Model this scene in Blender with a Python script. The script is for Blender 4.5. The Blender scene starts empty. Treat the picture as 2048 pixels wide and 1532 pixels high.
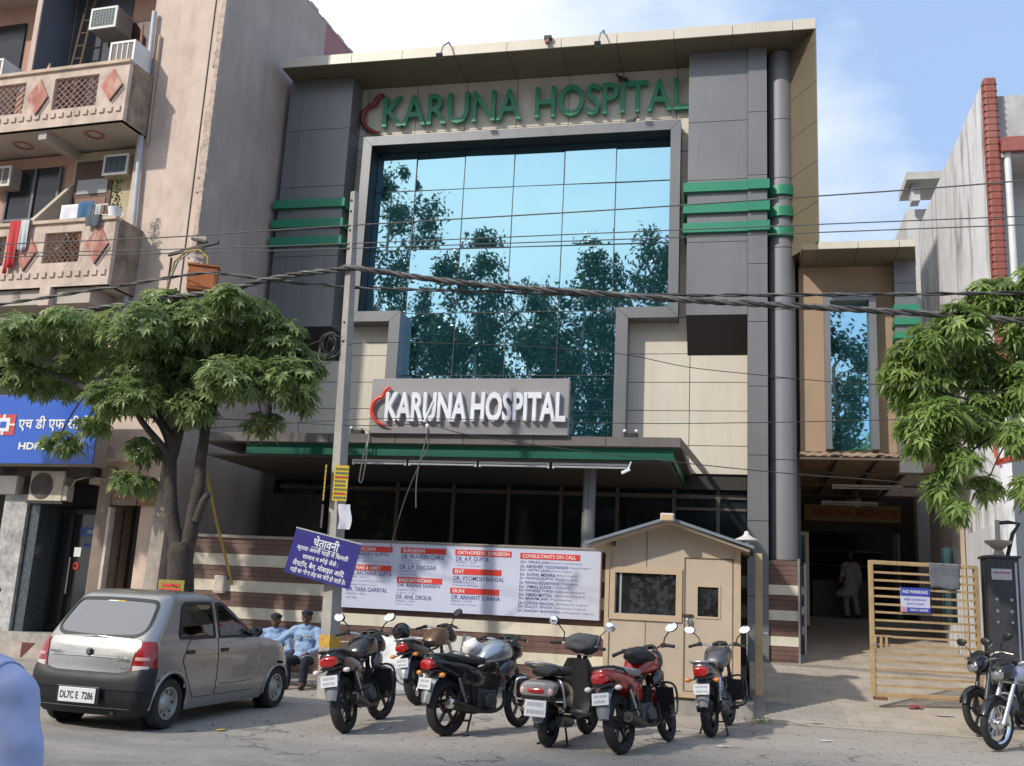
import bpy, bmesh, math, random
from mathutils import Vector, Matrix, Quaternion, noise
SC = bpy.context.scene
COL = SC.collection
rad = math.radians
random.seed(7)

# ------------------------------------------------------------------ camera
cam = bpy.data.cameras.new('camera')
cam.sensor_width = 36.0
cam.lens = 35.873
cam.clip_start = 0.05
cam.clip_end = 3000
cam_ob = bpy.data.objects.new('camera', cam)
COL.objects.link(cam_ob)
def _cam_matrix(pitch, roll, yaw, loc):
    cy, sy = math.cos(yaw), math.sin(yaw)
    fw = Vector((-sy*math.cos(pitch), cy*math.cos(pitch), math.sin(pitch)))
    rt = Vector((cy, sy, 0)); up = rt.cross(fw)
    c, s = math.cos(roll), math.sin(roll)
    r2 = c*rt + s*up; u2 = -s*rt + c*up
    m = Matrix((r2, u2, -fw)).transposed().to_4x4()
    m.translation = loc
    return m
cam_ob.matrix_world = _cam_matrix(rad(12.4568), rad(2.9512), rad(13.271), Vector((0, 0, 1.45)))
SC.camera = cam_ob

# ------------------------------------------------------------------ sky, sun, exposure
SUN_TO = Vector((-.72, -.93, .89)).normalized()      # towards the sun
world = bpy.data.worlds.new('World'); SC.world = world; world.use_nodes = True
_nt = world.node_tree; _bg = _nt.nodes['Background']
_sky = _nt.nodes.new('ShaderNodeTexSky'); _sky.sky_type = 'NISHITA'; _sky.sun_disc = False
_sky.sun_elevation = math.asin(SUN_TO.z); _sky.sun_rotation = math.atan2(SUN_TO.x, SUN_TO.y)
_sky.air_density = 1.0; _sky.dust_density = 2.2; _sky.ozone_density = 1.6
_tc = _nt.nodes.new('ShaderNodeTexCoord')
_mp = _nt.nodes.new('ShaderNodeMapping'); _mp.inputs['Scale'].default_value = (1.0, 1.0, 2.1)
_mp.inputs['Location'].default_value = (3.1, 1.4, 0.35)
_nz = _nt.nodes.new('ShaderNodeTexNoise'); _nz.inputs['Scale'].default_value = 2.1
_nz.inputs['Detail'].default_value = 9; _nz.inputs['Roughness'].default_value = .56
_nt.links.new(_tc.outputs['Generated'], _mp.inputs['Vector']); _nt.links.new(_mp.outputs[0], _nz.inputs['Vector'])
_sx = _nt.nodes.new('ShaderNodeSeparateXYZ'); _nt.links.new(_tc.outputs['Generated'], _sx.inputs[0])
# clouds bank up towards the west (-X) and thin out to the east
_ad = _nt.nodes.new('ShaderNodeMath'); _ad.operation = 'MULTIPLY_ADD'
_nt.links.new(_sx.outputs[0], _ad.inputs[0]); _ad.inputs[1].default_value = -.62
_nt.links.new(_nz.outputs['Fac'], _ad.inputs[2])
_cr = _nt.nodes.new('ShaderNodeValToRGB')
_cr.color_ramp.elements[0].position = .43; _cr.color_ramp.elements[1].position = .74
_nt.links.new(_ad.outputs[0], _cr.inputs[0])
_mx = _nt.nodes.new('ShaderNodeMix'); _mx.data_type = 'RGBA'
_nt.links.new(_cr.outputs['Color'], _mx.inputs['Factor'])
_hz = _nt.nodes.new('ShaderNodeMix'); _hz.data_type = 'RGBA'; _hz.inputs['Factor'].default_value = .72
_nt.links.new(_sky.outputs[0], _hz.inputs['A']); _hz.inputs['B'].default_value = (2.65, 3.75, 5.7, 1)
_nt.links.new(_hz.outputs['Result'], _mx.inputs['A']); _mx.inputs['B'].default_value = (6.4, 6.6, 7.0, 1)
_nt.links.new(_mx.outputs['Result'], _bg.inputs['Color'])
_bg.inputs['Strength'].default_value = .15
sun = bpy.data.lights.new('sun', 'SUN'); sun.energy = 2.7; sun.angle = rad(1.5); sun.color = (1, .95, .87)
sun_ob = bpy.data.objects.new('sun', sun); COL.objects.link(sun_ob)
sun_ob.rotation_euler = SUN_TO.to_track_quat('Z', 'Y').to_euler(); sun_ob.location = (-20, -30, 40)
SC.view_settings.view_transform = 'Standard'; SC.view_settings.look = 'None'
SC.view_settings.exposure = 0.30; SC.view_settings.gamma = 1.0
SC.view_settings.use_curve_mapping = False
SC.cycles.max_bounces = 8; SC.cycles.transparent_max_bounces = 12

# ------------------------------------------------------------------ materials
MATS = {}
def mat(name, col, rough=.6, metal=0., var=.12, scale=3., bump=0., bscale=60., stain=None, st_scale=(1, 1, .25), st_amt=.5,
        coat=0., emit=None, spec=.5, trans=0.):
    """Principled material with procedural colour variation, optional vertical staining and bump."""
    if name in MATS: return MATS[name]
    m = bpy.data.materials.new(name); m.use_nodes = True; nt = m.node_tree
    b = nt.nodes['Principled BSDF']; L = nt.links.new
    b.inputs['Roughness'].default_value = rough; b.inputs['Metallic'].default_value = metal
    b.inputs['Specular IOR Level'].default_value = spec
    if coat: b.inputs['Coat Weight'].default_value = coat; b.inputs['Coat Roughness'].default_value = .05
    tc = nt.nodes.new('ShaderNodeTexCoord')
    n = nt.nodes.new('ShaderNodeTexNoise'); n.inputs['Scale'].default_value = scale; n.inputs['Detail'].default_value = 8
    n.inputs['Roughness'].default_value = .62
    L(tc.outputs['Object'], n.inputs['Vector'])
    r = nt.nodes.new('ShaderNodeMapRange'); r.inputs['From Min'].default_value = .3; r.inputs['From Max'].default_value = .7
    r.inputs['To Min'].default_value = 1-var; r.inputs['To Max'].default_value = 1+var*.7
    L(n.outputs['Fac'], r.inputs['Value'])
    mul = nt.nodes.new('ShaderNodeMix'); mul.data_type = 'RGBA'; mul.blend_type = 'MULTIPLY'; mul.inputs['Factor'].default_value = 1
    mul.inputs['A'].default_value = (*col, 1); L(r.outputs[0], mul.inputs['B'])
    out = mul.outputs['Result']
    if stain:
        mp = nt.nodes.new('ShaderNodeMapping'); mp.inputs['Scale'].default_value = st_scale
        n2 = nt.nodes.new('ShaderNodeTexNoise'); n2.inputs['Scale'].default_value = 2.2; n2.inputs['Detail'].default_value = 10
        n2.inputs['Roughness'].default_value = .7
        L(tc.outputs['Object'], mp.inputs[0]); L(mp.outputs[0], n2.inputs['Vector'])
        cr = nt.nodes.new('ShaderNodeMapRange'); cr.inputs['From Min'].default_value = .5; cr.inputs['From Max'].default_value = .68
        cr.inputs['To Max'].default_value = st_amt; L(n2.outputs['Fac'], cr.inputs['Value'])
        m2 = nt.nodes.new('ShaderNodeMix'); m2.data_type = 'RGBA'; L(cr.outputs[0], m2.inputs['Factor'])
        L(out, m2.inputs['A']); m2.inputs['B'].default_value = (*stain, 1); out = m2.outputs['Result']
    L(out, b.inputs['Base Color'])
    rr = nt.nodes.new('ShaderNodeMapRange'); rr.inputs['To Min'].default_value = max(0, rough-.08); rr.inputs['To Max'].default_value = min(1, rough+.1)
    L(n.outputs['Fac'], rr.inputs['Value']); L(rr.outputs[0], b.inputs['Roughness'])
    if bump:
        n3 = nt.nodes.new('ShaderNodeTexNoise'); n3.inputs['Scale'].default_value = bscale; n3.inputs['Detail'].default_value = 6
        L(tc.outputs['Object'], n3.inputs['Vector'])
        bp = nt.nodes.new('ShaderNodeBump'); bp.inputs['Strength'].default_value = bump; bp.inputs['Distance'].default_value = .02
        L(n3.outputs['Fac'], bp.inputs['Height']); L(bp.outputs[0], b.inputs['Normal'])
    if emit:
        b.inputs['Emission Color'].default_value = (*emit[:3], 1); b.inputs['Emission Strength'].default_value = emit[3]
    if trans: b.inputs['Transmission Weight'].default_value = trans
    MATS[name] = m
    return m

def leaf_mat(name, c0, c1, c2, tl=.3):
    if name in MATS: return MATS[name]
    m = bpy.data.materials.new(name); m.use_nodes = True; nt = m.node_tree; L = nt.links.new
    b = nt.nodes['Principled BSDF']; b.inputs['Roughness'].default_value = .33; b.inputs['Specular IOR Level'].default_value = .5
    a = nt.nodes.new('ShaderNodeAttribute'); a.attribute_name = 'tint'
    cr = nt.nodes.new('ShaderNodeValToRGB'); cr.color_ramp.elements[0].color = (*c0, 1); cr.color_ramp.elements[1].color = (*c2, 1)
    e = cr.color_ramp.elements.new(.55); e.color = (*c1, 1)
    L(a.outputs['Fac'], cr.inputs[0]); L(cr.outputs[0], b.inputs['Base Color'])
    t = nt.nodes.new('ShaderNodeBsdfTranslucent'); L(cr.outputs[0], t.inputs[0])
    mx = nt.nodes.new('ShaderNodeMixShader'); mx.inputs[0].default_value = tl
    L(b.outputs[0], mx.inputs[1]); L(t.outputs[0], mx.inputs[2])
    L(mx.outputs[0], nt.nodes['Material Output'].inputs[0])
    MATS[name] = m
    return m

def glass_mat(name, col, rough=.03, wave=.0, metal=1.0, wscale=.6, film=None):
    """Mirror-coated glazing: tinted reflection with slight waviness."""
    if name in MATS: return MATS[name]
    m = bpy.data.materials.new(name); m.use_nodes = True; nt = m.node_tree; L = nt.links.new
    b = nt.nodes['Principled BSDF']; b.inputs['Metallic'].default_value = metal; b.inputs['Roughness'].default_value = rough
    b.inputs['Base Color'].default_value = (*col, 1)
    if film:
        d = nt.nodes.new('ShaderNodeBsdfDiffuse'); d.inputs[0].default_value = (*film, 1); x = nt.nodes.new('ShaderNodeMixShader'); x.inputs[0].default_value = .17
        L(b.outputs[0], x.inputs[1]); L(d.outputs[0], x.inputs[2]); L(x.outputs[0], nt.nodes['Material Output'].inputs[0])
    if wave:
        tc = nt.nodes.new('ShaderNodeTexCoord'); n = nt.nodes.new('ShaderNodeTexNoise'); n.inputs['Scale'].default_value = wscale
        n.inputs['Detail'].default_value = 2; L(tc.outputs['Object'], n.inputs['Vector'])
        bp = nt.nodes.new('ShaderNodeBump'); bp.inputs['Strength'].default_value = wave; bp.inputs['Distance'].default_value = .05
        L(n.outputs['Fac'], bp.inputs['Height']); L(bp.outputs[0], b.inputs['Normal'])
    MATS[name] = m
    return m

def see_glass(name, tint=(.5, .55, .55), refl=.12, film=None, amt=.2):
    """Clear or smoked glass that can be looked through."""
    if name in MATS: return MATS[name]
    m = bpy.data.materials.new(name); m.use_nodes = True; nt = m.node_tree; L = nt.links.new
    t = nt.nodes.new('ShaderNodeBsdfTransparent'); t.inputs[0].default_value = (*tint, 1)
    g = nt.nodes.new('ShaderNodeBsdfGlossy'); g.inputs['Roughness'].default_value = .02
    f = nt.nodes.new('ShaderNodeFresnel'); f.inputs[0].default_value = 1.5
    a = nt.nodes.new('ShaderNodeMath'); a.operation = 'ADD'; L(f.outputs[0], a.inputs[0]); a.inputs[1].default_value = refl
    x = nt.nodes.new('ShaderNodeMixShader'); L(a.outputs[0], x.inputs[0]); L(t.outputs[0], x.inputs[1]); L(g.outputs[0], x.inputs[2])
    out = x
    if film:
        d = nt.nodes.new('ShaderNodeBsdfDiffuse'); tc = nt.nodes.new('ShaderNodeTexCoord'); n = nt.nodes.new('ShaderNodeTexNoise'); n.inputs['Scale'].default_value = 4; n.inputs['Detail'].default_value = 8
        L(tc.outputs['Object'], n.inputs[0]); q = nt.nodes.new('ShaderNodeMapRange'); q.inputs[1].default_value = .3; q.inputs[2].default_value = .75; q.inputs[3].default_value = amt*.5; q.inputs[4].default_value = amt*1.3
        L(n.outputs['Fac'], q.inputs[0]); d.inputs[0].default_value = (*film, 1); out = nt.nodes.new('ShaderNodeMixShader'); L(q.outputs[0], out.inputs[0]); L(x.outputs[0], out.inputs[1]); L(d.outputs[0], out.inputs[2])
    L(out.outputs[0], nt.nodes['Material Output'].inputs[0])
    MATS[name] = m
    return m

# ------------------------------------------------------------------ mesh builder
class MB:
    def __init__(s): s.v = []; s.f = []; s.mi = []; s.cur = 0
    def add(s, vs, fs):
        n = len(s.v); s.v += [tuple(v) for v in vs]
        s.f += [tuple(i+n for i in f) for f in fs]; s.mi += [s.cur]*len(fs)
        return s
    def box(s, x0, x1, y0, y1, z0, z1):
        return s.add([(x0,y0,z0),(x1,y0,z0),(x1,y1,z0),(x0,y1,z0),(x0,y0,z1),(x1,y0,z1),(x1,y1,z1),(x0,y1,z1)],
                     [(0,3,2,1),(4,5,6,7),(0,1,5,4),(1,2,6,5),(2,3,7,6),(3,0,4,7)])
    def obox(s, c, sx, sy, sz, m=None):
        m = m or Matrix.Identity(3); c = Vector(c)
        vs = [c + m @ Vector((a*sx/2, b*sy/2, d*sz/2)) for d in (-1,1) for a,b in ((-1,-1),(1,-1),(1,1),(-1,1))]
        return s.add(vs, [(0,3,2,1),(4,5,6,7),(0,1,5,4),(1,2,6,5),(2,3,7,6),(3,0,4,7)])
    def quad(s, *p): return s.add(p, [tuple(range(len(p)))])
    def prism(s, poly, axis, a, b):
        """poly: list of 2d points; extruded along axis ('x','y','z') from a to b"""
        def p(u, v, w): return {'x': (w,u,v), 'y': (u,w,v), 'z': (u,v,w)}[axis]
        n = len(poly)
        vs = [p(u,v,a) for u,v in poly] + [p(u,v,b) for u,v in poly]
        fs = [tuple(range(n))[::-1], tuple(range(n, 2*n))] + [(i,(i+1)%n,n+(i+1)%n,n+i) for i in range(n)]
        return s.add(vs, fs)
    def tube(s, pts, r, n=8, cap=True, flat=None):
        pts = [Vector(p) for p in pts]; k = len(pts)
        rs = r if isinstance(r, (list, tuple)) else [r]*k
        rings = []; prev = None
        for i, p in enumerate(pts):
            d = (pts[min(i+1,k-1)] - pts[max(i-1,0)])
            if d.length < 1e-9: d = Vector((0,0,1))
            d.normalize()
            if prev is None:
                a = Vector((0,0,1)) if abs(d.z) < .9 else Vector((1,0,0))
                x = d.cross(a).normalized()
            else:
                x = (prev - d*prev.dot(d))
                x = x.normalized() if x.length > 1e-6 else d.orthogonal().normalized()
            prev = x; y = d.cross(x)
            fl = flat or 1
            rings.append([p + (x*math.cos(t) + y*math.sin(t)*fl)*rs[i] for t in [2*math.pi*j/n for j in range(n)]])
        vs = [q for g in rings for q in g]; fs = []
        for i in range(k-1):
            for j in range(n):
                fs.append((i*n+j, i*n+(j+1)%n, (i+1)*n+(j+1)%n, (i+1)*n+j))
        if cap: fs += [tuple(range(n))[::-1], tuple(range((k-1)*n, k*n))]
        return s.add(vs, fs)
    def lathe(s, prof, c=(0,0,0), axis='z', n=16, a0=0, a1=2*math.pi):
        """prof: (radius, height) list"""
        full = abs(a1-a0-2*math.pi) < 1e-6; m = n if full else n+1
        vs = []
        for i in range(m):
            t = a0 + (a1-a0)*i/n; ct, st = math.cos(t), math.sin(t)
            for r, h in prof:
                q = {'z': (r*ct, r*st, h), 'x': (h, r*ct, r*st), 'y': (r*ct, h, r*st)}[axis]
                vs.append((q[0]+c[0], q[1]+c[1], q[2]+c[2]))
        k = len(prof); fs = []
        for i in range(n):
            j = (i+1) % m
            for h in range(k-1): fs.append((i*k+h, j*k+h, j*k+h+1, i*k+h+1))
        return s.add(vs, fs)
    def ell(s, c, rx, ry, rz, n=12, m=8, mt=None):
        vs = []; fs = []; c = Vector(c)
        for i in range(m+1):
            ph = math.pi*i/m
            for j in range(n):
                th = 2*math.pi*j/n
                q = Vector((rx*math.sin(ph)*math.cos(th), ry*math.sin(ph)*math.sin(th), rz*math.cos(ph)))
                vs.append(c + (mt @ q if mt else q))
        for i in range(m):
            for j in range(n): fs.append((i*n+j, (i+1)*n+j, (i+1)*n+(j+1)%n, i*n+(j+1)%n))
        return s.add(vs, fs)
    def loft(s, rings, cap=True, closed=True):
        n = len(rings[0]); vs = [p for r in rings for p in r]; fs = []
        for i in range(len(rings)-1):
            for j in range(n if closed else n-1):
                fs.append((i*n+j, i*n+(j+1)%n, (i+1)*n+(j+1)%n, (i+1)*n+j))
        if cap and closed: fs += [tuple(range(n))[::-1], tuple(range((len(rings)-1)*n, len(rings)*n))]
        return s.add(vs, fs)
    def xform(s, m):
        s.v = [tuple(m @ Vector(v)) for v in s.v]; return s
    def mesh(s, name, m=None, bevel=0, smooth=None, recalc=True, segs=2):
        me = bpy.data.meshes.new(name); me.from_pydata(s.v, [], s.f)
        ms = m if isinstance(m, (list, tuple)) else [m]
        for x in ms:
            if x: me.materials.append(x)
        if len(ms) > 1: me.polygons.foreach_set('material_index', s.mi)
        if bevel or recalc:
            b = bmesh.new(); b.from_mesh(me)
            bmesh.ops.remove_doubles(b, verts=b.verts, dist=1e-5)
            if recalc: bmesh.ops.recalc_face_normals(b, faces=b.faces)
            if bevel:
                es = [e for e in b.edges if len(e.link_faces) == 2 and e.calc_face_angle(0) > .5]
                bmesh.ops.bevel(b, geom=es, offset=bevel, segments=segs, affect='EDGES', profile=.5, clamp_overlap=True)
            b.to_mesh(me); b.free()
        if smooth is not None:
            me.polygons.foreach_set('use_smooth', [True]*len(me.polygons))
            me.set_sharp_from_angle(angle=rad(smooth))
        me.update()
        return me
    def build(s, name, m, parent=None, bevel=0, smooth=None, label=None, recalc=True, segs=2):
        o = bpy.data.objects.new(name, s.mesh(name, m, bevel, smooth, recalc, segs)); COL.objects.link(o)
        if parent is not None: attach(o, parent)
        if label: o['label'] = label
        return o

WORLDP = {}
def attach(o, parent):
    """parent o; vertices given in world space are kept there when the parent thing is a world-space one"""
    o.parent = parent
    off = WORLDP.get(parent.name)
    if off is not None: o.location = -Vector(off); WORLDP[o.name] = (0, 0, 0)
def thing(name, label, cat, loc=(0,0,0), rotz=0, group=None, world=False):
    o = bpy.data.objects.new(name, None); COL.objects.link(o); o.empty_display_size = .2
    o.location = loc; o.rotation_euler = (0, 0, rotz); o['label'] = label; o['category'] = cat
    if group: o['group'] = group
    if world: WORLDP[o.name] = tuple(loc)
    return o
def tag(o, label, cat, group=None, kind=None):
    if label: o['label'] = label
    if cat: o['category'] = cat
    if group: o['group'] = group
    if kind: o['kind'] = kind
    return o
def struct(o): o['kind'] = 'structure'; return o
def text_mb(body, size=1., ext=.0, bold=0., align='CENTER', sx=1., res=3, space=1.):
    """flat or extruded lettering in the XZ plane facing -Y, as an MB"""
    c = bpy.data.curves.new('lettering', 'FONT'); c.body = body; c.size = size; c.extrude = ext; c.offset = bold
    c.align_x = align; c.align_y = 'CENTER'; c.resolution_u = res; c.space_character = space
    o = bpy.data.objects.new('lettering', c); COL.objects.link(o)
    dg = bpy.context.evaluated_depsgraph_get(); dg.update()
    me = bpy.data.meshes.new_from_object(o.evaluated_get(dg))
    mb = MB(); mb.add([(v.co.x*sx, -v.co.z, v.co.y) for v in me.vertices], [tuple(p.vertices) for p in me.polygons])
    bpy.data.objects.remove(o); bpy.data.curves.remove(c); bpy.data.meshes.remove(me)
    return mb
def merge(mb, other, m=None):
    vs = [tuple(m @ Vector(v)) for v in other.v] if m else other.v
    return mb.add(vs, other.f)
def T(x, y, z): return Matrix.Translation((x, y, z))
def RZ(a): return Matrix.Rotation(a, 4, 'Z')
def RX(a): return Matrix.Rotation(a, 4, 'X')
def RY(a): return Matrix.Rotation(a, 4, 'Y')
def fit_text(body, w, h, ext=0, bold=0, align='CENTER', space=1., res=3):
    """lettering scaled to width w and height h, lower-left at origin, facing -Y"""
    t = text_mb(body, 1., ext, bold, align, res=res, space=space)
    xs = [v[0] for v in t.v]; zs = [v[2] for v in t.v]
    kx = w/(max(xs)-min(xs)); kz = h/(max(zs)-min(zs)); x0 = min(xs); z0 = min(zs)
    t.v = [((v[0]-x0)*kx, v[1], (v[2]-z0)*kz) for v in t.v]
    return t
def copy_tree(root, loc=None, rotz=None, label=None):
    r = root.copy(); COL.objects.link(r)
    if loc is not None: r.location = loc
    if rotz is not None: r.rotation_euler = (0, 0, rotz)
    if label: r['label'] = label
    def rec(a, b):
        for ch in list(a.children):
            c = ch.copy(); COL.objects.link(c); c.parent = b; rec(ch, c)
    rec(root, r)
    return r
def gz(y): return 0. if y < 10 else .022*(y-10)
RAMP0 = 15.3
def ramp(y): return gz(RAMP0) + max(0, y-RAMP0)*.13

# ------------------------------------------------------------------ shared materials
M_BEIGE = mat('beige_panel', (.66, .59, .475), .42, .08, .07, .6, spec=.4, stain=(.50, .44, .35), st_scale=(2.2, 2.2, .12), st_amt=.35)
M_SOFFIT = mat('soffit_panel', (.175, .142, .092), .45, .1, .06, .6)  # colour darkened so soffits and side fin look unlit
M_GREY = mat('grey_panel', (.212, .209, .209), .38, .28, .12, .5, stain=(.145, .142, .14), st_scale=(2., 2., .15), st_amt=.4)
M_GREYD = mat('dark_grey_panel', (.12, .118, .122), .4, .3, .1, .5)
M_GREEN = mat('green_panel', (.035, .245, .135), .42, .15, .08, .8)
M_BLACK = mat('black_recess', (.014, .014, .015), .6)
M_JOINT = mat('joint', (.05, .045, .04), .8)
M_MIRROR = glass_mat('blue_mirror_glass', (.47, .78, .88), .012, .05, 1., .7, film=(.03, .12, .16))
M_DGLASS = mat('dark_shop_glass', (.012, .016, .016), .04, 0, .05, spec=.55)
M_STEEL = mat('brushed_steel', (.55, .55, .56), .35, .9, .08)
M_CHROME = mat('chrome', (.75, .75, .76), .12, 1., .04)
M_WHITE = mat('white_plastic', (.78, .78, .76), .45, 0, .06)
M_CONC = mat('pole_concrete', (.37, .345, .31), .9, 0, .2, 4, bump=.4, bscale=40, stain=(.22, .2, .18), st_amt=.6)
M_BLK = mat('black_plastic', (.018, .018, .019), .38, 0, .2)
M_RUB = mat('rubber', (.022, .021, .02), .8, 0, .2, 8)
M_RED = mat('red_enamel', (.55, .05, .03), .35)
M_BROWN = mat('brown_stone', (.155, .085, .065), .5, 0, .35, 2.5, bump=.15, bscale=25, stain=(.22, .15, .12), st_amt=.5)
M_CREAM = mat('cream_stone', (.70, .63, .49), .55, 0, .15, 2, stain=(.38, .32, .25), st_amt=.5)
M_IRON = mat('dark_iron', (.05, .048, .045), .55, .4, .2)

# ------------------------------------------------------------------ ground
def dirt_mat():
    m = bpy.data.materials.new('dusty_asphalt'); m.use_nodes = True; nt = m.node_tree; L = nt.links.new
    b = nt.nodes['Principled BSDF']; b.inputs['Roughness'].default_value = .88; b.inputs['Specular IOR Level'].default_value = .3
    tc = nt.nodes.new('ShaderNodeTexCoord')
    def nz(scale, det, sx=1, sy=1, off=0):
        mp = nt.nodes.new('ShaderNodeMapping'); mp.inputs['Scale'].default_value = (sx, sy, 1); mp.inputs['Location'].default_value = (off, off, 0)
        n = nt.nodes.new('ShaderNodeTexNoise'); n.inputs['Scale'].default_value = scale; n.inputs['Detail'].default_value = det
        n.inputs['Roughness'].default_value = .65
        L(tc.outputs['Object'], mp.inputs[0]); L(mp.outputs[0], n.inputs[0]); return n.outputs['Fac']
    def rng(x, a, b_, c, d):
        r = nt.nodes.new('ShaderNodeMapRange'); r.inputs[1].default_value = a; r.inputs[2].default_value = b_
        r.inputs[3].default_value = c; r.inputs[4].default_value = d; L(x, r.inputs[0]); return r.outputs[0]
    def mix(f, a, b_, mode='MIX'):
        x = nt.nodes.new('ShaderNodeMix'); x.data_type = 'RGBA'; x.blend_type = mode
        for v, k in ((f, 'Factor'), (a, 'A'), (b_, 'B')):
            if isinstance(v, (tuple, float, int)): x.inputs[k].default_value = v
            else: L(v, x.inputs[k])
        return x.outputs['Result']
    # worn tar along the road, dust banked up by the verge (depends on where it lies across the street)
    sp = nt.nodes.new('ShaderNodeSeparateXYZ'); L(tc.outputs['Object'], sp.inputs[0])
    wob = nz(.5, 5, .5, 1)
    ad = nt.nodes.new('ShaderNodeMath'); ad.operation = 'MULTIPLY_ADD'; L(wob, ad.inputs[0]); ad.inputs[1].default_value = 3.2; L(sp.outputs[1], ad.inputs[2])
    dust = rng(ad.outputs[0], 10.6, 13.2, 0, 1)
    base = mix(dust, (.225, .21, .20, 1), (.42, .37, .315, 1))
    base = mix(rng(nz(1.1, 7, 1, 1.5), .42, .66, 0, .55), base, (.46, .41, .35, 1))
    base = mix(rng(nz(.7, 6, .35, 1.6, 5), .52, .7, 0, .5), base, (.205, .19, .178, 1))
    base = mix(rng(nz(26, 5), .52, .72, 0, .45), base, (.5, .46, .41, 1))
    base = mix(rng(nz(9, 6, 1, 1, 3), .56, .68, 0, .7), base, (.19, .175, .16, 1))
    base = mix(rng(nz(90, 3), .3, .7, .35, 0), base, (.22, .205, .19, 1))
    # cracks and oil stains
    vo = nt.nodes.new('ShaderNodeTexVoronoi'); vo.feature = 'DISTANCE_TO_EDGE'; vo.inputs['Scale'].default_value = .55
    wv = nt.nodes.new('ShaderNodeTexNoise'); wv.inputs['Scale'].default_value = 1.6; wv.inputs['Detail'].default_value = 6; L(tc.outputs['Object'], wv.inputs[0])
    va = nt.nodes.new('ShaderNodeVectorMath'); va.operation = 'MULTIPLY_ADD'; L(wv.outputs['Color'], va.inputs[0]); va.inputs[1].default_value = (1.1, 1.1, 0); L(tc.outputs['Object'], va.inputs[2]); L(va.outputs[0], vo.inputs['Vector'])
    ck = nt.nodes.new('ShaderNodeMath'); ck.operation = 'MULTIPLY'; L(rng(vo.outputs['Distance'], .004, .014, .75, 0), ck.inputs[0]); L(rng(nz(.6, 3, 1, 1, 11), .5, .58, 0, 1), ck.inputs[1])
    base = mix(ck.outputs[0], base, (.12, .11, .10, 1))
    base = mix(rng(nz(1.7, 4, 1, 1, 21), .64, .74, 0, .55), base, (.13, .12, .112, 1))
    L(base, b.inputs['Base Color'])
    bp = nt.nodes.new('ShaderNodeBump'); bp.inputs['Strength'].default_value = .55; bp.inputs['Distance'].default_value = .02
    L(nz(45, 8), bp.inputs['Height']); L(bp.outputs[0], b.inputs['Normal'])
    return m
ys = [-400, -100, -40, -10, 0, 5, 8, 10, 12, 14, 15, 16, 18, 22, 30, 45, 100, 500]
xs = [-500, -100, -30, -15, -8, -4, 0, 4, 10, 30, 100, 500]
g = MB()
g.add([(x, y, gz(min(y, 30))) for y in ys for x in xs],
      [(j*len(xs)+i, j*len(xs)+i+1, (j+1)*len(xs)+i+1, (j+1)*len(xs)+i) for j in range(len(ys)-1) for i in range(len(xs)-1)])
struct(g.build('ground', dirt_mat()))

def paving_mat():
    m = bpy.data.materials.new('stone_paving'); m.use_nodes = True; nt = m.node_tree; L = nt.links.new
    b = nt.nodes['Principled BSDF']; b.inputs['Roughness'].default_value = .75
    tc = nt.nodes.new('ShaderNodeTexCoord'); br = nt.nodes.new('ShaderNodeTexBrick')
    br.inputs['Scale'].default_value = 1.; br.inputs['Brick Width'].default_value = .62; br.inputs['Row Height'].default_value = .42
    br.inputs['Mortar Size'].default_value = .007; br.inputs['Color1'].default_value = (.50, .43, .345, 1)
    br.inputs['Color2'].default_value = (.45, .385, .31, 1); br.inputs['Mortar'].default_value = (.33, .28, .23, 1)
    L(tc.outputs['Object'], br.inputs['Vector'])
    n = nt.nodes.new('ShaderNodeTexNoise'); n.inputs['Scale'].default_value = 2.2; n.inputs['Detail'].default_value = 9; n.inputs['Roughness'].default_value = .7
    L(tc.outputs['Object'], n.inputs[0])
    r = nt.nodes.new('ShaderNodeMapRange'); r.inputs[1].default_value = .3; r.inputs[2].default_value = .7; r.inputs[3].default_value = .72; r.inputs[4].default_value = 1.12
    L(n.outputs['Fac'], r.inputs[0])
    x = nt.nodes.new('ShaderNodeMix'); x.data_type = 'RGBA'; x.blend_type = 'MULTIPLY'; x.inputs['Factor'].default_value = 1
    L(br.outputs['Color'], x.inputs['A']); L(r.outputs[0], x.inputs['B']); L(x.outputs['Result'], b.inputs['Base Color'])
    bp = nt.nodes.new('ShaderNodeBump'); bp.inputs['Strength'].default_value = .3; bp.inputs['Distance'].default_value = .01
    n2 = nt.nodes.new('ShaderNodeTexNoise'); n2.inputs['Scale'].default_value = 40; L(tc.outputs['Object'], n2.inputs[0])
    L(n2.outputs['Fac'], bp.inputs['Height']); L(bp.outputs[0], b.inputs['Normal'])
    return m
M_PAVE = paving_mat()
g = MB()
yy = [14.95, RAMP0, 17, 20, 23, 26.9, 33]
zz = [gz(14.95)+.004, gz(RAMP0)+.02] + [ramp(y)+.02 for y in (17, 20, 23, 26.9)] + [ramp(26.9)+.02]
for i in range(len(yy)-1):
    g.quad((.05, yy[i], zz[i]), (4.1, yy[i], zz[i]), (4.1, yy[i+1], zz[i+1]), (.05, yy[i+1], zz[i+1]))
struct(g.build('driveway', M_PAVE))
# raised floor of the hospital behind the street wall
g = MB(); g.box(-10.3, .0, 16.95, 20.6, 0, 1.25)
struct(g.build('terrace_floor', mat('terrace_stone', (.3, .27, .23), .7)))
# ribbed concrete ramp slab beside the booth
g = MB()
for i in range(9): g.box(.28, 1.35, 15.35+i*.12, 15.44+i*.12, gz(15.3)+.0, ramp(15.35+i*.12)+.032)
struct(g.build('ramp_ribs', mat('ramp_concrete', (.36, .33, .30), .9, 0, .2, 6, bump=.4)))
# pavement strip along the shops on the left
g = MB(); g.box(-24, -9.65, 16.75, 17.9, 0, .27)
struct(g.build('pavement', mat('pavement_concrete', (.36, .32, .27), .9, 0, .25, 3, bump=.5, bscale=30, stain=(.2, .17, .14))))

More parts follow.
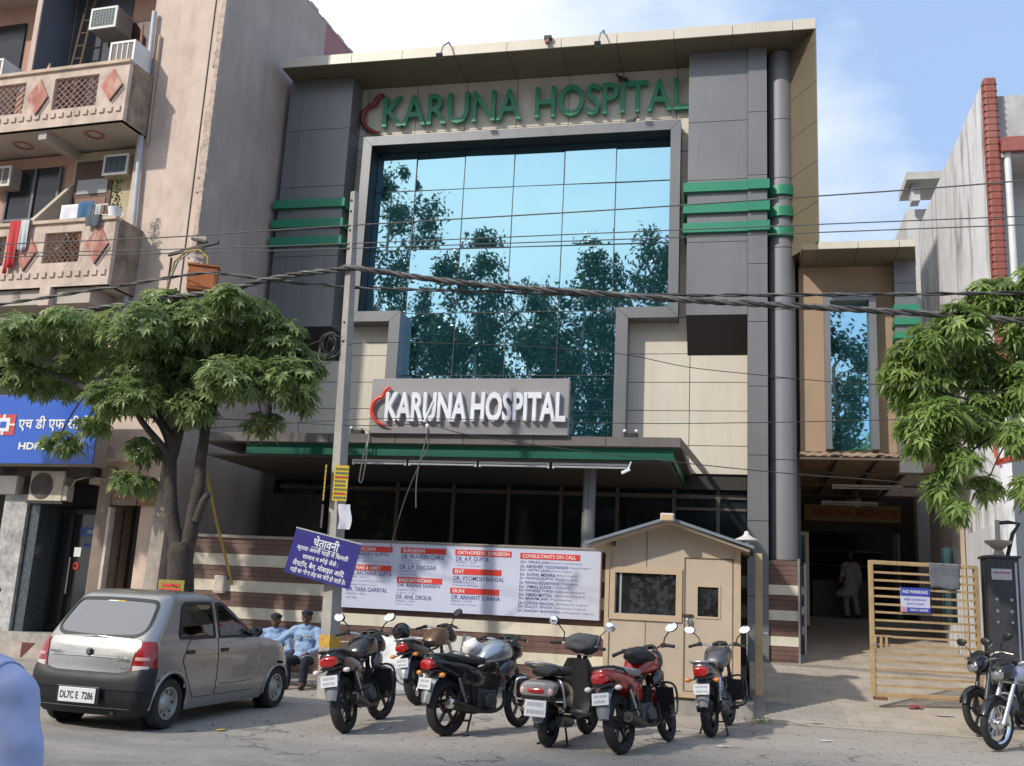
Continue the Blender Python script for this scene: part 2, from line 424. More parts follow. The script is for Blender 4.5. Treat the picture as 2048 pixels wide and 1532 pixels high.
# ================================================================== hospital
HOSP = thing('hospital_building', 'three storey hospital clad in grey and beige panels with a big blue mirror glass front', 'building', (-4.5, 20.5, 0), world=True)
def panels(mb, x0, x1, z0, z1, y, xs, zs, gap=.014, th=.03):
    X = [x0] + [v for v in xs if x0 + .03 < v < x1 - .03] + [x1]; Zs = [z0] + [v for v in zs if z0 + .03 < v < z1 - .03] + [z1]
    for i in range(len(X)-1):
        for j in range(len(Zs)-1):
            mb.box(X[i]+gap/2, X[i+1]-gap/2, y-th, y, Zs[j]+gap/2, Zs[j+1]-gap/2)
JX = [-8.62+1.19*i for i in range(9)]
JZ = [4.82, 5.53, 6.12, 6.72, 7.5, 8.7, 9.9, 11.2, 11.95]
core = MB(); core.box(-10.28, .64, 20.53, 33, 4.25, 13.1)
core.box(-10.28, 1.3, 26, 33, 1.2, 13.1); core.box(-10.28, -10.05, 20.53, 26, 0, 4.25)
core.build('core', M_JOINT, HOSP)
w = MB()
panels(w, -8.79, -1.18, 11.6, 13.17, 20.53, JX, [11.98])
panels(w, -8.79, -8.3, 7.5, 11.6, 20.53, [], JZ); panels(w, -1.58, -1.18, 7.5, 11.6, 20.53, [], JZ)
panels(w, -10.28, -7.3, 4.25, 7.5, 20.53, [-9.6, -8.62], JZ); panels(w, -2.6, .02, 4.25, 7.5, 20.53, [-1.13], JZ)
w.build('wall', M_BEIGE, HOSP)
# mirror glass, T shaped: panes with tiny individual tilt
gl = MB(); ml = MB()
rg = random.Random(3)
XU = [-8.5, -7.31, -6.17, -5.03, -3.9, -2.76, -1.5]; ZR = [11.75, 10.55, 9.14, 7.66]; ZL = [7.66, 6.26, 4.85, 4.2]
def pane(x0, x1, z0, z1, y=20.49):
    a, b = rg.uniform(-.009, .009), rg.uniform(-.008, .008)
    gl.quad((x0+.01, y-a-b, z0+.01), (x1-.01, y+a-b, z0+.01), (x1-.01, y+a+b, z1-.01), (x0+.01, y-a+b, z1-.01))
for i in range(6):
    for j in range(3): pane(XU[i], XU[i+1], ZR[j+1], ZR[j])
XL = [-7.45, -6.17, -5.03, -3.9, -2.55]
for i in range(4):
    for j in range(3): pane(XL[i], XL[i+1], ZL[j+1], ZL[j])
gl.build('curtain_wall_glass', M_MIRROR, HOSP, recalc=False)
ml.box(-8.5, -1.5, 20.505, 20.525, 7.5, 11.8); ml.box(-7.5, -2.5, 20.505, 20.525, 4.2, 7.5)
for x in XU[1:-1]: ml.box(x-.009, x+.009, 20.478, 20.50, 4.2 if -7 < x < -2.8 else 7.5, 11.75)
for z in ZR[1:]: ml.box(-8.5, -1.5, 20.479, 20.50, z-.009, z+.009)
for z in ZL[1:-1]: ml.box(-7.4, -2.6, 20.479, 20.50, z-.009, z+.009)
ml.build('mullion', mat('mullion_dark', (.03, .035, .04), .5), HOSP)
# projecting frame round the glass
O = [(-8.49, 11.74), (-1.36, 11.74), (-1.36, 7.38), (-2.37, 7.38), (-2.37, 4.36), None, (-7.53, 4.36), (-7.53, 7.38), (-8.49, 7.38), (-8.49, 11.74)]
I = [(-8.28, 11.52), (-1.57, 11.52), (-1.57, 7.61), (-2.62, 7.61), (-2.62, 4.36), None, (-7.285, 4.36), (-7.285, 7.61), (-8.28, 7.61), (-8.28, 11.52)]
fr = MB()
for k in range(len(O)-1):
    if O[k] is None or O[k+1] is None: continue
    d = Vector((O[k+1][0]-O[k][0], O[k+1][1]-O[k][1])).normalized()*.005
    sh = lambda p, s: (p[0]+d.x*s, p[1]+d.y*s)
    fr.prism([sh(O[k], 1), sh(O[k+1], -1), sh(I[k+1], -1), sh(I[k], 1)], 'y', 20.08, 20.52)
fo = fr.build('glazing_frame', M_GREY, HOSP)
b = MB(); b.box(-8.27, -1.58, 20.12, 20.47, 11.50, 11.517); b.box(-8.275, -8.262, 20.12, 20.47, 7.63, 11.49); b.build('reveal', M_BLACK, fo)  # black strips stand in for the shade inside the frame
# pillars, built of stacked cassette panels
def pillar(x0, x1, y0, z0, z1, joints, name, splits=()):
    mb = MB(); X = [x0, *splits, x1]; Zs = [z0] + joints + [z1]
    for i in range(len(X)-1):
        for j in range(len(Zs)-1):
            mb.box(X[i]+(.006 if i else 0), X[i+1]-(.006 if i < len(X)-2 else 0), y0+(.03 if splits and i == 0 and name == 'left' else 0), 20.53, Zs[j]+.006, Zs[j+1]-.006)
    o = mb.build('pillar', M_GREY, HOSP); 
    jb = MB(); jb.box(x0+.02, x1-.02, y0+.05, 20.50, z0+.02, z1); jb.build('pillar_core', M_JOINT, o)
    return o
pillar(-10.34, -8.78, 19.9, 7.22, 13.165, [8.85, 10.5, 11.9], 'left', (-10.0,))
pillar(-1.19, .01, 19.9, 7.36, 13.165, [8.9, 10.25, 11.55], 'a')
pillar(.016, .40, 19.86, .3, 13.165, [1.9, 3.3, 4.55, 5.9, 7.2, 8.4, 10.3, 11.7], 'b')
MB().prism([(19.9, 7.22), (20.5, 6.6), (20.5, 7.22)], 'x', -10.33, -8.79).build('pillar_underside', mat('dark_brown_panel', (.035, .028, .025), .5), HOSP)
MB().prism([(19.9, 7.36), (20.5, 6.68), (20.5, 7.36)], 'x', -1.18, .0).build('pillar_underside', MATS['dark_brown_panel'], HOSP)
for zc in (10.075, 9.61, 9.19):
    b = MB(); b.box(-10.42, -8.70, 19.82, 20.5, zc-.1, zc+.1)
    b.build('green_band', M_GREEN, HOSP, bevel=.008)
    b = MB(); b.box(-1.27, .03, 19.82, 20.5, zc-.1, zc+.1); b.box(.032, .45, 19.78, 20.2, zc-.1, zc+.1)
    b.build('green_band', M_GREEN, HOSP)
    b = MB(); b.lathe([(.0, -.1), (.32, -.1), (.32, .1), (0, .1)], (.685, 20.27, zc-.06), n=28)
    b.build('green_band', M_GREEN, HOSP, smooth=30)
colm = MB(); prof = []
for a, b in ((.3, 2.6), (2.6, 4.5), (4.5, 6.1), (6.1, 7.5), (7.5, 8.8), (8.8, 10.3), (10.3, 11.6), (11.6, 13.16)):
    prof += [(.235, a), (.26, a+.002), (.26, b-.014), (.235, b-.012)]
colm.lathe(prof, (.685, 20.27, 0), n=32)
colm.build('round_column', mat('grey_column', (.23, .228, .235), .52, .1, .1, .5), HOSP, smooth=30)
b = MB(); b.box(.90, 1.04, 20.9, 22.3, .8, 11.2); b.build('side_pillar', M_GREYD, HOSP)
# roof canopy with its fin down the right edge
cn = MB(); X = [-10.31] + [x for x in JX if x > -9.5] + [.9, 1.36]; X = sorted(set(round(x, 3) for x in X))
for i in range(len(X)-1):
    x0, x1 = X[i]+.006, X[i+1]-.006
    cn.box(x0, x1, 19.3, 19.33, 13.17, 13.40)
cn.build('roof_fascia', M_BEIGE, HOSP)
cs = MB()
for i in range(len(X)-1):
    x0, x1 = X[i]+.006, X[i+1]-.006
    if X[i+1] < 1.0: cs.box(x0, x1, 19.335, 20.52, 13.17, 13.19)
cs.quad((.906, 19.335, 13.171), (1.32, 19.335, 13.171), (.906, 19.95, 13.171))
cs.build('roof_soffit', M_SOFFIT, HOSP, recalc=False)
b = MB(); b.box(-10.3, 1.33, 19.335, 33, 13.195, 13.385); b.build('roof', mat('roof_concrete', (.35, .33, .3), .9), HOSP)
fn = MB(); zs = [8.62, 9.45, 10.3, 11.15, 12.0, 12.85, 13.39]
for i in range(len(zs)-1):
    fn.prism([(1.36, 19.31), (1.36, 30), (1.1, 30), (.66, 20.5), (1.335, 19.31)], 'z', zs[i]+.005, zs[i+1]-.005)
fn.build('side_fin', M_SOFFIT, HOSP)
# annexe over the driveway
b = MB(); b.box(1.02, 3.2, 20.4, 33, 4.72, 8.5); b.build('annexe_wall', mat('tan_plaster', (.40, .275, .175), .8, 0, .1, 1.2, bump=.1), HOSP)
b = MB()
for x0, x1 in ((1.34, 2.06), (2.07, 2.8), (2.81, 3.09)): b.box(x0, x1, 19.3, 19.33, 8.47, 8.61)
b.build('annexe_fascia', M_BEIGE, HOSP)
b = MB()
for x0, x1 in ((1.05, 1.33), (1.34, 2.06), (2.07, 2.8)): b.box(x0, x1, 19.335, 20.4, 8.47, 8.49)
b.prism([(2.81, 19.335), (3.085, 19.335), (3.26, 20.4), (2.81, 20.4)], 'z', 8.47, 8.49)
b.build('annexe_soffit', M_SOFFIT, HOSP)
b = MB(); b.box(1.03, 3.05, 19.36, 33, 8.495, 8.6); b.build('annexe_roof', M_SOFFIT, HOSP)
b = MB()
for z0, z1 in ((4.3, 5.6), (5.61, 6.8), (6.81, 8.0), (8.01, 8.465)): b.box(2.80, 3.2, 20.08, 20.41, z0, z1)
b.build('annexe_pillar', M_GREY, HOSP)
for zc in (7.49, 7.22, 6.95):
    b = MB(); b.box(2.77, 3.25, 20.02, 20.42, zc-.065, zc+.065); b.build('green_band', M_GREEN, HOSP)
wf = MB()
for q in ([(1.49, 7.86), (2.46, 7.86), (2.33, 7.70), (1.60, 7.70)], [(1.49, 7.86), (1.60, 7.70), (1.60, 4.74), (1.49, 4.74)], [(2.46, 7.86), (2.46, 4.74), (2.33, 4.74), (2.33, 7.70)]):
    wf.prism(q, 'y', 20.15, 20.42)
ow = wf.build('annexe_window', M_GREY, HOSP)
b = MB(); b.quad((1.58, 20.385, 4.74), (2.36, 20.387, 4.74), (2.36, 20.383, 6.3), (1.58, 20.385, 6.3)); b.quad((1.58, 20.385, 6.31), (2.36, 20.383, 6.31), (2.36, 20.388, 7.75), (1.58, 20.384, 7.75))
b.build('window_glass', M_MIRROR, ow, recalc=False)
# entrance canopy
b = MB(); b.box(-9.9, -1.07, 17.02, 20.5, 4.2, 4.37); b.quad((-1.07, 17.02, 4.2), (-.8, 20.5, 4.2), (-.8, 20.5, 4.37), (-1.07, 17.02, 4.37))
pc = b.build('porch_canopy', mat('brown_grey_panel', (.155, .135, .125), .5, .2, .12, .7), HOSP)
b = MB()
for i in range(7):
    x0 = -9.855+i*1.255; b.box(x0+.006, min(x0+1.249, -1.07), 17.0, 17.03, 4.215, 4.375)
b.build('canopy_fascia', mat('grey_brown_fascia', (.17, .148, .135), .45, .2, .15, .7, stain=(.1, .09, .085), st_amt=.5), pc)
b = MB(); b.box(-9.0, -1.2, 17.10, 20.5, 4.0, 4.2); b.build('green_band', mat('dark_green_panel', (.013, .12, .072), .4, .15, .12, .8), pc)  # panel green darkened to hold the shade under the canopy fascia
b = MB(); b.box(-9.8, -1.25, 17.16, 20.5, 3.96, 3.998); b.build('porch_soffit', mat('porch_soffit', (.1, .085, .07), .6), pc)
b = MB(); b.lathe([(.12, 1.2), (.12, 3.97)], (-2.73, 18., 0), n=20); b.build('porch_column', M_GREY, HOSP, smooth=40)
# ground floor shop-front glazing
b = MB(); b.box(-10.05, .0, 20.75, 20.8, 1.2, 4.25); b.build('ground_floor_glass', M_DGLASS, HOSP)
b = MB()
for x in (-8.7, -7.26, -6.02, -4.83, -3.72, -2.56, -1.42, -.55): b.box(x-.035, x+.035, 20.68, 20.76, 1.2, 3.95)
b.box(-10.0, 0, 20.69, 20.76, 3.78, 3.86); b.box(-10., 0, 20.69, 20.76, 3.2, 3.24) if False else None
b.box(-1.42, 0, 20.69, 20.76, 3.55, 3.6)
b.build('ground_floor_frame', mat('bronze_frame', (.14, .115, .09), .5, .3), HOSP)
b = MB(); b.box(-10.05, .0, 20.55, 20.9, 3.95, 4.26); b.build('lintel', mat('dark_lintel', (.03, .026, .022), .7), HOSP)
b = MB(); b.box(-10.0, -8.75, 20.2, 20.7, 1.2, 3.6); b.build('entrance_shutter', mat('dark_shutter', (.03, .03, .032), .5), HOSP)
# passage under the annexe: polycarbonate sheet, purlins, pharmacy front
def poly_mat():
    m = bpy.data.materials.new('polycarbonate'); m.use_nodes = True; nt = m.node_tree; L = nt.links.new
    b = nt.nodes['Principled BSDF']; b.inputs['Base Color'].default_value = (.42, .31, .22, 1); b.inputs['Roughness'].default_value = .4
    t = nt.nodes.new('ShaderNodeBsdfTranslucent'); t.inputs[0].default_value = (.6, .45, .33, 1)
    x = nt.nodes.new('ShaderNodeMixShader'); x.inputs[0].default_value = .6
    L(b.outputs[0], x.inputs[1]); L(t.outputs[0], x.inputs[2]); L(x.outputs[0], nt.nodes['Material Output'].inputs[0]); return m
b = MB(); n = 60
vs = []; fs = []
for i in range(n+1):
    x = 1.0+3.1*i/n; z = 4.65+.012*math.sin(i*1.6)
    vs += [(x, 20.05, z), (x, 26.9, z)]
for i in range(n): fs.append((2*i, 2*i+2, 2*i+3, 2*i+1))
b.add(vs, fs); cr = b.build('passage_roof', poly_mat(), HOSP, smooth=60)
b = MB()
for x in (1.75, 2.5, 3.2): b.box(x-.03, x+.03, 20.1, 26.9, 4.56, 4.63)
for y in (20.1, 22., 24., 26.): b.box(1.0, 4.0, y-.025, y+.025, 4.52, 4.558)
b.build('purlin', mat('purlin', (.12, .09, .07), .6), cr)
ph = MB(); ph.box(1.05, 1.55, 27, 27.2, 1.3, 4.7); ph.box(3.75, 4.3, 27, 27.2, 1.3, 4.7); ph.box(1.55, 3.75, 27, 27.2, 3.75, 4.7)
MB().box(1.0, 4.3, 31, 31.2, 1.2, 4.7).build('pharmacy_back', mat('pharmacy_wall', (.07, .06, .055), .8), HOSP)
ph.build('pharmacy_front', mat('pharmacy_wall', (.07, .06, .055), .8), HOSP)
b = MB(); b.box(1.7, 3.2, 28.6, 29, 1.6, 2.6); b.build('counter', mat('counter_laminate', (.2, .17, .14), .5), HOSP)
b = MB()
for z in (1.9, 2.3, 2.7, 3.1, 3.5): b.box(1.6, 3.7, 30.6, 31, z, z+.03)
b.build('shelf', mat('shelf_white', (.3, .3, .28), .5), HOSP)
b = MB(); b.box(1.02, 1.38, 24.35, 24.39, 1.42, 3.5)
dr = b.build('glass_door', mat('cream_door', (.6, .55, .42), .5), HOSP)
b = MB(); b.box(1.05, 1.30, 24.33, 24.345, 2.35, 3.42); b.build('pane', mat('green_pane', (.12, .2, .17), .05, .8), dr)
b = MB(); b.box(3.62, 3.68, 26.9, 26.97, 1.6, 3.75); b.build('door_frame', mat('aluminium_frame', (.3, .28, .24), .5), HOSP)

# ---- lettering on the wall
def swoosh(w, h, th):
    """half heart drawn as one thick stroke, lower left at origin"""
    P = [(1.0, .93), (.84, 1.0), (.66, .91), (.55, .76), (.37, .73), (.14, .63), (.03, .46), (.08, .30), (.28, .14), (.55, .05), (.93, .0)]
    R = [.35, .7, .95, .95, .9, 1, 1, 1, .9, .75, .35]
    pts = []; rr = []
    for i in range(len(P)-1):
        for k in range(4):
            t = k/4; p0 = P[max(i-1, 0)]; p1 = P[i]; p2 = P[i+1]; p3 = P[min(i+2, len(P)-1)]
            q = [.5*((2*p1[a])+(-p0[a]+p2[a])*t+(2*p0[a]-5*p1[a]+4*p2[a]-p3[a])*t*t+(-p0[a]+3*p1[a]-3*p2[a]+p3[a])*t**3) for a in (0, 1)]
            pts.append((q[0]*w, 0, q[1]*h)); rr.append(th*(R[i]*(1-t)+R[i+1]*t))
    pts.append((P[-1][0]*w, 0, P[-1][1]*h)); rr.append(th*R[-1])
    return MB().tube(pts, rr, 10)
M_LGREEN = mat('letter_green', (.035, .26, .13), .35, 0, .1, 2)
us = thing('wall_lettering', 'raised green hospital name with red half heart high on the beige wall', 'sign', (-5, 20.4, 12.1), world=True)
t1 = fit_text('KARUNA', 3.28, .76, .05, .012); t2 = fit_text('HOSPITAL', 3.38, .76, .05, .012)
m = MB(); merge(m, t1, T(-8.19, 20.40, 12.10)); merge(m, t2, T(-4.60, 20.40, 12.11))
m.build('lettering', M_LGREEN, us)
s_ = swoosh(.52, .95, .062); m = MB(); merge(m, s_, T(-8.72, 20.42, 12.0)); m.build('heart_emblem', mat('letter_maroon', (.26, .03, .025), .25, 0, .3, 6), us, smooth=50)
sg = thing('canopy_signboard', 'grey signboard with white raised hospital name and red half heart above the entrance canopy', 'sign', (-4.8, 16.9, 4.375), world=True)
b = MB(); b.box(-6.57, -2.975, 16.92, 17.06, 4.376, 5.37); b.build('board', mat('signboard_grey', (.30, .28, .28), .45, .2, .06, .8), sg, bevel=.006)
b = MB(); 
for x in (-6.4, -4.8, -3.1): b.tube([(x, 17.06, 5.2), (x, 17.7, 4.38)], .02, 6)
b.build('brace', M_IRON, sg)
m = MB(); merge(m, fit_text('KARUNA', 1.5, .53, .045, .03), T(-6.26, 16.87, 4.575)); merge(m, fit_text('HOSPITAL', 1.67, .53, .045, .03), T(-4.68, 16.87, 4.585))
m.build('lettering', mat('letter_white', (.82, .82, .84), .4), sg)
m = MB(); merge(m, swoosh(.36, .69, .035), T(-6.53, 16.86, 4.5)); m.build('heart_emblem', mat('letter_red', (.75, .06, .03), .35), sg, smooth=50)
md = thing('pharmacy_sign', 'long yellow pharmacy signboard with red lettering deep inside the covered passage', 'sign', (2.6, 26.95, 4.05), world=True)
b = MB(); b.box(1.42, 3.72, 26.85, 26.99, 4.0, 4.42); b.build('board', mat('sign_yellow', (.30, .20, .06), .5), md)
m = MB(); merge(m, fit_text('KARUNA', .95, .2, .005, .02), T(1.62, 26.84, 4.11)); merge(m, fit_text('MEDICOS', 1.0, .2, .005, .02), T(2.66, 26.84, 4.11))
m.build('lettering', mat('sign_red', (.36, .025, .015), .5), md)

# ---- lamps on the hospital
def flood(x, lab):
    t = thing('arm_floodlight', lab, 'floodlight', (x, 19.3, 13.39), world=True)
    b = MB(); b.tube([(x, 19.6, 13.42), (x, 19.25, 13.46), (x-.02, 18.95, 13.2), (x-.04, 18.85, 12.95)], .02, 6); b.build('arm', mat('lamp_grey', (.35, .35, .36), .5, .3), t, smooth=60)
    b = MB(); b.obox((x-.05, 18.82, 12.9), .13, .12, .10, Matrix.Rotation(.6, 3, 'X')); b.build('lamp_head', mat('lamp_dark', (.06, .06, .065), .4), t, bevel=.015)
    b = MB(); b.obox((x-.05, 18.855, 12.86), .1, .09, .02, Matrix.Rotation(.6, 3, 'X')); b.build('lens', mat('lamp_lens', (.5, .5, .48), .2), t)
flood(-6.35, 'small floodlight on an arm over the roof edge, left of the two'); flood(-2.95, 'small floodlight on an arm over the roof edge above the letter H')
def tube_light(name, x, y, z, l, lab, grp, cat='tube light'):
    t = thing(name, lab, cat, (x, y, z), world=True, group=grp)
    b = MB(); b.box(x, x+l-.03, y, y+.05, z+.03, z+.07); b.build('housing', M_WHITE, t)
    b = MB(); b.tube([(x+.04, y+.01, z), (x+l-.07, y+.01, z)], .019, 8); b.build('tube', mat('tube_glass', (.62, .62, .62), .3), t)
    b = MB(); b.box(x, x+.03, y-.005, y+.05, z-.03, z+.03); b.box(x+l-.06, x+l-.03, y-.005, y+.05, z-.03, z+.03); b.build('end_cap', M_WHITE, t)
    return t
for i, (x, l) in enumerate(((-6.95, 1.05), (-5.88, 1.28), (-4.58, 1.28), (-3.27, 1.35))):
    tube_light('tube_light', x, 17.22, 3.88, l, ('white tube light under the canopy edge next to the concrete pole', 'white tube light under the canopy edge, below the sign letters RUNA', 'white tube light under the canopy edge, below the sign letters HOSP', 'white tube light under the canopy edge nearest the round porch column')[i], 'tube lights along the entrance canopy')
tube_light('tube_light', 1.85, 23.5, 4.42, 1.5, 'white tube light under the passage roof, nearer of the two', 'tube lights in the passage')
tube_light('tube_light', 1.75, 25.5, 4.28, 1.3, 'white tube light under the passage roof, just in front of the ceiling fan', 'tube lights in the passage')
def spot_pair(x, lab):
    t = thing('canopy_spotlight', lab, 'spotlight', (x, 17.1, 4.38), world=True)
    b = MB(); b.box(x-.12, x+.12, 17.08, 17.22, 4.38, 4.47); b.build('body', M_IRON, t, bevel=.02)
    for dx in (-.1, .1):
        b = MB(); b.ell((x+dx, 17.07, 4.49), .03, .03, .03); b.build('bulb', M_WHITE, t, smooth=60)
spot_pair(-6.86, 'dark twin spotlight on the canopy edge at the left end of the grey signboard'); spot_pair(-1.92, 'dark twin spotlight on the canopy edge at the right of the blue glass')
t = thing('porch_lamp', 'small pale lamp hanging under the right end of the entrance canopy', 'lamp', (-2., 17.05, 3.9), world=True)
b = MB(); b.obox((-1.98, 17.05, 3.8), .16, .06, .05, Matrix.Rotation(-.45, 3, 'Y')); b.build('lamp_head', M_WHITE, t, bevel=.01)
b = MB(); b.tube([(-1.94, 17.05, 3.83), (-1.9, 17.1, 3.97)], .012, 6); b.build('stem', M_WHITE, t)
# ceiling fan in the passage
t = thing('ceiling_fan', 'pale ceiling fan under the translucent passage roof', 'fan', (2.63, 26.2, 4.6), world=True)
b = MB(); b.tube([(2.63, 26.2, 4.64), (2.63, 26.2, 4.52)], .02, 8); b.build('rod', M_WHITE, t)
b = MB(); b.lathe([(0, -.12), (.1, -.1), (.14, -.03), (.09, .05), (.03, .12), (0, .12)], (2.63, 26.2, 4.42), n=16); b.build('motor', M_WHITE, t, smooth=50)
for k in range(3):
    a = k*2.094+.1; b = MB(); b.obox((2.63+.4*math.cos(a), 26.2+.4*math.sin(a), 4.4), .55, .12, .01, Matrix.Rotation(a, 3, 'Z')); b.build('blade', mat('fan_blade', (.35, .33, .3), .5), t)
# water tank on the annexe roof
b = MB(); b.lathe([(0, 8.62), (.5, 8.62), (.52, 8.95), (.45, 9.05), (.2, 9.1), (.2, 9.14), (0, 9.14)], (2.45, 23, 0), n=24)
tag(b.build('water_tank', M_WHITE, smooth=40), 'low white water tank on the annexe roof', 'tank')
# pigeons
def pigeon(x, y, z, rz, label, dark):
    t = thing('pigeon', label, 'pigeon', (x, y, z), rz)
    m_ = mat('pigeon_grey' if not dark else 'pigeon_dark', (.09, .09, .1) if not dark else (.04, .03, .035), .7, 0, .3, 30)
    rings = []
    for u, r, h in ((-.17, .012, .06), (-.12, .03, .07), (-.05, .055, .085), (.02, .065, .1), (.07, .05, .13), (.095, .03, .165), (.11, .03, .19), (.135, .02, .19), (.15, .006, .185)):
        rings.append([(r*.9*math.cos(2*math.pi*k/10), u, h+r*math.sin(2*math.pi*k/10)) for k in range(10)])
    b = MB(); b.loft(rings); b.build('body', m_, t, smooth=70)
    for s in (-1, 1):
        b = MB(); b.ell((s*.055, -.03, .09), .014, .1, .04); b.build('wing', m_, t, smooth=70)
        b = MB(); b.tube([(s*.02, 0, .05), (s*.02, .01, 0)], .005, 5); b.build('leg', M_RED, t)
pigeon(-2.68, 20.37, 12.83, 1.9, 'dark pigeon standing on top of the green letter P', True)
pigeon(-2.42, 20.25, 11.745, -1.6, 'grey pigeon sitting on the top frame of the blue glass', False)
t = thing('roof_edge_lamp', 'small reddish lamp fixed on the roof edge between the two floodlights', 'lamp', (-4.14, 19.29, 13.2), world=True)
b = MB(); b.box(-4.22, -4.06, 19.2, 19.3, 13.33, 13.42); b.build('bracket', M_IRON, t, bevel=.01)
b = MB(); b.ell((-4.14, 19.22, 13.27), .06, .05, .07); b.build('bulb', mat('dull_red', (.28, .1, .1), .5), t, smooth=60)

# ================================================================== apartment building on the left
C0 = Vector((-10.7, 17.35, 0)); LR = rad(-4)
APT = thing('apartment_building', 'weathered pink apartment block with balconies and a bare grey side wall', 'building', tuple(C0), LR)
def LW(s, t, z):
    """local facade position: s to the left of the corner, t out from the wall"""
    v = Matrix.Rotation(LR, 3, 'Z') @ Vector((-s, -t, z)); return C0 + v
M_PINK = mat('pink_plaster', (.66, .515, .42), .9, 0, .16, 1.3, bump=.35, bscale=14, stain=(.42, .31, .25), st_scale=(1.5, 1.5, .35), st_amt=.55)
M_PARA = mat('parapet_plaster', (.64, .505, .41), .9, 0, .2, 2.4, bump=.4, bscale=16, stain=(.33, .25, .2), st_scale=(1.2, 1.2, .6), st_amt=.75)
M_STAINED = mat('mouldy_plaster', (.34, .255, .19), .95, 0, .45, 2.6, bump=.5, bscale=14, stain=(.1, .09, .075), st_scale=(1.5, 1.5, .8), st_amt=.8)
M_SIDE = mat('bare_cement', (.53, .41, .335), .95, 0, .16, .9, bump=.35, bscale=9, stain=(.40, .32, .27), st_scale=(1.2, 1.2, .15), st_amt=.7)
M_ROSE = mat('rose_paint', (.50, .20, .155), .9, 0, .35, 4, stain=(.62, .45, .36), st_scale=(3, 3, 1), st_amt=.9)
M_CEIL = mat('balcony_ceiling', (.50, .43, .37), .9, 0, .12, 1)
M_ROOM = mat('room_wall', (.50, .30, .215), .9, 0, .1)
M_DARKWIN = mat('dark_window', (.02, .022, .025), .15, 0, .1)
def lb(mb, s0, s1, t0, t1, z0, z1): return mb.box(-s1, -s0, -t1, -t0, z0, z1)
b = MB(); lb(b, .02, 1.75, -9, 0, 3.4, 15.65); lb(b, .02, .5, -9, 0, .1, 3.4); b.build('pilaster', M_PINK, APT)
b = MB(); lb(b, -.02, .02, -4.2, .005, .1, 15.7); b.build('side_wall', M_SIDE, APT)
b = MB(); lb(b, -.015, .3, -14, -4.2, .1, 15.7); b.build('rear_side_wall', mat('rose_side', (.42, .2, .19), .9, 0, .1), APT)
# ragged plaster edge on the corner and roof line
rg = random.Random(5); b = MB(); z = 5.
while z < 15.6:
    h = rg.uniform(.12, .5)
    b.box(-.07-rg.uniform(0, .10), .032, -.035, .05, z, z+h); z += h*.98
b.build('corner_plaster', mat('chipped_plaster', (.58, .45, .36), .95, 0, .4, 9, bump=.8, bscale=22, stain=(.3, .26, .23), st_amt=.9), APT, bevel=.012)
b = MB(); y = 0.
while y < 14:
    h = rg.uniform(.2, .5); b.box(-.25, .03, y, y+h, 15.68, 15.7+rg.uniform(.01, .08)); y += h
b.build('roof_edge', M_SIDE, APT)
b = MB(); lb(b, .23, .255, -.002, .012, 5, 15.6); b.build('expansion_joint', M_JOINT, APT)
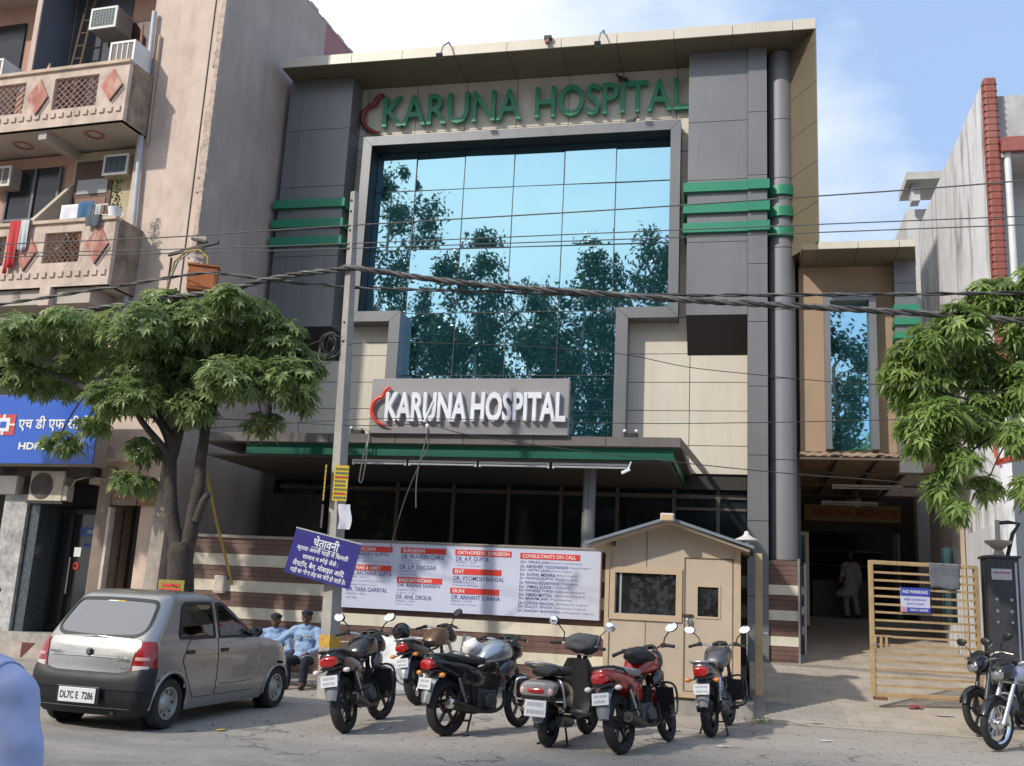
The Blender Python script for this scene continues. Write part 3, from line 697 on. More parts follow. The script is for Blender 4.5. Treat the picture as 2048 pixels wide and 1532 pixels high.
# upper walls behind the balconies
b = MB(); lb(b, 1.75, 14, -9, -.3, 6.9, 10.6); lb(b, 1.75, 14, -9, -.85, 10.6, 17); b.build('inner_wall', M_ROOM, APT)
b = MB(); lb(b, 1.75, 3.5, -.31, -.29, 7.2, 10.6); b.build('cream_wall', mat('cream_wall', (.5, .42, .27), .9), APT)
b = MB(); lb(b, 1.75, 14, -1, .75, 13.9+1.6, 15.7); b.build('top_slab', M_CEIL, APT)
b = MB(); lb(b, 1.75, 9, -.85, .2, 14.9, 15.1); b.build('ceiling', M_CEIL, APT)
def balcony(s0, s1, zb, zt, tf, name, lats, dias):
    """parapet with pierced lattice panels, rose diamonds, dentil course; floor slab below"""
    par = MB(); xs = sorted([s0, s1] + [v for l in lats for v in l[:2]])
    zl, zh = lats[0][2], lats[0][3]
    lb(par, s0, s1, tf-.1, tf, zb, zl); lb(par, s0, s1, tf-.1, tf, zh, zt-.07)
    for i in range(0, len(xs)-1, 2): lb(par, xs[i], xs[i+1], tf-.1, tf, zl, zh)
    p = par.build('parapet', M_PARA, APT)
    e = MB(); lb(e, s0-.02, s1, tf-.13, tf+.05, zt-.07, zt); e.build('coping', mat('coping', (.58, .46, .34), .9, 0, .25, 3, bump=.4), p)
    e = MB(); lb(e, s0, s0+.09, -.3, tf-.1, zb, zt-.0); e.build('side_panel', M_STAINED, p)
    e = MB(); lb(e, s0+.01, s1, -.9, tf-.02, zb, zb+.12); lb(e, 3.42, 3.62, -.9, tf-.1, zb-.2, zb); e.build('slab', M_CEIL, p)
    d = MB(); s = s0+.08
    while s < s1-.1: lb(d, s, s+.11, tf, tf+.03, zb+.2, zb+.31); s += .2
    d.build('dentil_course', M_PARA, p)
    for (a, c, z0, z1) in lats:
        g = MB(); nx = 7; nz = 5; px = (c-a)/nx; pz = (z1-z0)/nz
        w = .034
        for k in range(-nz, nx):       # two crossing families of bars, clipped to the opening
            for sg_ in (1, -1):
                pts = []
                for u in [i/40 for i in range(41)]:
                    zz = u*nz; xx = k+zz if sg_ > 0 else k+nz-zz
                    if 0 <= xx <= nx: pts.append((xx*px, zz*pz))
                if len(pts) > 1:
                    (x0, q0), (x1, q1) = pts[0], pts[-1]
                    v = Vector((x1-x0, q1-q0)); L = v.length
                    if L < .05: continue
                    n_ = Vector((-v.y, v.x))/L*w
                    t0_ = tf-.055 - (.004 if sg_ > 0 else 0); 
                    poly = [(-(a+x0)+n_.x, z0+q0+n_.y), (-(a+x1)+n_.x, z0+q1+n_.y), (-(a+x1)-n_.x, z0+q1-n_.y), (-(a+x0)-n_.x, z0+q0-n_.y)]
                    g.prism(poly, 'y', -(t0_), -(t0_-.04))
        g.build('lattice', mat('lattice_terracotta', (.58, .40, .32), .9, 0, .2, 6), p)
    for (sc_, zc, w, h) in dias:
        g = MB(); g.prism([(-sc_-w, zc), (-sc_, zc-h), (-sc_+w, zc), (-sc_, zc+h)], 'y', -tf-.035, -tf+.01)
        g.build('diamond', M_ROSE, p)
        g = MB(); g.tube([(-sc_+w*1.05, -tf-.05, zc-.03), (-sc_+.02, -tf-.05, zc-h*1.0)], .014, 5); g.build('iron_rod', M_IRON, p)  # dark rod drawn where the diamond's lower edge throws its shadow
    return p
balcony(1.5, 13, 10.66, 12.0, .82, 'top', [(2.22, 3.32, 11.05, 11.76), (4.05, 5.15, 11.05, 11.76), (5.9, 7, 11.05, 11.76)], [(1.86, 11.45, .26, .36), (3.68, 11.36, .26, .42), (5.5, 11.4, .26, .4)])
balcony(1.30, 13, 7.18, 8.58, .82, 'low', [(2.07, 2.95, 7.68, 8.32), (3.9, 4.8, 7.68, 8.32), (5.6, 6.5, 7.68, 8.32)], [(1.66, 8.02, .27, .42), (3.35, 7.95, .27, .42), (5.2, 8, .27, .42)])
b = MB(); lb(b, 1.75, 14, -4, .72, 6.86, 7.17); b.build('first_slab', M_CEIL, APT)
b = MB(); lb(b, 2.6, 2.85, .5, .85, 6.8, 7.17); b.build('corbel', M_PARA, APT)
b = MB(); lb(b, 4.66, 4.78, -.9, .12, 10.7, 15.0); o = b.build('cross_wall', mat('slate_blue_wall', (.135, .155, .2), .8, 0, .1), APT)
b = MB(); lb(b, 4.655, 4.785, .12, .16, 10.7, 15.0); b.build('wall_edge', M_PINK, o)
b = MB(); b.prism([(-.72, 7.3), (.3, 7.3), (.3, 9.9), (-.72, 8.62)], 'x', -3.56, -3.46); b.build('sloping_divider', mat('divider_plaster', (.55, .46, .35), .9, 0, .15, 2), APT)
# doors and windows
b = MB(); lb(b, 2.45, 3.42, -.3, -.26, 7.3, 10.38); d = b.build('balcony_door', mat('door_frame_wood', (.11, .055, .03), .6, 0, .3, 5), APT)
b = MB(); lb(b, 2.55, 3.32, -.27, -.245, 7.3, 9.52); b.build('door_leaf', mat('door_wood', (.22, .085, .045), .45, 0, .3, 5), d)
b = MB(); lb(b, 2.55, 3.32, -.27, -.245, 9.62, 9.95); b.build('transom_glass', mat('frosted_pane', (.35, .35, .34), .3), d)
b = MB(); lb(b, 3.8, 5.2, -.31, -.26, 7.5, 10.32); w_ = b.build('window', M_DARKWIN, APT)
b = MB(); 
for s in (3.8, 4.45, 5.15): lb(b, s-.03, s+.03, -.26, -.22, 7.5, 10.32)
lb(b, 3.8, 5.2, -.26, -.225, 9.1, 9.16); b.build('frame', mat('grey_window_frame', (.12, .12, .13), .5, .3), w_)
b = MB(); lb(b, 6.0, 7.4, -.86, -.8, 10.8, 14.4); b.build('window', M_DARKWIN, APT)
b = MB(); lb(b, 1.9, 3.0, -.86, -.8, 10.8, 14.0); b.build('balcony_door', mat('dark_red_door', (.07, .025, .02), .5), APT)
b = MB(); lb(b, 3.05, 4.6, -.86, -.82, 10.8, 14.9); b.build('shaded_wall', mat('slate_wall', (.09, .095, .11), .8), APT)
for s, t, z in ((4.5, .2, 10.655), (2.55, .35, 10.655), (4.0, .2, 7.17)):
    b = MB(); b.lathe([(.14, -.012), (.21, -.012), (.21, 0), (.14, 0)], (-s, -t, z), n=24); b.build('ceiling_rose', mat('rose_ring', (.42, .2, .15) if s > 3 else (.3, .26, .22), .9), APT)
b = MB(); b.tube([(-1.68, -.1, 13.55), (-1.62, -.1, 11.5), (-1.42, -.1, 7.5), (-1.38, -.1, 6.4)], .055, 10)
b.tube([(-1.62, -.1, 11.35), (-1.61, -.1, 11.5)], .075, 10); b.tube([(-1.46, -.1, 8.0), (-1.45, -.1, 8.15)], .075, 10)
b.build('drain_pipe', mat('pipe_grey', (.5, .52, .54), .5, 0, .12, 5), APT, smooth=50)
b = MB(); b.tube([(-1.5, -.05, 13.0), (-1.45, -.05, 10.5)], .028, 8); b.build('thin_pipe', mat('pipe_pinkish', (.5, .36, .28), .7), APT, smooth=50)
b = MB(); b.tube([(-1.85, -.2, 13.2), (-1.8, -.2, 11.9)], .03, 8); b.build('thin_pipe', mat('pipe_brown', (.3, .16, .1), .7), APT, smooth=50)
# ground floor shops
M_SHOPW = mat('shop_wall', (.28, .22, .17), .9, 0, .25, 2, stain=(.12, .1, .085), st_amt=.6)
b = MB(); lb(b, .5, 14, -.9, -.62, .2, 6.9); b.build('shop_back', mat('shop_dark', (.03, .028, .027), .7), APT)
b = MB(); lb(b, 1.5, 14, -.6, .3, 3.5, 3.7); b.build('shop_lintel', mat('lintel_dark', (.06, .05, .045), .8), APT)
b = MB(); lb(b, 1.12, 1.4, -.6, .12, .3, 3.7); b.build('shop_pillar', M_SHOPW, APT)
b = MB(); lb(b, 1.06, 1.12, .0, .14, .3, 2.95); b.build('pillar_edge', mat('white_edge', (.6, .52, .45), .8, 0, .3, 4), APT)
b = MB(); lb(b, 2.95, 3.5, -.3, .2, .3, 3.15); b.build('shop_pillar', mat('granite_white', (.46, .45, .43), .6, 0, .35, 12, stain=(.1, .1, .1), st_scale=(1, 1, 1), st_amt=.7), APT)
b = MB(); lb(b, 3.2, 3.9, .1, .3, 3.15, 3.66); b.build('white_panel', mat('panel_white', (.7, .67, .63), .6), APT)
b = MB(); lb(b, 2.7, 2.95, -.4, .12, .3, 3.6); b.build('granite_jamb', mat('granite_blue', (.07, .085, .095), .25, 0, .5, 20), APT)
b = MB(); lb(b, 1.45, 2.7, -.56, -.5, .6, 2.95); d = b.build('shop_door', mat('tinted_door', (.022, .022, .022), .06), APT)
b = MB(); lb(b, 2.36, 2.46, -.5, -.46, .6, 2.95); lb(b, 1.45, 2.7, -.5, -.46, .6, .72); lb(b, 1.45, 2.7, -.5, -.46, 2.85, 2.95); b.build('door_frame', mat('frame_black', (.05, .045, .045), .4, .4), d)
b = MB(); b.tube([(-2.3, .43, 1.3), (-2.3, .43, 2.0)], .018, 8); b.build('handle', M_STEEL, d)
b = MB(); lb(b, 1.62, 2.2, -.495, -.488, 2.42, 2.6); b.build('door_sticker', mat('sticker_blue', (.02, .08, .3), .4), d)
m = MB(); merge(m, fit_text('HDFC BANK', .36, .07, 0, .01), T(-2.02, .484, 2.475)); m.build('sticker_lettering', M_WHITE, d)
b = MB(); lb(b, 1.8, 2.08, -.495, -.488, 2.2, 2.28); b.build('door_sticker', mat('sticker_dark_blue', (.02, .04, .18), .4), d)
b = MB(); lb(b, 2.12, 2.28, -.495, -.488, 2.02, 2.2); b.build('door_sticker', M_WHITE, d)
b = MB(); b.lathe([(.035, 0), (.075, 0)], (-2.2, .486, 1.84), 'y', 20); b.build('door_sticker', M_RED, d)
b = MB(); lb(b, .5, 1.0, -.6, -.55, .3, 3.4); b.build('stair_wall', mat('stair_wall', (.1, .092, .085), .9), APT)
b = MB()
for i in range(9): b.tube([(-1.68+i*.075, .3, .9), (-1.68+i*.075, .3, 2.9)], .012, 5)
for z in (.9, 1.3, 2.0, 2.5, 2.9): b.tube([(-1.7, .3, z), (-1.06, .3, z)], .014, 5)
gt = b.build('stair_grille', M_IRON, APT)
b = MB(); b.box(-1.55, -1.15, .27, .285, 1.75, 2.2); b.build('paper_notice', mat('paper_lilac', (.3, .28, .34), .7), gt)
m = MB(); 
for i in range(5): m.box(-1.5, -1.2-.03*(i % 2), .266, .27, 1.82+i*.065, 1.845+i*.065)
m.build('notice_text', mat('ink_dark', (.06, .06, .1), .7), gt)
b = MB(); lb(b, .3, 1.25, -.5, .35, 3.84, 4.08); b.build('ledge', mat('ledge_plaster', (.6, .5, .43), .9, 0, .2, 3), APT)
b = MB(); lb(b, .55, 1.2, -.02, .1, 3.0, 3.42); o = b.build('name_board', mat('board_brownish', (.24, .17, .14), .7, 0, .25, 6), APT)
m = MB()
for i in range(3): m.box(-1.1, -.65-.1*i, -.108, -.1, 3.1+i*.1, 3.14+i*.1)
m.build('board_text', mat('faded_red', (.3, .1, .07), .7), o)
b = MB(); lb(b, .1, .52, -.01, .1, 3.0, 3.42); o = b.build('name_board', mat('board_ochre', (.25, .14, .06), .7, 0, .25, 6), APT)
m = MB()
for i in range(3): m.box(-.48, -.16-.05*i, -.108, -.1, 3.08+i*.1, 3.12+i*.1)
m.build('board_text', mat('faded_yellow', (.45, .3, .1), .7), o)
b = MB(); lb(b, 1.2, 14, -.6, .35, .2, .56); b.build('step', mat('step_granite', (.40, .37, .33), .8, 0, .3, 8, bump=.3, stain=(.2, .18, .16)), APT)
b = MB(); lb(b, 1.0, 14, .35, .8, .1, .40); b.build('step', mat('step_concrete', (.45, .39, .33), .9, 0, .3, 5, bump=.4), APT)
b = MB(); b.prism([(-2.05, .41), (-1.78, .41), (-2.05, .15)], 'y', -.815, -.79); b.build('painted_corner', mat('maroon_paint', (.13, .03, .025), .7), APT)

# ---- bank signboard hung on the front
sb = thing('bank_signboard', 'big blue bank signboard with red and white square emblem over the left shop', 'sign', tuple(LW(2.2, .9, 3.65)), LR)
def sx(s): return -(s-2.2)
b = MB(); b.box(sx(5.2), sx(.98), .0, .34, 0, 1.34); b.build('box', mat('sign_box', (.3, .26, .2), .6, .1), sb)
b = MB(); b.box(sx(5.2), sx(.99), -.02, -.001, .01, 1.33); b.build('face', mat('bank_blue', (.03, .115, .52), .3, 0, .05), sb)
m = MB(); merge(m, fit_text('एच डी एफ सी बैंक', 1.82, .30, .004, .018), T(sx(2.78), -.026, .62))
merge(m, fit_text('HDFC BANK', 1.42, .14, .004, .035), T(sx(2.70), -.026, .27)); m.build('lettering', M_WHITE, sb)
b = MB(); b.box(sx(3.40), sx(2.86), -.03, -.022, .55, .95); b.build('emblem_red', mat('emblem_red', (.6, .06, .05), .4), sb)
b = MB(); b.box(sx(3.28), sx(2.98), -.038, -.031, .62, .88); b.box(sx(3.16), sx(3.10), -.036, -.0309, .55, .95); b.box(sx(3.40), sx(2.86), -.034, -.0308, .735, .77); b.build('emblem_white', M_WHITE, sb)
b = MB(); b.box(sx(3.20), sx(3.06), -.044, -.039, .69, .81); b.build('emblem_blue', MATS['bank_blue'], sb)

# ---- air conditioners
def window_ac(s, t, z, w, h, label, face, grille, slats, d=.55, grp='window air conditioners on the balconies'):
    a = thing('air_conditioner', label, 'air conditioner', tuple(LW(s, t, z)), LR, grp)
    b = MB(); b.box(-w/2, w/2, .02, d, 0, h); b.build('casing', mat('ac_case_'+face, {'grey': (.30, .29, .27), 'white': (.72, .74, .74), 'cream': (.42, .37, .29)}[face], .5, 0, .15, 4), a, bevel=.01)
    b = MB(); f = .05
    for q in ((-w/2, w/2, 0, f), (-w/2, w/2, h-f, h), (-w/2, -w/2+f, f, h-f), (w/2-f, w/2, f, h-f)): b.box(q[0], q[1], -.01, .03, q[2], q[3])
    b.build('front_frame', mat('ac_frame', (.66, .64, .6) if face != 'white' else (.78, .8, .8), .45), a)
    b = MB(); b.box(-w/2+f, w/2-f, .005, .02, f, h-f); b.build('coil', mat('ac_coil', (.035, .06, .065), .35, .4) if grille == 'dark' else mat('ac_coil_brown', (.16, .13, .11), .6), a)
    b = MB()
    for i in range(1, slats): x = -w/2+f+(w-2*f)*i/slats; b.box(x-.012, x+.012, -.004, .012, f, h-f)
    if grille == 'dark':
        for i in range(1, 6): zz = f+(h-2*f)*i/6; b.box(-w/2+f, w/2-f, -.001, .010, zz-.006, zz+.006)
    b.build('grille', mat('ac_grille_dark', (.08, .1, .1), .5) if grille == 'dark' else MATS['ac_frame'], a)
    return a
window_ac(3.28, -.22, 13.56, .70, .52, 'window air conditioner with dark mesh front high in the upper balcony wall', 'grey', 'dark', 8)
window_ac(1.92, .62, 12.02, .62, .56, 'bright white window air conditioner standing on the upper balcony parapet', 'white', 'lines', 4)
window_ac(2.22, -.02, 9.90, .62, .46, 'window air conditioner half hidden by the wall, over the brown balcony door', 'cream', 'dark', 4)
window_ac(5.30, .6, 12.0, .62, .56, 'pale window air conditioner at the far left of the upper balcony', 'white', 'lines', 4)
window_ac(5.16, .05, 9.82, .62, .47, 'cream window air conditioner with slatted front at the left picture edge on the middle floor', 'cream', 'lines', 3)
a = thing('outdoor_unit', 'cream split air conditioner outdoor unit with round fan under the blue bank sign', 'air conditioner', tuple(LW(2.42, .34, 3.02)), LR)
b = MB(); b.box(-.42, .36, 0, .32, 0, .58); b.build('casing', mat('ac_cream', (.58, .51, .41), .6, 0, .2, 3, stain=(.3, .25, .2), st_amt=.5), a, bevel=.015)
b = MB(); b.lathe([(0, -.004), (.23, -.004), (.235, -.02), (.25, -.02), (.25, .01)], (-.13, 0, .29), 'y', 28); b.build('fan_grille', mat('fan_dark', (.07, .06, .055), .6), a)
b = MB()
for i in range(7): b.lathe([(.03+i*.032, -.012), (.036+i*.032, -.016), (.042+i*.032, -.012)], (-.13, 0, .29), 'y', 28)
b.build('fan_guard', mat('guard_grey', (.2, .18, .16), .5), a)
b = MB(); b.box(.15, .158, -.004, 0, .03, .55); b.box(.34, .46, .02, .2, .02, .3); b.build('service_panel', MATS['ac_cream'], a)
b = MB(); b.tube([(.42, .1, .2), (.55, .1, .42), (.8, .15, .5), (1.1, .2, .46), (1.25, .3, .4)], .02, 6); b.build('pipe', mat('pipe_wrap', (.4, .36, .3), .8), a, smooth=60)
b = MB(); b.box(-.45, .4, .0, .34, -.05, -.01); b.build('bracket', M_IRON, a)

# ---- washing, plant, rack
def cloth(pts_fn, nu, nv, name, m, label, cat='cloth', group=None, th=.006):
    mb = MB(); vs = [pts_fn(i/nu, j/nv) for j in range(nv+1) for i in range(nu+1)]
    fs = [(j*(nu+1)+i, j*(nu+1)+i+1, (j+1)*(nu+1)+i+1, (j+1)*(nu+1)+i) for j in range(nv) for i in range(nu)]
    mb.add(vs, fs); o = mb.build(name, m, smooth=60)
    md = o.modifiers.new('solid', 'SOLIDIFY'); md.thickness = th
    tag(o, label, cat, group); return o
def hang(s0, s1, z0, z1, t, name, col, label, w=.03, ph=0, over=.12):
    def f(u, v):
        s = s0+(s1-s0)*u; 
        if v < .25: k = v/.25; return LW(s, t-over*(1-k), z1+.01*math.sin(k*3.1))
        k = (v-.25)/.75; ss = s+(u-.5)*-.12*k*(s1-s0)
        return LW(ss, t+.02+w*k*math.sin(u*11+ph+k*2), z1-(z1-z0)*k*(1-.06*math.sin(u*5+ph)))
    return cloth(f, 14, 12, name, mat(name+'_'+'%.2f_%.2f' % (col[0], col[2]), col, .9, 0, .12, 6), label)
hang(3.52, 3.80, 7.55, 8.60, .88, 'hanging_cloth', (.55, .05, .05), 'red cloth hanging over the lower balcony wall at the left picture edge', .04)
hang(3.30, 3.50, 7.95, 8.60, .90, 'hanging_cloth', (.6, .6, .58), 'grey white cloth hanging beside the red cloth on the lower balcony', .03, 2)
hang(1.62, 1.96, 8.36, 8.60, .90, 'hanging_cloth', (.10, .115, .12), 'dark grey rag draped over the lower balcony coping', .02, 4)
rk = thing('drying_rack', 'white wire clothes drying rack standing behind the lower balcony wall', 'drying rack', tuple(LW(2.2, .45, 8.0)), LR)
b = MB()
for y in (-.25, .25):
    b.tube([(-.55, y, .9), (.55, y, .9)], .018, 6); b.tube([(-.55, y, .62), (.75, y, .62)], .012, 6)
for x in (-.55, .55): b.tube([(x, -.25, 0), (x, .25, .9)], .014, 6); b.tube([(x, .25, 0), (x, -.25, .9)], .014, 6)
b.build('frame', M_WHITE, rk)
b = MB()
for i in range(6): b.tube([(-.55, -.25+i*.1, .64), (.75, -.25+i*.1, .64)], .006, 5)
b.build('wire', M_STEEL, rk)
def rack(s0, s1, z0, z1, t, name, col, label, ph=0):
    def f(u, v):
        s = s0+(s1-s0)*u
        return LW(s, t+.03*math.sin(u*9+ph)*v+.01, z1-(z1-z0)*v*(1-.1*math.sin(u*4+ph)))
    return cloth(f, 12, 8, name, mat(name+'_'+'%.2f_%.2f' % (col[0], col[2]), col, .9, 0, .1, 6), label)
rack(2.28, 2.72, 8.35, 8.93, .74, 'drying_cloth', (.74, .72, .76), 'white towel on the drying rack of the lower balcony')
rack(1.94, 2.30, 8.55, 8.97, .76, 'drying_cloth', (.06, .14, .25), 'blue garment on the drying rack of the lower balcony', 1)
rack(1.78, 1.95, 8.5, 8.9, .72, 'drying_cloth', (.5, .5, .5), 'small striped grey garment at the right end of the drying rack', 2)
pp = thing('potted_plant', 'straggly green plant in a white pot on the end of the lower balcony wall', 'potted plant', tuple(LW(1.45, .72, 8.59)), LR)
b = MB(); b.lathe([(0, 0), (.10, 0), (.14, .2), (.12, .2), (.1, .17), (0, .17)], n=18); b.build('pot', M_WHITE, pp, smooth=50)
LEAF_A = leaf_mat('leaf_small', (.03, .055, .015), (.07, .12, .03), (.13, .18, .05))
b = MB(); rg = random.Random(9); tl = []
for i in range(150):
    h = rg.uniform(.2, .85); a = rg.uniform(0, 6.28); r = rg.uniform(0, .12)*(1.3-h*.7)
    c = Vector((r*math.cos(a)+.03*math.sin(h*7), r*math.sin(a), h)); d = Vector((rg.uniform(-1, 1), rg.uniform(-1, 1), rg.uniform(-.5, .8))).normalized()*.05
    n_ = d.orthogonal().normalized()*.022; b.quad(c, c+d*.5+n_, c+d, c+d*.5-n_); tl.append(rg.random())
o = b.build('foliage', LEAF_A, pp, recalc=False)
at = o.data.attributes.new('tint', 'FLOAT', 'FACE'); at.data.foreach_set('value', tl)
t = thing('ladder', 'old bamboo ladder leaning in the upper balcony', 'ladder', tuple(LW(4.1, -.4, 10.8)), LR)
b = MB()
for x0, x1 in ((-.24, .0), (.05, .2)): b.tube([(x0, 0, 0), (x1, .2, 4.0)], .03, 6)
b.build('rail', mat('bamboo', (.16, .11, .06), .7, 0, .3, 8), t)
b = MB()
for i in range(11): b.tube([(-.22+.022*i, .02*i, .3+i*.33), (.06+.012*i, .02*i, .3+i*.33)], .02, 6)
b.build('rung', MATS['bamboo'], t)
b = MB(); b.lathe([(0, 0), (.045, 0), (.045, .12), (.02, .17), (.02, .2), (0, .2)], tuple(LW(3.62, .72, 12.0)), n=12)
tag(b.build('bottle', mat('bottle_plastic', (.35, .22, .1), .3), smooth=40), 'small bottle standing on the upper balcony wall under the ladder', 'bottle')

# ================================================================== building on the right
RB = thing('white_building', 'white building with black mould streaks and a brick red corner pillar on the right', 'building', (4.3, 18.2, 0), world=True)
M_MOULD = mat('mould_streaked_wall', (.80, .79, .80), .9, 0, .12, 1.5, bump=.3, bscale=12, stain=(.05, .05, .055), st_scale=(1.6, 1.2, .16), st_amt=.95)
for n_ in M_MOULD.node_tree.nodes:      # let the streaks run mostly over the upper wall
    if n_.type == 'MAP_RANGE' and abs(n_.inputs['From Max'].default_value-.68) < 1e-4: n_.inputs['From Min'].default_value = .50; n_.inputs['From Max'].default_value = .70
b = MB(); b.box(4.12, 4.3, 18.25, 25.2, 0, 11.1); b.build('side_wall', M_MOULD, RB)
b = MB(); b.box(4.12, 4.34, 18.0, 18.24, 5.2, 11.16)
b.build('corner_pillar', mat('red_tile', (.30, .085, .06), .6, 0, .25, 5, stain=(.4, .2, .16), st_amt=.5), RB, bevel=.04)
b = MB(); 
for i in range(46): b.box(4.112, 4.348, 17.992, 18.1, 5.25+i*.128, 5.254+i*.128)
b.build('tile_joint', mat('tile_joint', (.16, .05, .04), .9), RB)
b = MB(); b.box(4.35, 12, 18.25, 18.45, 9.95, 10.9); b.build('parapet', mat('grey_parapet', (.52, .51, .49), .9, 0, .25, 1.6, bump=.4, stain=(.25, .25, .24), st_amt=.8), RB)
b = MB(); b.box(4.35, 12, 17.9, 18.45, 9.68, 9.94); b.build('red_band', mat('band_red', (.36, .11, .09), .7, 0, .2, 4), RB)
b = MB(); b.box(4.35, 12, 18.0, 18.8, 9.6, 9.675); b.build('chajja', mat('chajja', (.5, .46, .42), .9), RB)
b = MB(); b.box(4.31, 12, 18.75, 18.95, 0, 9.6); b.build('front_wall', mat('pale_wall', (.55, .53, .5), .9, 0, .12, 1, stain=(.38, .36, .33)), RB)
b = MB(); b.tube([(4.46, 18.05, 9.8), (4.46, 18.05, 4.5)], .06, 12); b.tube([(4.46, 18.05, 9.6), (4.46, 18.05, 9.8)], .072, 12); b.build('drain_pipe', mat('pipe_white', (.72, .72, .7), .5), RB, smooth=50)
b = MB(); b.box(4.3, 12, 25, 25.2, 0, 11); b.build('rear_wall', M_MOULD, RB)
b = MB(); b.box(3.95, 4.11, 18.35, 20.6, .2, 3.2); b.build('low_side_wall', mat('whitewash', (.62, .61, .62), .9, 0, .12, 2, stain=(.4, .39, .4)), RB)
b = MB(); b.tube([(4.02, 18.25, 4.9), (4.05, 18.22, 4.4), (4.1, 18.22, 4.2)], .03, 8); b.build('red_pipe', mat('orange_paint', (.55, .1, .04), .5), RB)
b = MB(); b.obox((4.35, 17.6, 4.25), .8, .5, .06, Matrix.Rotation(-.25, 3, 'Y')); b.build('red_awning', mat('awning_red', (.6, .05, .03), .5), RB)
R2 = thing('rear_building', 'pale building with a flat projecting slab behind the mould streaked wall', 'building', (4.6, 28, 0), world=True)
b = MB(); b.box(4.05, 9, 26.5, 34, 0, 12.1); b.build('wall', mat('pale_rear', (.62, .6, .58), .9, 0, .12, 1), R2)
b = MB(); b.box(3.95, 6, 25.6, 27, 12.55, 12.75); b.build('roof_slab', mat('slab_grey', (.5, .48, .42), .9), R2)
b = MB(); b.box(4.1, 4.3, 25.9, 26.3, 12.1, 12.55); b.build('post', MATS['pale_rear'], R2)
# post and cloth strip at the passage's right
tag(MB().box(3.86, 3.93, 20.4, 20.47, .8, 3.7).build('passage_post', mat('post_cream', (.45, .36, .25), .8)), 'thin cream post at the right side of the covered passage', 'post')
cloth(lambda u, v: (3.62+.25*u, 21.0+.05*math.sin(u*9), 3.0-1.4*v), 10, 6, 'green_sheet', mat('teal_sheet', (.025, .06, .065), .8), 'dark teal sheet hanging beside the cream post in the passage', 'sheet')

# ================================================================== street wall, banner, booth, gate
def striped(x0, x1, y0, y1, z0, z1, bands, parent, name='cladding'):
    """brown stone face with proud cream bands"""
    b = MB(); zz = [z0] + [v for q in bands for v in q] + [z1]
    for i in range(0, len(zz)-1, 2):
        h = zz[i+1]-zz[i]; n = max(1, round(h/.09))
        for k in range(n): b.box(x0, x1, y0+.008*(k % 2), y1, zz[i]+h*k/n+.002, zz[i]+h*(k+1)/n-.002)
    o = b.build(name, M_BROWN, parent)
    c = MB()
    for q in bands: c.box(x0-.004, x1+.004, y0-.012, y1+.004, *q)
    c.build('cream_band', M_CREAM, parent); return o
SW = thing('street_wall', 'long boundary wall banded in brown and cream stone below the entrance canopy', 'wall', (-4.8, 16.7, 0), world=True)
BANDS = [(.59, .78), (1.05, 1.24), (1.50, 1.69), (1.94, 2.14)]
striped(-9.6, .0, 16.6, 16.8, .05, 2.42, BANDS, SW)
b = MB(); b.box(-9.64, .03, 16.56, 16.84, 2.42, 2.47); b.build('coping', mat('coping_grey', (.33, .29, .25), .8, 0, .2, 3), SW)
b = MB(); b.box(-9.6, 0, 16.4, 16.6, .05, .22); b.build('plinth', mat('plinth_cement', (.3, .26, .22), .9, 0, .25, 4, bump=.4), SW)
mb_ = thing('meter_box', 'small cream electric box fixed on the lower cream band of the striped wall', 'box', (-8.9, 16.58, 1.45), world=True)
b = MB(); b.box(-9.02, -8.83, 16.48, 16.585, 1.46, 1.76); b.build('case', mat('box_cream', (.6, .53, .42), .6), mb_, bevel=.012)
b = MB(); b.box(-9.0, -8.85, 16.472, 16.479, 1.49, 1.73); b.build('lid', mat('box_cream2', (.55, .48, .38), .6), mb_)
# striped base sleeves round the columns
SP = thing('striped_pillar_sleeve', 'brown and cream banded stone sleeve with steel corners round the foot of the round column', 'pillar', (.6, 20.2, .7), world=True)
striped(.36, .94, 19.92, 20.5, .62, 2.58, [(1.03, 1.20), (1.49, 1.67), (1.95, 2.13)], SP)
b = MB()
for x in (.345, .925): b.box(x, x+.035, 19.89, 19.95, .6, 2.62)
b.build('steel_corner', M_STEEL, SP)
b = MB(); b.box(.40, .92, 19.9, 19.95, .55, .63); b.build('foot', mat('black_granite', (.03, .03, .033), .2, 0, .4, 30), SP)
SP2 = thing('striped_pillar_sleeve', 'narrow banded stone sleeve at the side pillar behind the round column', 'pillar', (1, 21.3, .9), world=True)
striped(.97, 1.12, 21.0, 22.3, .8, 2.55, [(1.25, 1.4), (1.62, 1.77), (2.0, 2.15)], SP2)
b = MB(); b.box(1.09, 1.13, 20.97, 21.01, .8, 2.6); b.build('steel_corner', M_STEEL, SP2)

# ---- doctors' banner
BN = thing('doctor_banner', 'wide white banner board listing doctors under red headings on the striped wall', 'banner', (-4.5, 16.5, 1.33), world=True)
BX0, BW, BZ1, BH = -6.70, 4.42, 2.425, 1.09
b = MB(); b.box(BX0, BX0+BW, 16.50, 16.54, BZ1-BH, BZ1); b.build('board', mat('flex_white', (.56, .58, .69), .45, 0, .05, 1.5), BN)
b = MB(); b.box(BX0-.02, BX0+BW+.02, 16.49, 16.56, BZ1, BZ1+.025); b.box(BX0+BW, BX0+BW+.02, 16.49, 16.56, BZ1-BH, BZ1); b.build('edge_strip', mat('edge_brown', (.2, .16, .13), .7), BN)
M_FRED = mat('flex_red', (.66, .045, .035), .45, 0, .06); M_INK = mat('flex_blue', (.03, .035, .19), .5)
bars = MB(); hd = MB(); nm = MB(); sm = MB()
def bx(u): return BX0 + BW*u
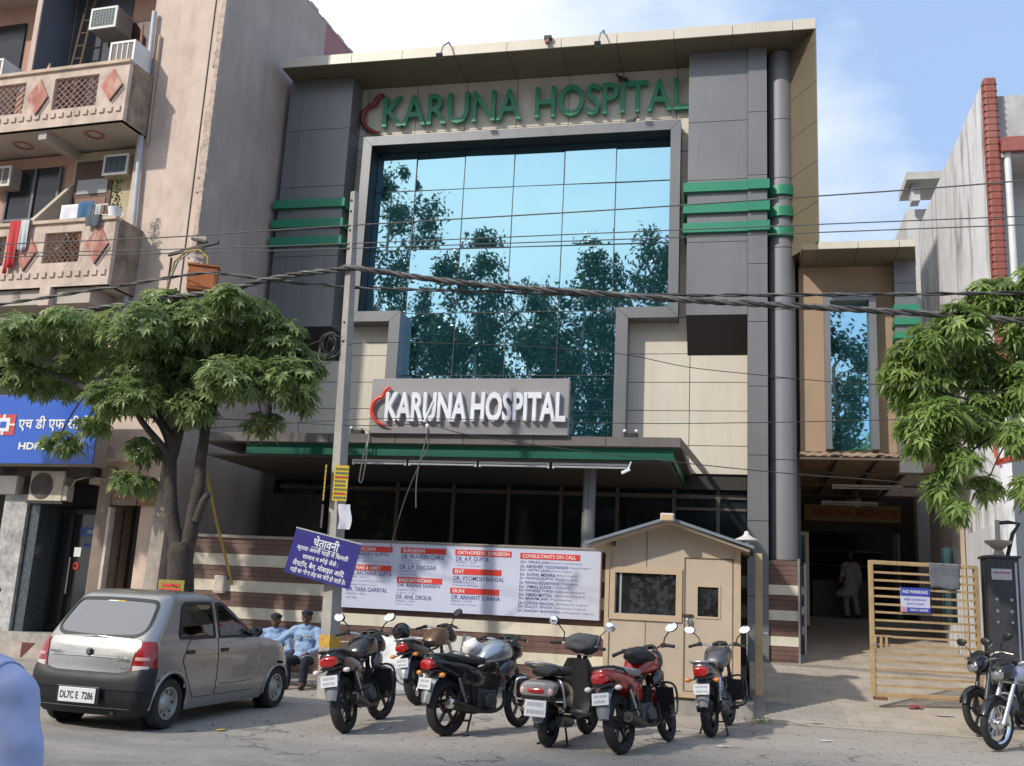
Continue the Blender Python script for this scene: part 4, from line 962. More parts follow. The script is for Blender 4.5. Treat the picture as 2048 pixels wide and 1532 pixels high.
def bar(u0, u1, v, txt, tw=None, h=.094):
    bars.box(bx(u0), bx(u1), 16.493, 16.4985, BZ1-v-h, BZ1-v)
    merge(hd, fit_text(txt, (tw or (u1-u0)*BW*.92), h*.62, 0, .012, res=2), T(bx(u0)+.04, 16.4915, BZ1-v-h*.82))
def name(u, v, txt, w, h=.072): merge(nm, fit_text(txt, w, h, 0, .008, res=2), T(bx(u), 16.4975, BZ1-v-h/2))
def small(u, v, txt, w, h=.036): merge(sm, fit_text(txt, w, h, 0, 0, res=1), T(bx(u), 16.4975, BZ1-v-h/2))
bar(.03, .203, .062, 'PHYSICIAN', .42); name(.035, .205, 'DR. RAJEEV GUPTA', .68); small(.035, .265, 'M.B.B.S., M.D.', .42); small(.035, .315, '10 am to 2 pm & 6 pm to 9 pm', .7)
bar(.03, .203, .375, 'GYNAE & OBST.', .55); name(.035, .515, 'DR. ARCHANA GUPTA', .76); small(.035, .58, 'M.B.B.S., D.G.O.', .36); small(.035, .645, '9 am to 1 pm & 5 pm to 8 pm', .66); small(.035, .71, 'Sunday 10 am to 1 pm', .5)
name(.03, .785, 'DR. TARA GARBYAL', .72); small(.03, .86, 'M.B.B.S., M.D.', .36); small(.03, .92, 'ON CALL', .2)
bar(.236, .415, .062, 'SURGEON', .38); name(.24, .21, 'DR. PRAVEEN GARG', .74); small(.24, .275, 'M.B.B.S., M.S.', .36); small(.24, .32, '1 pm to 3 pm', .3)
name(.236, .385, 'DR. L.P. DUGGAR', .64); small(.236, .455, 'M.B.B.S., M.S.', .36); small(.236, .505, '7 pm to 8 pm', .3)
bar(.229, .406, .55, 'PAEDIATRICIAN', .56); name(.232, .69, 'DR. RAJAN SAREEN', .74); small(.232, .76, 'M.B.B.S., M.D.', .36); small(.232, .805, '10 am to 11 am', .32)
name(.23, .875, 'DR. ANIL DROLIA', .62); small(.23, .945, 'M.B.B.S., M.D.', .34); small(.23, .995, '7 pm to 8 pm', .3)
bar(.451, .667, .062, 'ORTHOPEDIC SURGEON', .88); name(.455, .21, 'DR. A.P. GUPTA', .56); small(.455, .27, 'M.B.B.S., M.S.', .36); small(.455, .325, '9.30 am to 12.00 pm', .42)
bar(.445, .632, .37, 'ENT', .16); name(.45, .525, 'DR. VYOMESH BANSAL', .86); small(.45, .59, 'M.B.B.S., D.L.O.', .38); small(.45, .645, '7.00 pm to 8.00 pm', .42)
bar(.44, .627, .685, 'SKIN', .2); name(.447, .835, 'DR. ARIHANT SURANA', .82); small(.445, .90, 'M.B.B.S., D.V.D.', .38); small(.445, .955, '6.00 pm to 7.00 pm', .44)
bar(.701, .924, .075, 'CONSULTANTS ON CALL', .88)
for i, (n_, q_) in enumerate([('Dr. VIKAS JAIN', '(Neuro Cardiologist)'), ('Dr. ABHISHEK YADUVANSHI', '(Cardiologist)'), ('Dr. NITIN JAIN', '(Neurologist)'), ('Dr. SUSHIL MISHRA', '(Neurologist)'), ('Dr. PANKAJ GUPTA', '(Neuro Surgeon)'), ('Dr. PAWAN KESARWANI', '(Urologist)'), ('Dr. VIMAL DASSI', '(Urologist)'), ('Dr. PANKAJ TYAGI', '(Gastroenterologist)'), ('Dr. VIBHU MITTAL', '(Gastroenterologist)'), ('Dr. BRAHM JAIN', '(Psychiatrist)'), ('Dr. LOKESH BANSAL', '(Orthopaedic Surgeon)'), ('Dr. DALJIT SINGH', '(Orthopaedic Surgeon)'), ('Dr. SHASHAT BHARDWAJ', '(Orthopaedic Surgeon)')]):
    v = .225+i*.0645; w = .032*len(n_)+.04
    name(.704-.0002*i, v, n_, w, .05); small(.704+(w+.02)/BW, v, q_, .024*len(q_)+.02, .036)
bars.build('heading_bar', M_FRED, BN); hd.build('heading_text', M_WHITE, BN, recalc=False); nm.build('doctor_name', M_INK, BN, recalc=False); sm.build('small_text', mat('flex_grey_blue', (.12, .13, .26), .5), BN, recalc=False)

# ---- guard booth
M_TAN = mat('tan_paint', (.50, .40, .295), .55, 0, .10, 1.2, bump=.12, bscale=8, stain=(.38, .30, .22), st_scale=(1.2, 1.2, .8), st_amt=.35)
M_TAND = mat('tan_paint_frame', (.52, .385, .25), .5, 0, .08, 2)
BT = thing('guard_booth', 'tan painted guard booth with pitched sheet roof, one wide window and a padlocked door', 'booth', (-1.05, 15.8, .3), world=True)
bx0, bx1, by0, by1 = -1.98, -.11, 15.1, 16.35
b = MB()
b.prism([(bx0, .40), (-1.87, .40), (-1.87, 2.42), (bx0, 2.40)], 'y', by0, by0+.04)
b.prism([(-1.87, .40), (-.97, .40), (-.97, 1.45), (-1.87, 1.45)], 'y', by0, by0+.04)
b.prism([(-1.87, 2.07), (-.97, 2.07), (-.97, 2.77), (-1.09, 2.80), (-1.87, 2.53)], 'y', by0, by0+.04)
b.prism([(-.97, .40), (-.86, .40), (-.86, 2.29), (-.19, 2.29), (-.19, .4), (bx1, .40), (bx1, 2.46), (-.97, 2.76)], 'y', by0, by0+.04)
b.box(bx0, bx0+.04, by0+.042, by1, .4, 2.4); b.box(bx1-.04, bx1, by0+.042, by1, .4, 2.42); b.box(bx0, bx1, by1, by1+.04, .4, 2.4)
b.build('wall', M_TAN, BT)
b = MB(); b.box(bx0+.01, bx1-.01, by0+.05, by1, .34, .42); b.build('floor', M_TAND, BT)
b = MB(); b.prism([(bx0+.1, .22), (bx1-.1, .22), (bx1-.1, .34), (bx0+.1, .34)], 'y', by0+.12, by1-.1); b.build('base_frame', M_BLACK, BT)
b = MB(); b.box(bx0-.03, bx1+.05, by0-.03, by0+.02, .36, .44) ; b.build('sill_beam', M_TAND, BT)
rf = MB()
for s in (-1, 1):
    xe = -2.27 if s < 0 else .10; ze = 2.415 if s < 0 else 2.435
    rf.prism([(-1.09, 2.80), (-1.09, 2.845), (xe, ze+.035), (xe, ze-.005)], 'y', 14.72, 16.6)
rf.build('roof', mat('roof_sheet', (.22, .25, .27), .45, .3, .1, 3), BT)
b = MB()
for s in (-1, 1):
    xe = -2.20 if s < 0 else .04
    b.prism([(-1.09, 2.76), (-1.09, 2.797), (xe, 2.427), (xe, 2.39)], 'y', 14.78, 16.5)
b.build('roof_lining', M_TAN, BT)
def frame(mb, x0, x1, z0, z1, w, y0, y1):
    mb.box(x0, x1, y0, y1, z0, z0+w); mb.box(x0, x1, y0, y1, z1-w, z1); mb.box(x0, x0+w, y0, y1, z0+w, z1-w); mb.box(x1-w, x1, y0, y1, z0+w, z1-w)
b = MB(); frame(b, -1.95, -.90, 1.38, 2.13, .085, by0-.025, by0-.002); b.build('window_trim', M_TAND, BT)
b = MB(); frame(b, -1.87, -.97, 1.45, 2.07, .02, by0+.005, by0+.035); b.box(-1.80, -1.77, by0+.01, by0+.03, 1.47, 2.05); wf_ = b.build('window', mat('window_alu', (.5, .5, .48), .4, .6), BT)
b = MB(); b.box(-1.85, -.99, by0+.022, by0+.026, 1.47, 2.05); b.build('pane', see_glass('booth_glass', (.42, .44, .45), .0, (.16, .155, .15), .14), wf_)
b = MB(); b.box(-.86, -.19, by0+.005, by0+.035, .45, 1.47); b.box(-.86, -.19, by0+.005, by0+.035, 1.90, 2.28); b.box(-.86, -.69, by0+.005, by0+.035, 1.47, 1.90); b.box(-.38, -.19, by0+.005, by0+.035, 1.47, 1.90)
d = b.build('door', M_TAN, BT)
b = MB(); frame(b, -.71, -.36, 1.45, 1.92, .03, by0-.006, by0+.004); b.build('door_window_trim', M_TAND, d)
b = MB(); b.box(-.69, -.38, by0+.018, by0+.022, 1.47, 1.90); b.build('pane', MATS['booth_glass'], d)
b = MB(); b.box(-.90, -.74, by0-.02, by0+.005, 1.47, 1.50); b.tube([(-.80, by0-.03, 1.5), (-.80, by0-.03, 1.36)], .018, 6); b.build('bolt', mat('rusty_bolt', (.09, .06, .04), .7, .3), d)
b = MB(); b.box(-.83, -.76, by0-.045, by0-.02, 1.36, 1.44); b.build('padlock', M_STEEL, d, bevel=.01)
b = MB()
for x in (-.865, -.19): b.box(x-.008, x+.008, by0-.004, by0+.002, .44, 2.29)
b.box(-.87, -.18, by0-.004, by0+.002, 2.285, 2.30); b.box(-1.42, -1.41, by0-.004, by0+.001, .44, 1.38); b.box(-1.42, -1.41, by0-.004, by0+.001, 2.13, 2.68)
b.build('seam', mat('seam_brown', (.16, .11, .075), .8), BT)
b = MB(); b.box(bx0-.03, bx0+.04, by0-.025, by0+.0, .4, 2.41); b.box(bx1-.05, bx1+.03, by0-.025, by0, .4, 2.45); b.build('corner_trim', M_TAND, BT)
b = MB(); b.box(-1.75, -1.2, 15.75, 16.15, 1.2, 1.24); b.tube([(-1.3, 15.9, .4), (-1.3, 15.9, 1.2)], .02, 6); b.build('desk', mat('desk_grey', (.25, .22, .2), .7), BT)
t = thing('plinth', 'low grey cement plinth under the guard booth', 'plinth', (-1, 15.8, .1), world=True)
b = MB(); b.box(-2.05, .10, 15.12, 16.5, 0, .34); b.build('block', mat('plinth_cement2', (.33, .30, .27), .9, 0, .3, 3, bump=.5, stain=(.2, .17, .15)), t, bevel=.02)
t = thing('booth_lamp', 'small square floodlight at the gable tip of the guard booth', 'floodlight', (-1.09, 14.68, 2.75), world=True)
b = MB(); b.box(-1.19, -1.0, 14.60, 14.72, 2.77, 2.88); b.build('housing', mat('lamp_white', (.6, .58, .54), .5), t, bevel=.012)
b = MB(); b.box(-1.175, -1.015, 14.588, 14.601, 2.782, 2.855); b.build('lens', mat('lamp_amber', (.6, .42, .22), .25), t)
t = thing('dome_lamp', 'white dome lamp behind the right roof edge of the guard booth', 'lamp', (.0, 16.7, 2.47), world=True)
b = MB(); b.tube([(.0, 16.7, 2.46), (.0, 16.7, 2.66)], .03, 8); b.build('stem', M_WHITE, t)
b = MB(); b.lathe([(0, .14), (.03, .13), (.045, .08), (.08, .05), (.19, .0), (.19, -.015), (0, -.01)], (.0, 16.7, 2.70), n=24); b.build('shade', mat('dome_white', (.66, .62, .58), .4), t, smooth=50)
# open leaf of the gate seen edge on
t = thing('gate_leaf', 'tan steel gate leaf swung open beside the guard booth and seen edge on', 'gate', (.17, 15.6, .4), world=True)
b = MB(); b.box(.12, .225, 15.55, 15.6, .42, 2.42); b.build('stile', mat('gate_tan', (.52, .36, .19), .5, 0, .15, 3, stain=(.35, .22, .12)), t, bevel=.008)
b = MB(); b.box(.14, .19, 15.6, 17.2, .45, 2.40); b.build('leaf', mat('gate_tan_dark', (.3, .2, .12), .6), t)
b = MB(); b.lathe([(0, 0), (.028, .0), (.028, .05), (0, .05)], (.24, 15.57, 1.28), 'x', 12); b.build('knob', M_STEEL, t)

# ---- right gate leaf
GM = mat('gate_ochre', (.50, .345, .175), .5, 0, .18, 4, stain=(.30, .18, .10), st_amt=.5)
GA = rad(13.5)
gt = thing('driveway_gate', 'ochre steel bar gate across the right half of the driveway', 'gate', (1.80, 16.5, .46), GA)
b = MB(); W = 1.66; H = 1.98
b.box(0, .06, -.03, .03, 0, H); b.box(W-.06, W, -.03, .03, 0, H); b.box(.06, W-.06, -.03, .03, H-.055, H); b.box(.06, W-.06, -.03, .03, 0, .06)
b.build('frame', GM, gt, bevel=.006)
for i in range(15):
    z = .14+i*.118; b = MB(); b.box(.06, W-.06, -.016, .016, z, z+.032); b.build('bar', GM, gt)
b = MB(); b.box(.02, .30, -.05, -.032, .86, .885); 
for x in (.04, .13, .21): b.box(x, x+.035, -.055, -.033, .68, .86)
b.build('latch', GM, gt, bevel=.004)
b = MB(); b.lathe([(0, -.06), (.022, -.06), (.022, -.035), (0, -.035)], (.05, 0, .74), 'y', 12); b.build('bolt_head', M_STEEL, gt)
b = MB(); b.box(.04, .22, -.05, .05, -.05, -.002); b.build('stop_foot', mat('rust_brown', (.2, .1, .06), .8), gt)
np_ = thing('no_parking_sign', 'blue and white no parking sign wired to the bars of the driveway gate', 'sign', (1.80, 16.5, .46), GA)
b = MB(); b.box(.46, .90, -.045, -.034, 1.24, 1.60); b.build('plate', mat('sign_plate', (.62, .62, .76), .45), np_)
b = MB(); b.box(.46, .90, -.050, -.0455, 1.48, 1.60); b.box(.55, .90, -.050, -.0455, 1.24, 1.31); b.build('blue_strip', mat('sign_blue', (.05, .07, .45), .45), np_)
b = MB(); b.box(.465, .535, -.050, -.0455, 1.245, 1.31); b.build('red_emblem', mat('sign_emblem', (.7, .3, .35), .5), np_)
m = MB(); merge(m, fit_text('NO PARKING', .38, .052, 0, .02, res=2), T(.49, -.052, 1.515)); merge(m, fit_text('HDFC BANK', .28, .035, 0, .02, res=2), T(.59, -.052, 1.257)); m.build('white_text', M_WHITE, np_)
m = MB(); merge(m, fit_text('KEEP DRIVEWAY', .34, .03, 0, .01, res=1), T(.51, -.048, 1.41)); merge(m, fit_text('SPACE CLEAR', .26, .03, 0, .01, res=1), T(.55, -.048, 1.35)); m.build('blue_text', mat('sign_ink', (.07, .09, .4), .5), np_)
def gate_cloth(u, v):
    x = .90+.48*u; m_ = Matrix.Rotation(GA, 3, 'Z')
    if v < .2: p = Vector((x, .04, 1.7+1.5*v*.98)) if False else Vector((x, .045-.0*v, 1.90+.5*v))
    else:
        k = (v-.2)/.8; p = Vector((x+.03*k*(1-2*u)*.6, -.042-.012*math.sin(u*8+2)*k-.008*math.sin(k*9), 2.0-.39*k*(1-.03*math.sin(u*6))))
    return Vector((1.80, 16.5, .46)) + m_ @ p
cloth(gate_cloth, 18, 16, 'towel', mat('grey_towel', (.19, .20, .215), .95, 0, .3, 30, bump=.8, bscale=90), 'grey towel hung over the top bar of the driveway gate', 'towel')
gp = thing('gate_pillar', 'dark granite gate pillar with a small white notice at the right of the driveway', 'pillar', (3.72, 16.9, .4), world=True)
M_GRAN = mat('speckled_granite', (.055, .053, .058), .3, 0, .6, 40, stain=(.11, .105, .11), st_scale=(14, 14, 14), st_amt=.6)
b = MB(); b.box(3.52, 3.97, 16.75, 17.2, .1, 2.56); b.build('shaft', M_GRAN, gp, bevel=.01)
b = MB(); b.box(3.49, 4.0, 16.72, 17.23, 2.56, 2.60); b.build('cap', M_GRAN, gp, bevel=.01)
b = MB(); b.box(3.58, 3.86, 16.742, 16.749, 2.24, 2.40); b.build('notice', mat('notice_paper', (.62, .6, .62), .6), gp)
b = MB(); b.box(3.60, 3.84, 16.738, 16.741, 2.33, 2.36); b.build('notice_text', mat('notice_pink', (.45, .2, .25), .6), gp)
for z in (1.95, 1.78, 1.62):
    for x in (3.64, 3.84):
        b = MB(); b.lathe([(0, -.006), (.02, -.006), (.024, 0)], (x, 16.749, z), 'y', 10); b.build('stud', M_STEEL, gp)
b = MB(); b.box(3.905, 3.935, 16.735, 16.75, .6, 2.5); b.build('steel_strip', M_STEEL, gp)
t = thing('pillar_lamp', 'beige bell shaped lamp on the granite gate pillar', 'lamp', (3.74, 16.95, 2.6), world=True)
b = MB(); b.lathe([(0, 0), (.09, 0), (.07, .06), (.05, .09), (.11, .14), (.19, .20), (.2, .23), (.04, .25), (.035, .55), (0, .55)], (3.74, 16.95, 2.6), n=24); b.build('shade', mat('lamp_beige', (.45, .39, .33), .5), t, smooth=45)
b = MB(); b.tube([(3.86, 16.95, 2.6), (3.95, 16.95, 2.95), (4.05, 16.95, 3.1), (3.9, 16.95, 3.12), (3.72, 16.95, 3.1)], .03, 8); b.build('arm', M_IRON, t, smooth=60)
# metal sheets leaning on the wall behind the motorcycles
t = thing('metal_sheet', 'crumpled galvanised sheets leaning on the striped wall behind the motorcycles', 'metal sheet', (-5.1, 16.2, .1), world=True)
def sheet(x0, x1, z1, y0, y1, mt, nm_, ph):
    mb = MB(); n, k = 14, 8; vs = []
    for j in range(k+1):
        for i in range(n+1):
            u, v = i/n, j/k; x = x0+(x1-x0)*u+.04*v; z = .12+(z1-.12)*v
            y = y0+(y1-y0)*v+.035*noise.noise((x*3, z*3, ph))+.02*noise.noise((x*9, z*7, ph))
            vs.append((x, y, z))
    mb.add(vs, [(j*(n+1)+i, j*(n+1)+i+1, (j+1)*(n+1)+i+1, (j+1)*(n+1)+i) for j in range(k) for i in range(n)])
    mb.build(nm_, mt, t, smooth=40)
M_GALV = mat('galvanised', (.36, .37, .375), .5, .4, .25, 5)
sheet(-6.05, -4.95, .92, 16.0, 16.38, M_GALV, 'sheet', 1); sheet(-4.95, -4.35, .98, 15.95, 16.37, mat('galvanised_warm', (.40, .375, .335), .6, .2, .2, 5), 'sheet', 4)
sheet(-5.9, -5.2, .5, 15.8, 16.1, M_GALV, 'sheet', 9)
b = MB(); b.obox((-4.42, 16.15, .55), .05, .05, .95, Matrix.Rotation(.12, 3, 'Y')); b.build('batten', mat('batten_cream', (.5, .46, .4), .8), t)
b = MB(); b.ell((-4.1, 16.1, .5), .26, .2, .34, 14, 10)
o = b.build('sack', mat('sack_white', (.62, .58, .54), .9, 0, .15, 8, bump=.5, bscale=12), smooth=70); o.data.transform(Matrix.Identity(4))
for v in o.data.vertices: v.co += Vector((noise.noise(v.co*3), noise.noise(v.co*3+Vector((5, 0, 0))), noise.noise(v.co*3+Vector((0, 7, 0)))))*.06
tag(o, 'off white stuffed sack against the striped wall behind the silver motorcycle', 'sack')

# ================================================================== poles, signs on the pole, wires
PO = thing('utility_pole', 'slim concrete utility pole carrying yellow ad plates in front of the hospital', 'pole', (-5.78, 14.1, .09), world=True)
def taper(p0, p1, w0, w1, rz, d=1.0):
    mb = MB(); rings = []
    for p, w in ((p0, w0), (p1, w1)):
        rings.append([(p[0]+w/2*(a*math.cos(rz)-b_*d*math.sin(rz)), p[1]+w/2*(a*math.sin(rz)+b_*d*math.cos(rz)), p[2]) for a, b_ in ((-1, -1), (1, -1), (1, 1), (-1, 1))])
    return mb.loft(rings)
taper((-5.79, 14.15, .0), (-6.05, 14.15, 7.76), .215, .10, rad(-24)).build('shaft', M_CONC, PO, bevel=.01)
b = MB()
for z in (7.6, 7.42, 7.1, 6.8, 5.6, 5.3): 
    x = -5.79-.26*z/7.76; b.lathe([(0, -.004), (.016, -.004), (.02, .012)], (x-.028, 14.15-(.107-.055*z/7.76)-.004, z), 'y', 10)
b.build('bolt_hole', M_BLACK, PO)
for z0, z1, c in ((.78, .95, (.55, .32, .05)), (.62, .78, (.4, .36, .3)), (1.0, 1.7, (.5, .5, .12))):
    x = -5.79-.26*z0/7.76; w = .215-.115*z0/7.76
    mm = MB(); 
    if c[2] > .1 and z0 >= 1: mm = taper((x-.02, 14.14, z0), (x-.045, 14.14, z1), w*.82, w*.80, rad(-24))
    else: mm = taper((x, 14.15, z0), (x-.006, 14.15, z1), w+.012, w+.01, rad(-24))
    if z0 < 1: mm.build('painted_band', mat('pole_paint_%d' % int(z0*100), c, .8, 0, .35, 9), PO)
M_YAD = mat('ad_yellow', (.70, .50, .03), .5, 0, .1, 4)
for nm_, x0, x1, y, rz, lab in (('ad_plate', -.085, .085, 0, rad(-62), 'narrow yellow ad plate on the left side of the concrete pole'), ('ad_plate', -.105, .105, 0, rad(14), 'yellow ad plate with rows of dark print on the right side of the concrete pole')):
    t = thing(nm_, lab, 'sign', (-6.05 if rz < 0 else -5.80, 13.99, 2.86), rz, 'yellow ad plates on the pole')
    b = MB(); b.box(x0, x1, -.004, .004, 0, .52); b.build('plate', M_YAD, t)
    b = MB(); rg = random.Random(4)
    for i in range(8): 
        x = x0+.02
        while x < x1-.03: w = rg.uniform(.015, .04); b.box(x, min(x+w, x1-.01), -.008, -.0045, .03+i*.06, .062+i*.06); x += w+.01
    b.build('print', mat('ad_print', (.10, .13, .10), .6), t)
    b = MB(); b.box(x0+.015, x1-.015, -.0085, -.0045, .33, .35); b.box(x0+.015, x1-.015, -.0085, -.0045, .09, .11); b.build('red_print', M_FRED, t)
b = MB(); rg = random.Random(2); n = 6
vs = [(-5.78+.19*i/n+.03*math.sin(j*.9), 13.97-.03*math.sin(i*1.1+j), 2.45+.36*j/n) for j in range(n+1) for i in range(n+1)]
b.add(vs, [(j*(n+1)+i, j*(n+1)+i+1, (j+1)*(n+1)+i+1, (j+1)*(n+1)+i) for j in range(n) for i in range(n)])
tag(b.build('paper_poster', mat('paper_blue_white', (.6, .6, .66), .8, 0, .1, 8), smooth=60), 'curling white paper notice stuck on the right of the pole under the yellow plate', 'poster')
b = MB(); b.add([(-6.06+.012*i/2, 14.06-.05*i, 2.46+.34*j) for j in (0, 1) for i in (0, 1, 2)], [(0, 1, 4, 3), (1, 2, 5, 4)])
tag(b.build('paper_poster', mat('paper_brown', (.4, .32, .27), .9)), 'brownish torn paper notice on the left of the pole', 'poster')
# blue Hindi warning board tied on the pole, tilted
WB = thing('warning_board', 'tilted blue Hindi warning board tied to the concrete pole', 'sign', (-5.95, 13.93, 2.02))
WB.rotation_euler = (0, rad(11.5), rad(3))
b = MB(); b.box(-.51, .51, -.008, .008, -.325, .325); b.build('board', mat('board_blue', (.035, .03, .20), .4, 0, .06, 3), WB)
b = MB(); b.box(-.515, .515, -.012, .01, .322, .342); b.build('edge_strip', mat('alu_edge', (.45, .42, .42), .5, .3), WB)
m = MB()
for body, w, h, x, z in (('चेतावनी', .40, .155, -.20, .135), ('कृपया अपनी गाड़ी में िकमती', .80, .10, -.42, .02), ('सामान न छोड़े जैसे :', .56, .095, -.30, -.085), ('लैपटॉप, बैग, मोबाइल आिद', .80, .105, -.42, -.20), ('गाड़ी का शीशा तोड़ कर चोरी हो जाती है।', .86, .095, -.43, -.30)):
    merge(m, fit_text(body, w, h, 0, .018, res=2), T(x, -.0105, z))
m.box(-.21, .21, -.0105, -.0095, .118, .126)
m.build('lettering', M_WHITE, WB, recalc=False)
# second pole with the orange box
P2 = thing('utility_pole', 'concrete utility pole with cross arm behind the left tree', 'pole', (-9.25, 15, .1), world=True)
taper((-9.36, 15.05, .0), (-9.16, 15.05, 7.45), .24, .14, rad(15)).build('shaft', mat('old_concrete', (.5, .42, .35), .9, 0, .3, 4, bump=.4, stain=(.28, .2, .15)), P2)
b = MB(); b.obox((-9.25, 14.93, 7.2), .95, .05, .05, Matrix.Rotation(-.22, 3, 'Y')); b.obox((-9.15, 14.93, 7.34), .3, .08, .04, Matrix.Rotation(.25, 3, 'Y')); b.build('cross_arm', M_IRON, P2)
b = MB(); b.tube([(-9.66, 14.95, 7.05), (-9.66, 14.95, 5.6)], .02, 6); b.tube([(-9.5, 14.95, 6.5), (-9.5, 14.95, 5.6)], .018, 6); b.build('stay', M_IRON, P2)
b = MB(); b.tube([(-9.62, 14.9, 6.5), (-9.55, 14.88, 6.95), (-9.35, 14.86, 7.12), (-9.1, 14.86, 7.15), (-8.93, 14.88, 7.02), (-8.9, 14.9, 6.7), (-9.0, 14.9, 6.45)], .02, 8); b.build('cable_loop', mat('cable_yellow', (.4, .28, .06), .6), P2, smooth=60)
b = MB(); b.tube([(-9.6, 14.85, 6.55), (-9.45, 14.83, 6.95), (-9.25, 14.82, 7.08), (-9.05, 14.83, 6.9)], .018, 8); b.build('cable_loop', mat('cable_grey', (.3, .32, .34), .6), P2, smooth=60)
ob = thing('junction_box', 'rusty orange junction box on the pole behind the left tree', 'box', (-8.98, 14.9, 6.4), rad(25))
b = MB(); b.box(-.24, .24, -.15, .15, 0, .42); b.build('case', mat('orange_box', (.42, .13, .035), .6, 0, .3, 5, stain=(.2, .08, .04), st_amt=.6), ob, bevel=.01)
b = MB(); b.box(-.26, .26, -.17, .17, .42, .45); b.build('lid', MATS['orange_box'], ob)
b = MB(); b.box(-.2, .2, -.158, -.151, .05, .37); b.build('door', mat('orange_door', (.48, .15, .04), .6, 0, .2, 5), ob)

# ---- overhead cables and wires
def smooth_path(P, k=5):
    out = []
    for i in range(len(P)-1):
        p0, p1, p2, p3 = P[max(i-1, 0)], P[i], P[i+1], P[min(i+2, len(P)-1)]
        for j in range(k):
            t = j/k; out.append(tuple(.5*((2*p1[a])+(-p0[a]+p2[a])*t+(2*p0[a]-5*p1[a]+4*p2[a]-p3[a])*t*t+(-p0[a]+3*p1[a]-3*p2[a]+p3[a])*t**3) for a in range(3)))
    return out + [P[-1]]
M_CAB = mat('cable_black', (.035, .034, .033), .55, 0, .15, 4); M_CAB2 = mat('cable_greyish', (.11, .105, .10), .5, 0, .2, 4)
def cable(P, r, strands, twist, label, grp, m=None):
    P = smooth_path(P, 12 if strands > 1 else 5); t = None
    if strands == 1:
        o = MB().tube(P, r, 5).build('overhead_wire', m or M_CAB, smooth=60); tag(o, label, 'wire', grp); return o
    t = thing('overhead_cable', label, 'cable', P[len(P)//2], group=grp, world=True)
    Q = []
    for i in range(len(P)-1):        # resample finely enough for the twist
        for k in range(4): Q.append(tuple(P[i][a]*(1-k/4)+P[i+1][a]*k/4 for a in range(3)))
    for s in range(strands):
        pts = []
        for q in Q:
            a = q[0]*twist+s*2*math.pi/strands; pts.append((q[0], q[1]+r*math.cos(a), q[2]+r*math.sin(a)))
        MB().tube(pts, r*.92, 6).build('strand', [M_CAB2, M_CAB, M_CAB2, M_CAB][s], t, smooth=60)
A = [(-13.32, 14.1, 5.65), (-12.16, 14.1, 5.72), (-11.09, 14.1, 5.81), (-9.06, 14.1, 6.05), (-8.09, 14.1, 6.16), (-7.42, 14.1, 6.31), (-6.83, 14.1, 6.4), (-6.24, 14.1, 6.45), (-5.96, 14.03, 6.46), (-5.34, 14.1, 6.38), (-4.69, 14.1, 6.27), (-3.59, 14.1, 6.13), (-2.52, 14.1, 6.03), (-.89, 14.1, 5.87), (.66, 14.1, 5.75), (2.4, 14.1, 5.61), (3.88, 14.1, 5.47), (6, 14.1, 5.3)]
B = [(-13.37, 14.13, 5.9), (-12.21, 14.13, 6.01), (-10.12, 14.13, 6.27), (-8.67, 14.13, 6.46), (-8.11, 14.13, 6.44), (-7.24, 14.2, 6.33), (-6.08, 14.25, 6.22), (-4.76, 14.2, 6.13), (-3.58, 14.2, 6.07), (-2.52, 14.2, 6.01), (-.99, 14.13, 5.95), (.72, 14.13, 5.92), (2.41, 14.13, 5.9), (3.91, 14.13, 5.9), (6, 14.1, 5.95)]
cable(A, .026, 3, 9., 'thick twisted cable bundle passing the pole and dipping into the right tree', 'cables strung along the street')
cable(B, .016, 2, 7., 'thinner twisted cable crossing just above the thick bundle', 'cables strung along the street')
W1 = [(-13.61, 14.1, 7.06), (-9.28, 14.1, 7.09), (-7.59, 14.1, 7.14), (-6.12, 14.1, 7.18), (-3.96, 14.1, 7.23), (-1.83, 14.1, 7.28), (.7, 14.1, 7.36), (2.47, 14.1, 7.42), (4.37, 14.1, 7.51), (7, 14.1, 7.62)]
W2 = [(-13.58, 14.1, 6.91), (-9.25, 14.1, 6.88), (-6.03, 14.1, 6.88), (-1.82, 14.1, 6.92), (.7, 14.1, 6.94), (4.33, 14.1, 6.97), (7, 14.1, 7)]
W3 = [(-13.57, 14.1, 6.85), (-9.24, 14.1, 6.81), (-6.03, 14.1, 6.8), (-1.82, 14.1, 6.81), (.7, 14.1, 6.82), (4.33, 14.1, 6.85), (7, 14.1, 6.9)]
WG = 'bare wires strung along the street'
cable(W1, .011, 1, 0, 'uppermost of the three grey wires strung across the blue glass', WG, M_CAB2)
cable(W2, .009, 1, 0, 'middle of the three grey wires strung across the blue glass', WG, M_CAB2)
cable(W3, .009, 1, 0, 'lowest of the three grey wires strung across the blue glass', WG, M_CAB2)
cable([(-5.97, 14.1, 5.24), (-5.41, 14.1, 5.28), (-3.54, 14.1, 5.22), (-1.85, 14.1, 5.09), (-.8, 14.1, 4.88), (.23, 14.1, 4.76), (1.02, 14.1, 4.68), (2.31, 14.1, 4.59), (3.5, 14.3, 4.55)], .006, 1, 0, 'thin sagging wire above the grey signboard falling to the right', 'thin service wires')
cable([(-9.2, 14.8, 4.25), (-5.86, 14.1, 4.0), (-4.6, 14.1, 4.02), (-3.93, 14.1, 3.88), (-2.03, 14.1, 3.64), (.23, 14.1, 3.43), (1.84, 14.1, 3.33), (3.2, 14.3, 3.25)], .007, 1, 0, 'thin wire sloping across the green canopy band towards the gate', 'thin service wires')
cable([(-9.2, 14.8, 4.0), (-5.86, 14.1, 4.08), (-4.53, 14.1, 4.11), (-1.69, 14.1, 4.07), (.23, 14.1, 4.1), (1.86, 14.1, 4.15), (3.2, 14.3, 4.2)], .006, 1, 0, 'thin level wire across the lower part of the grey signboard', 'thin service wires')
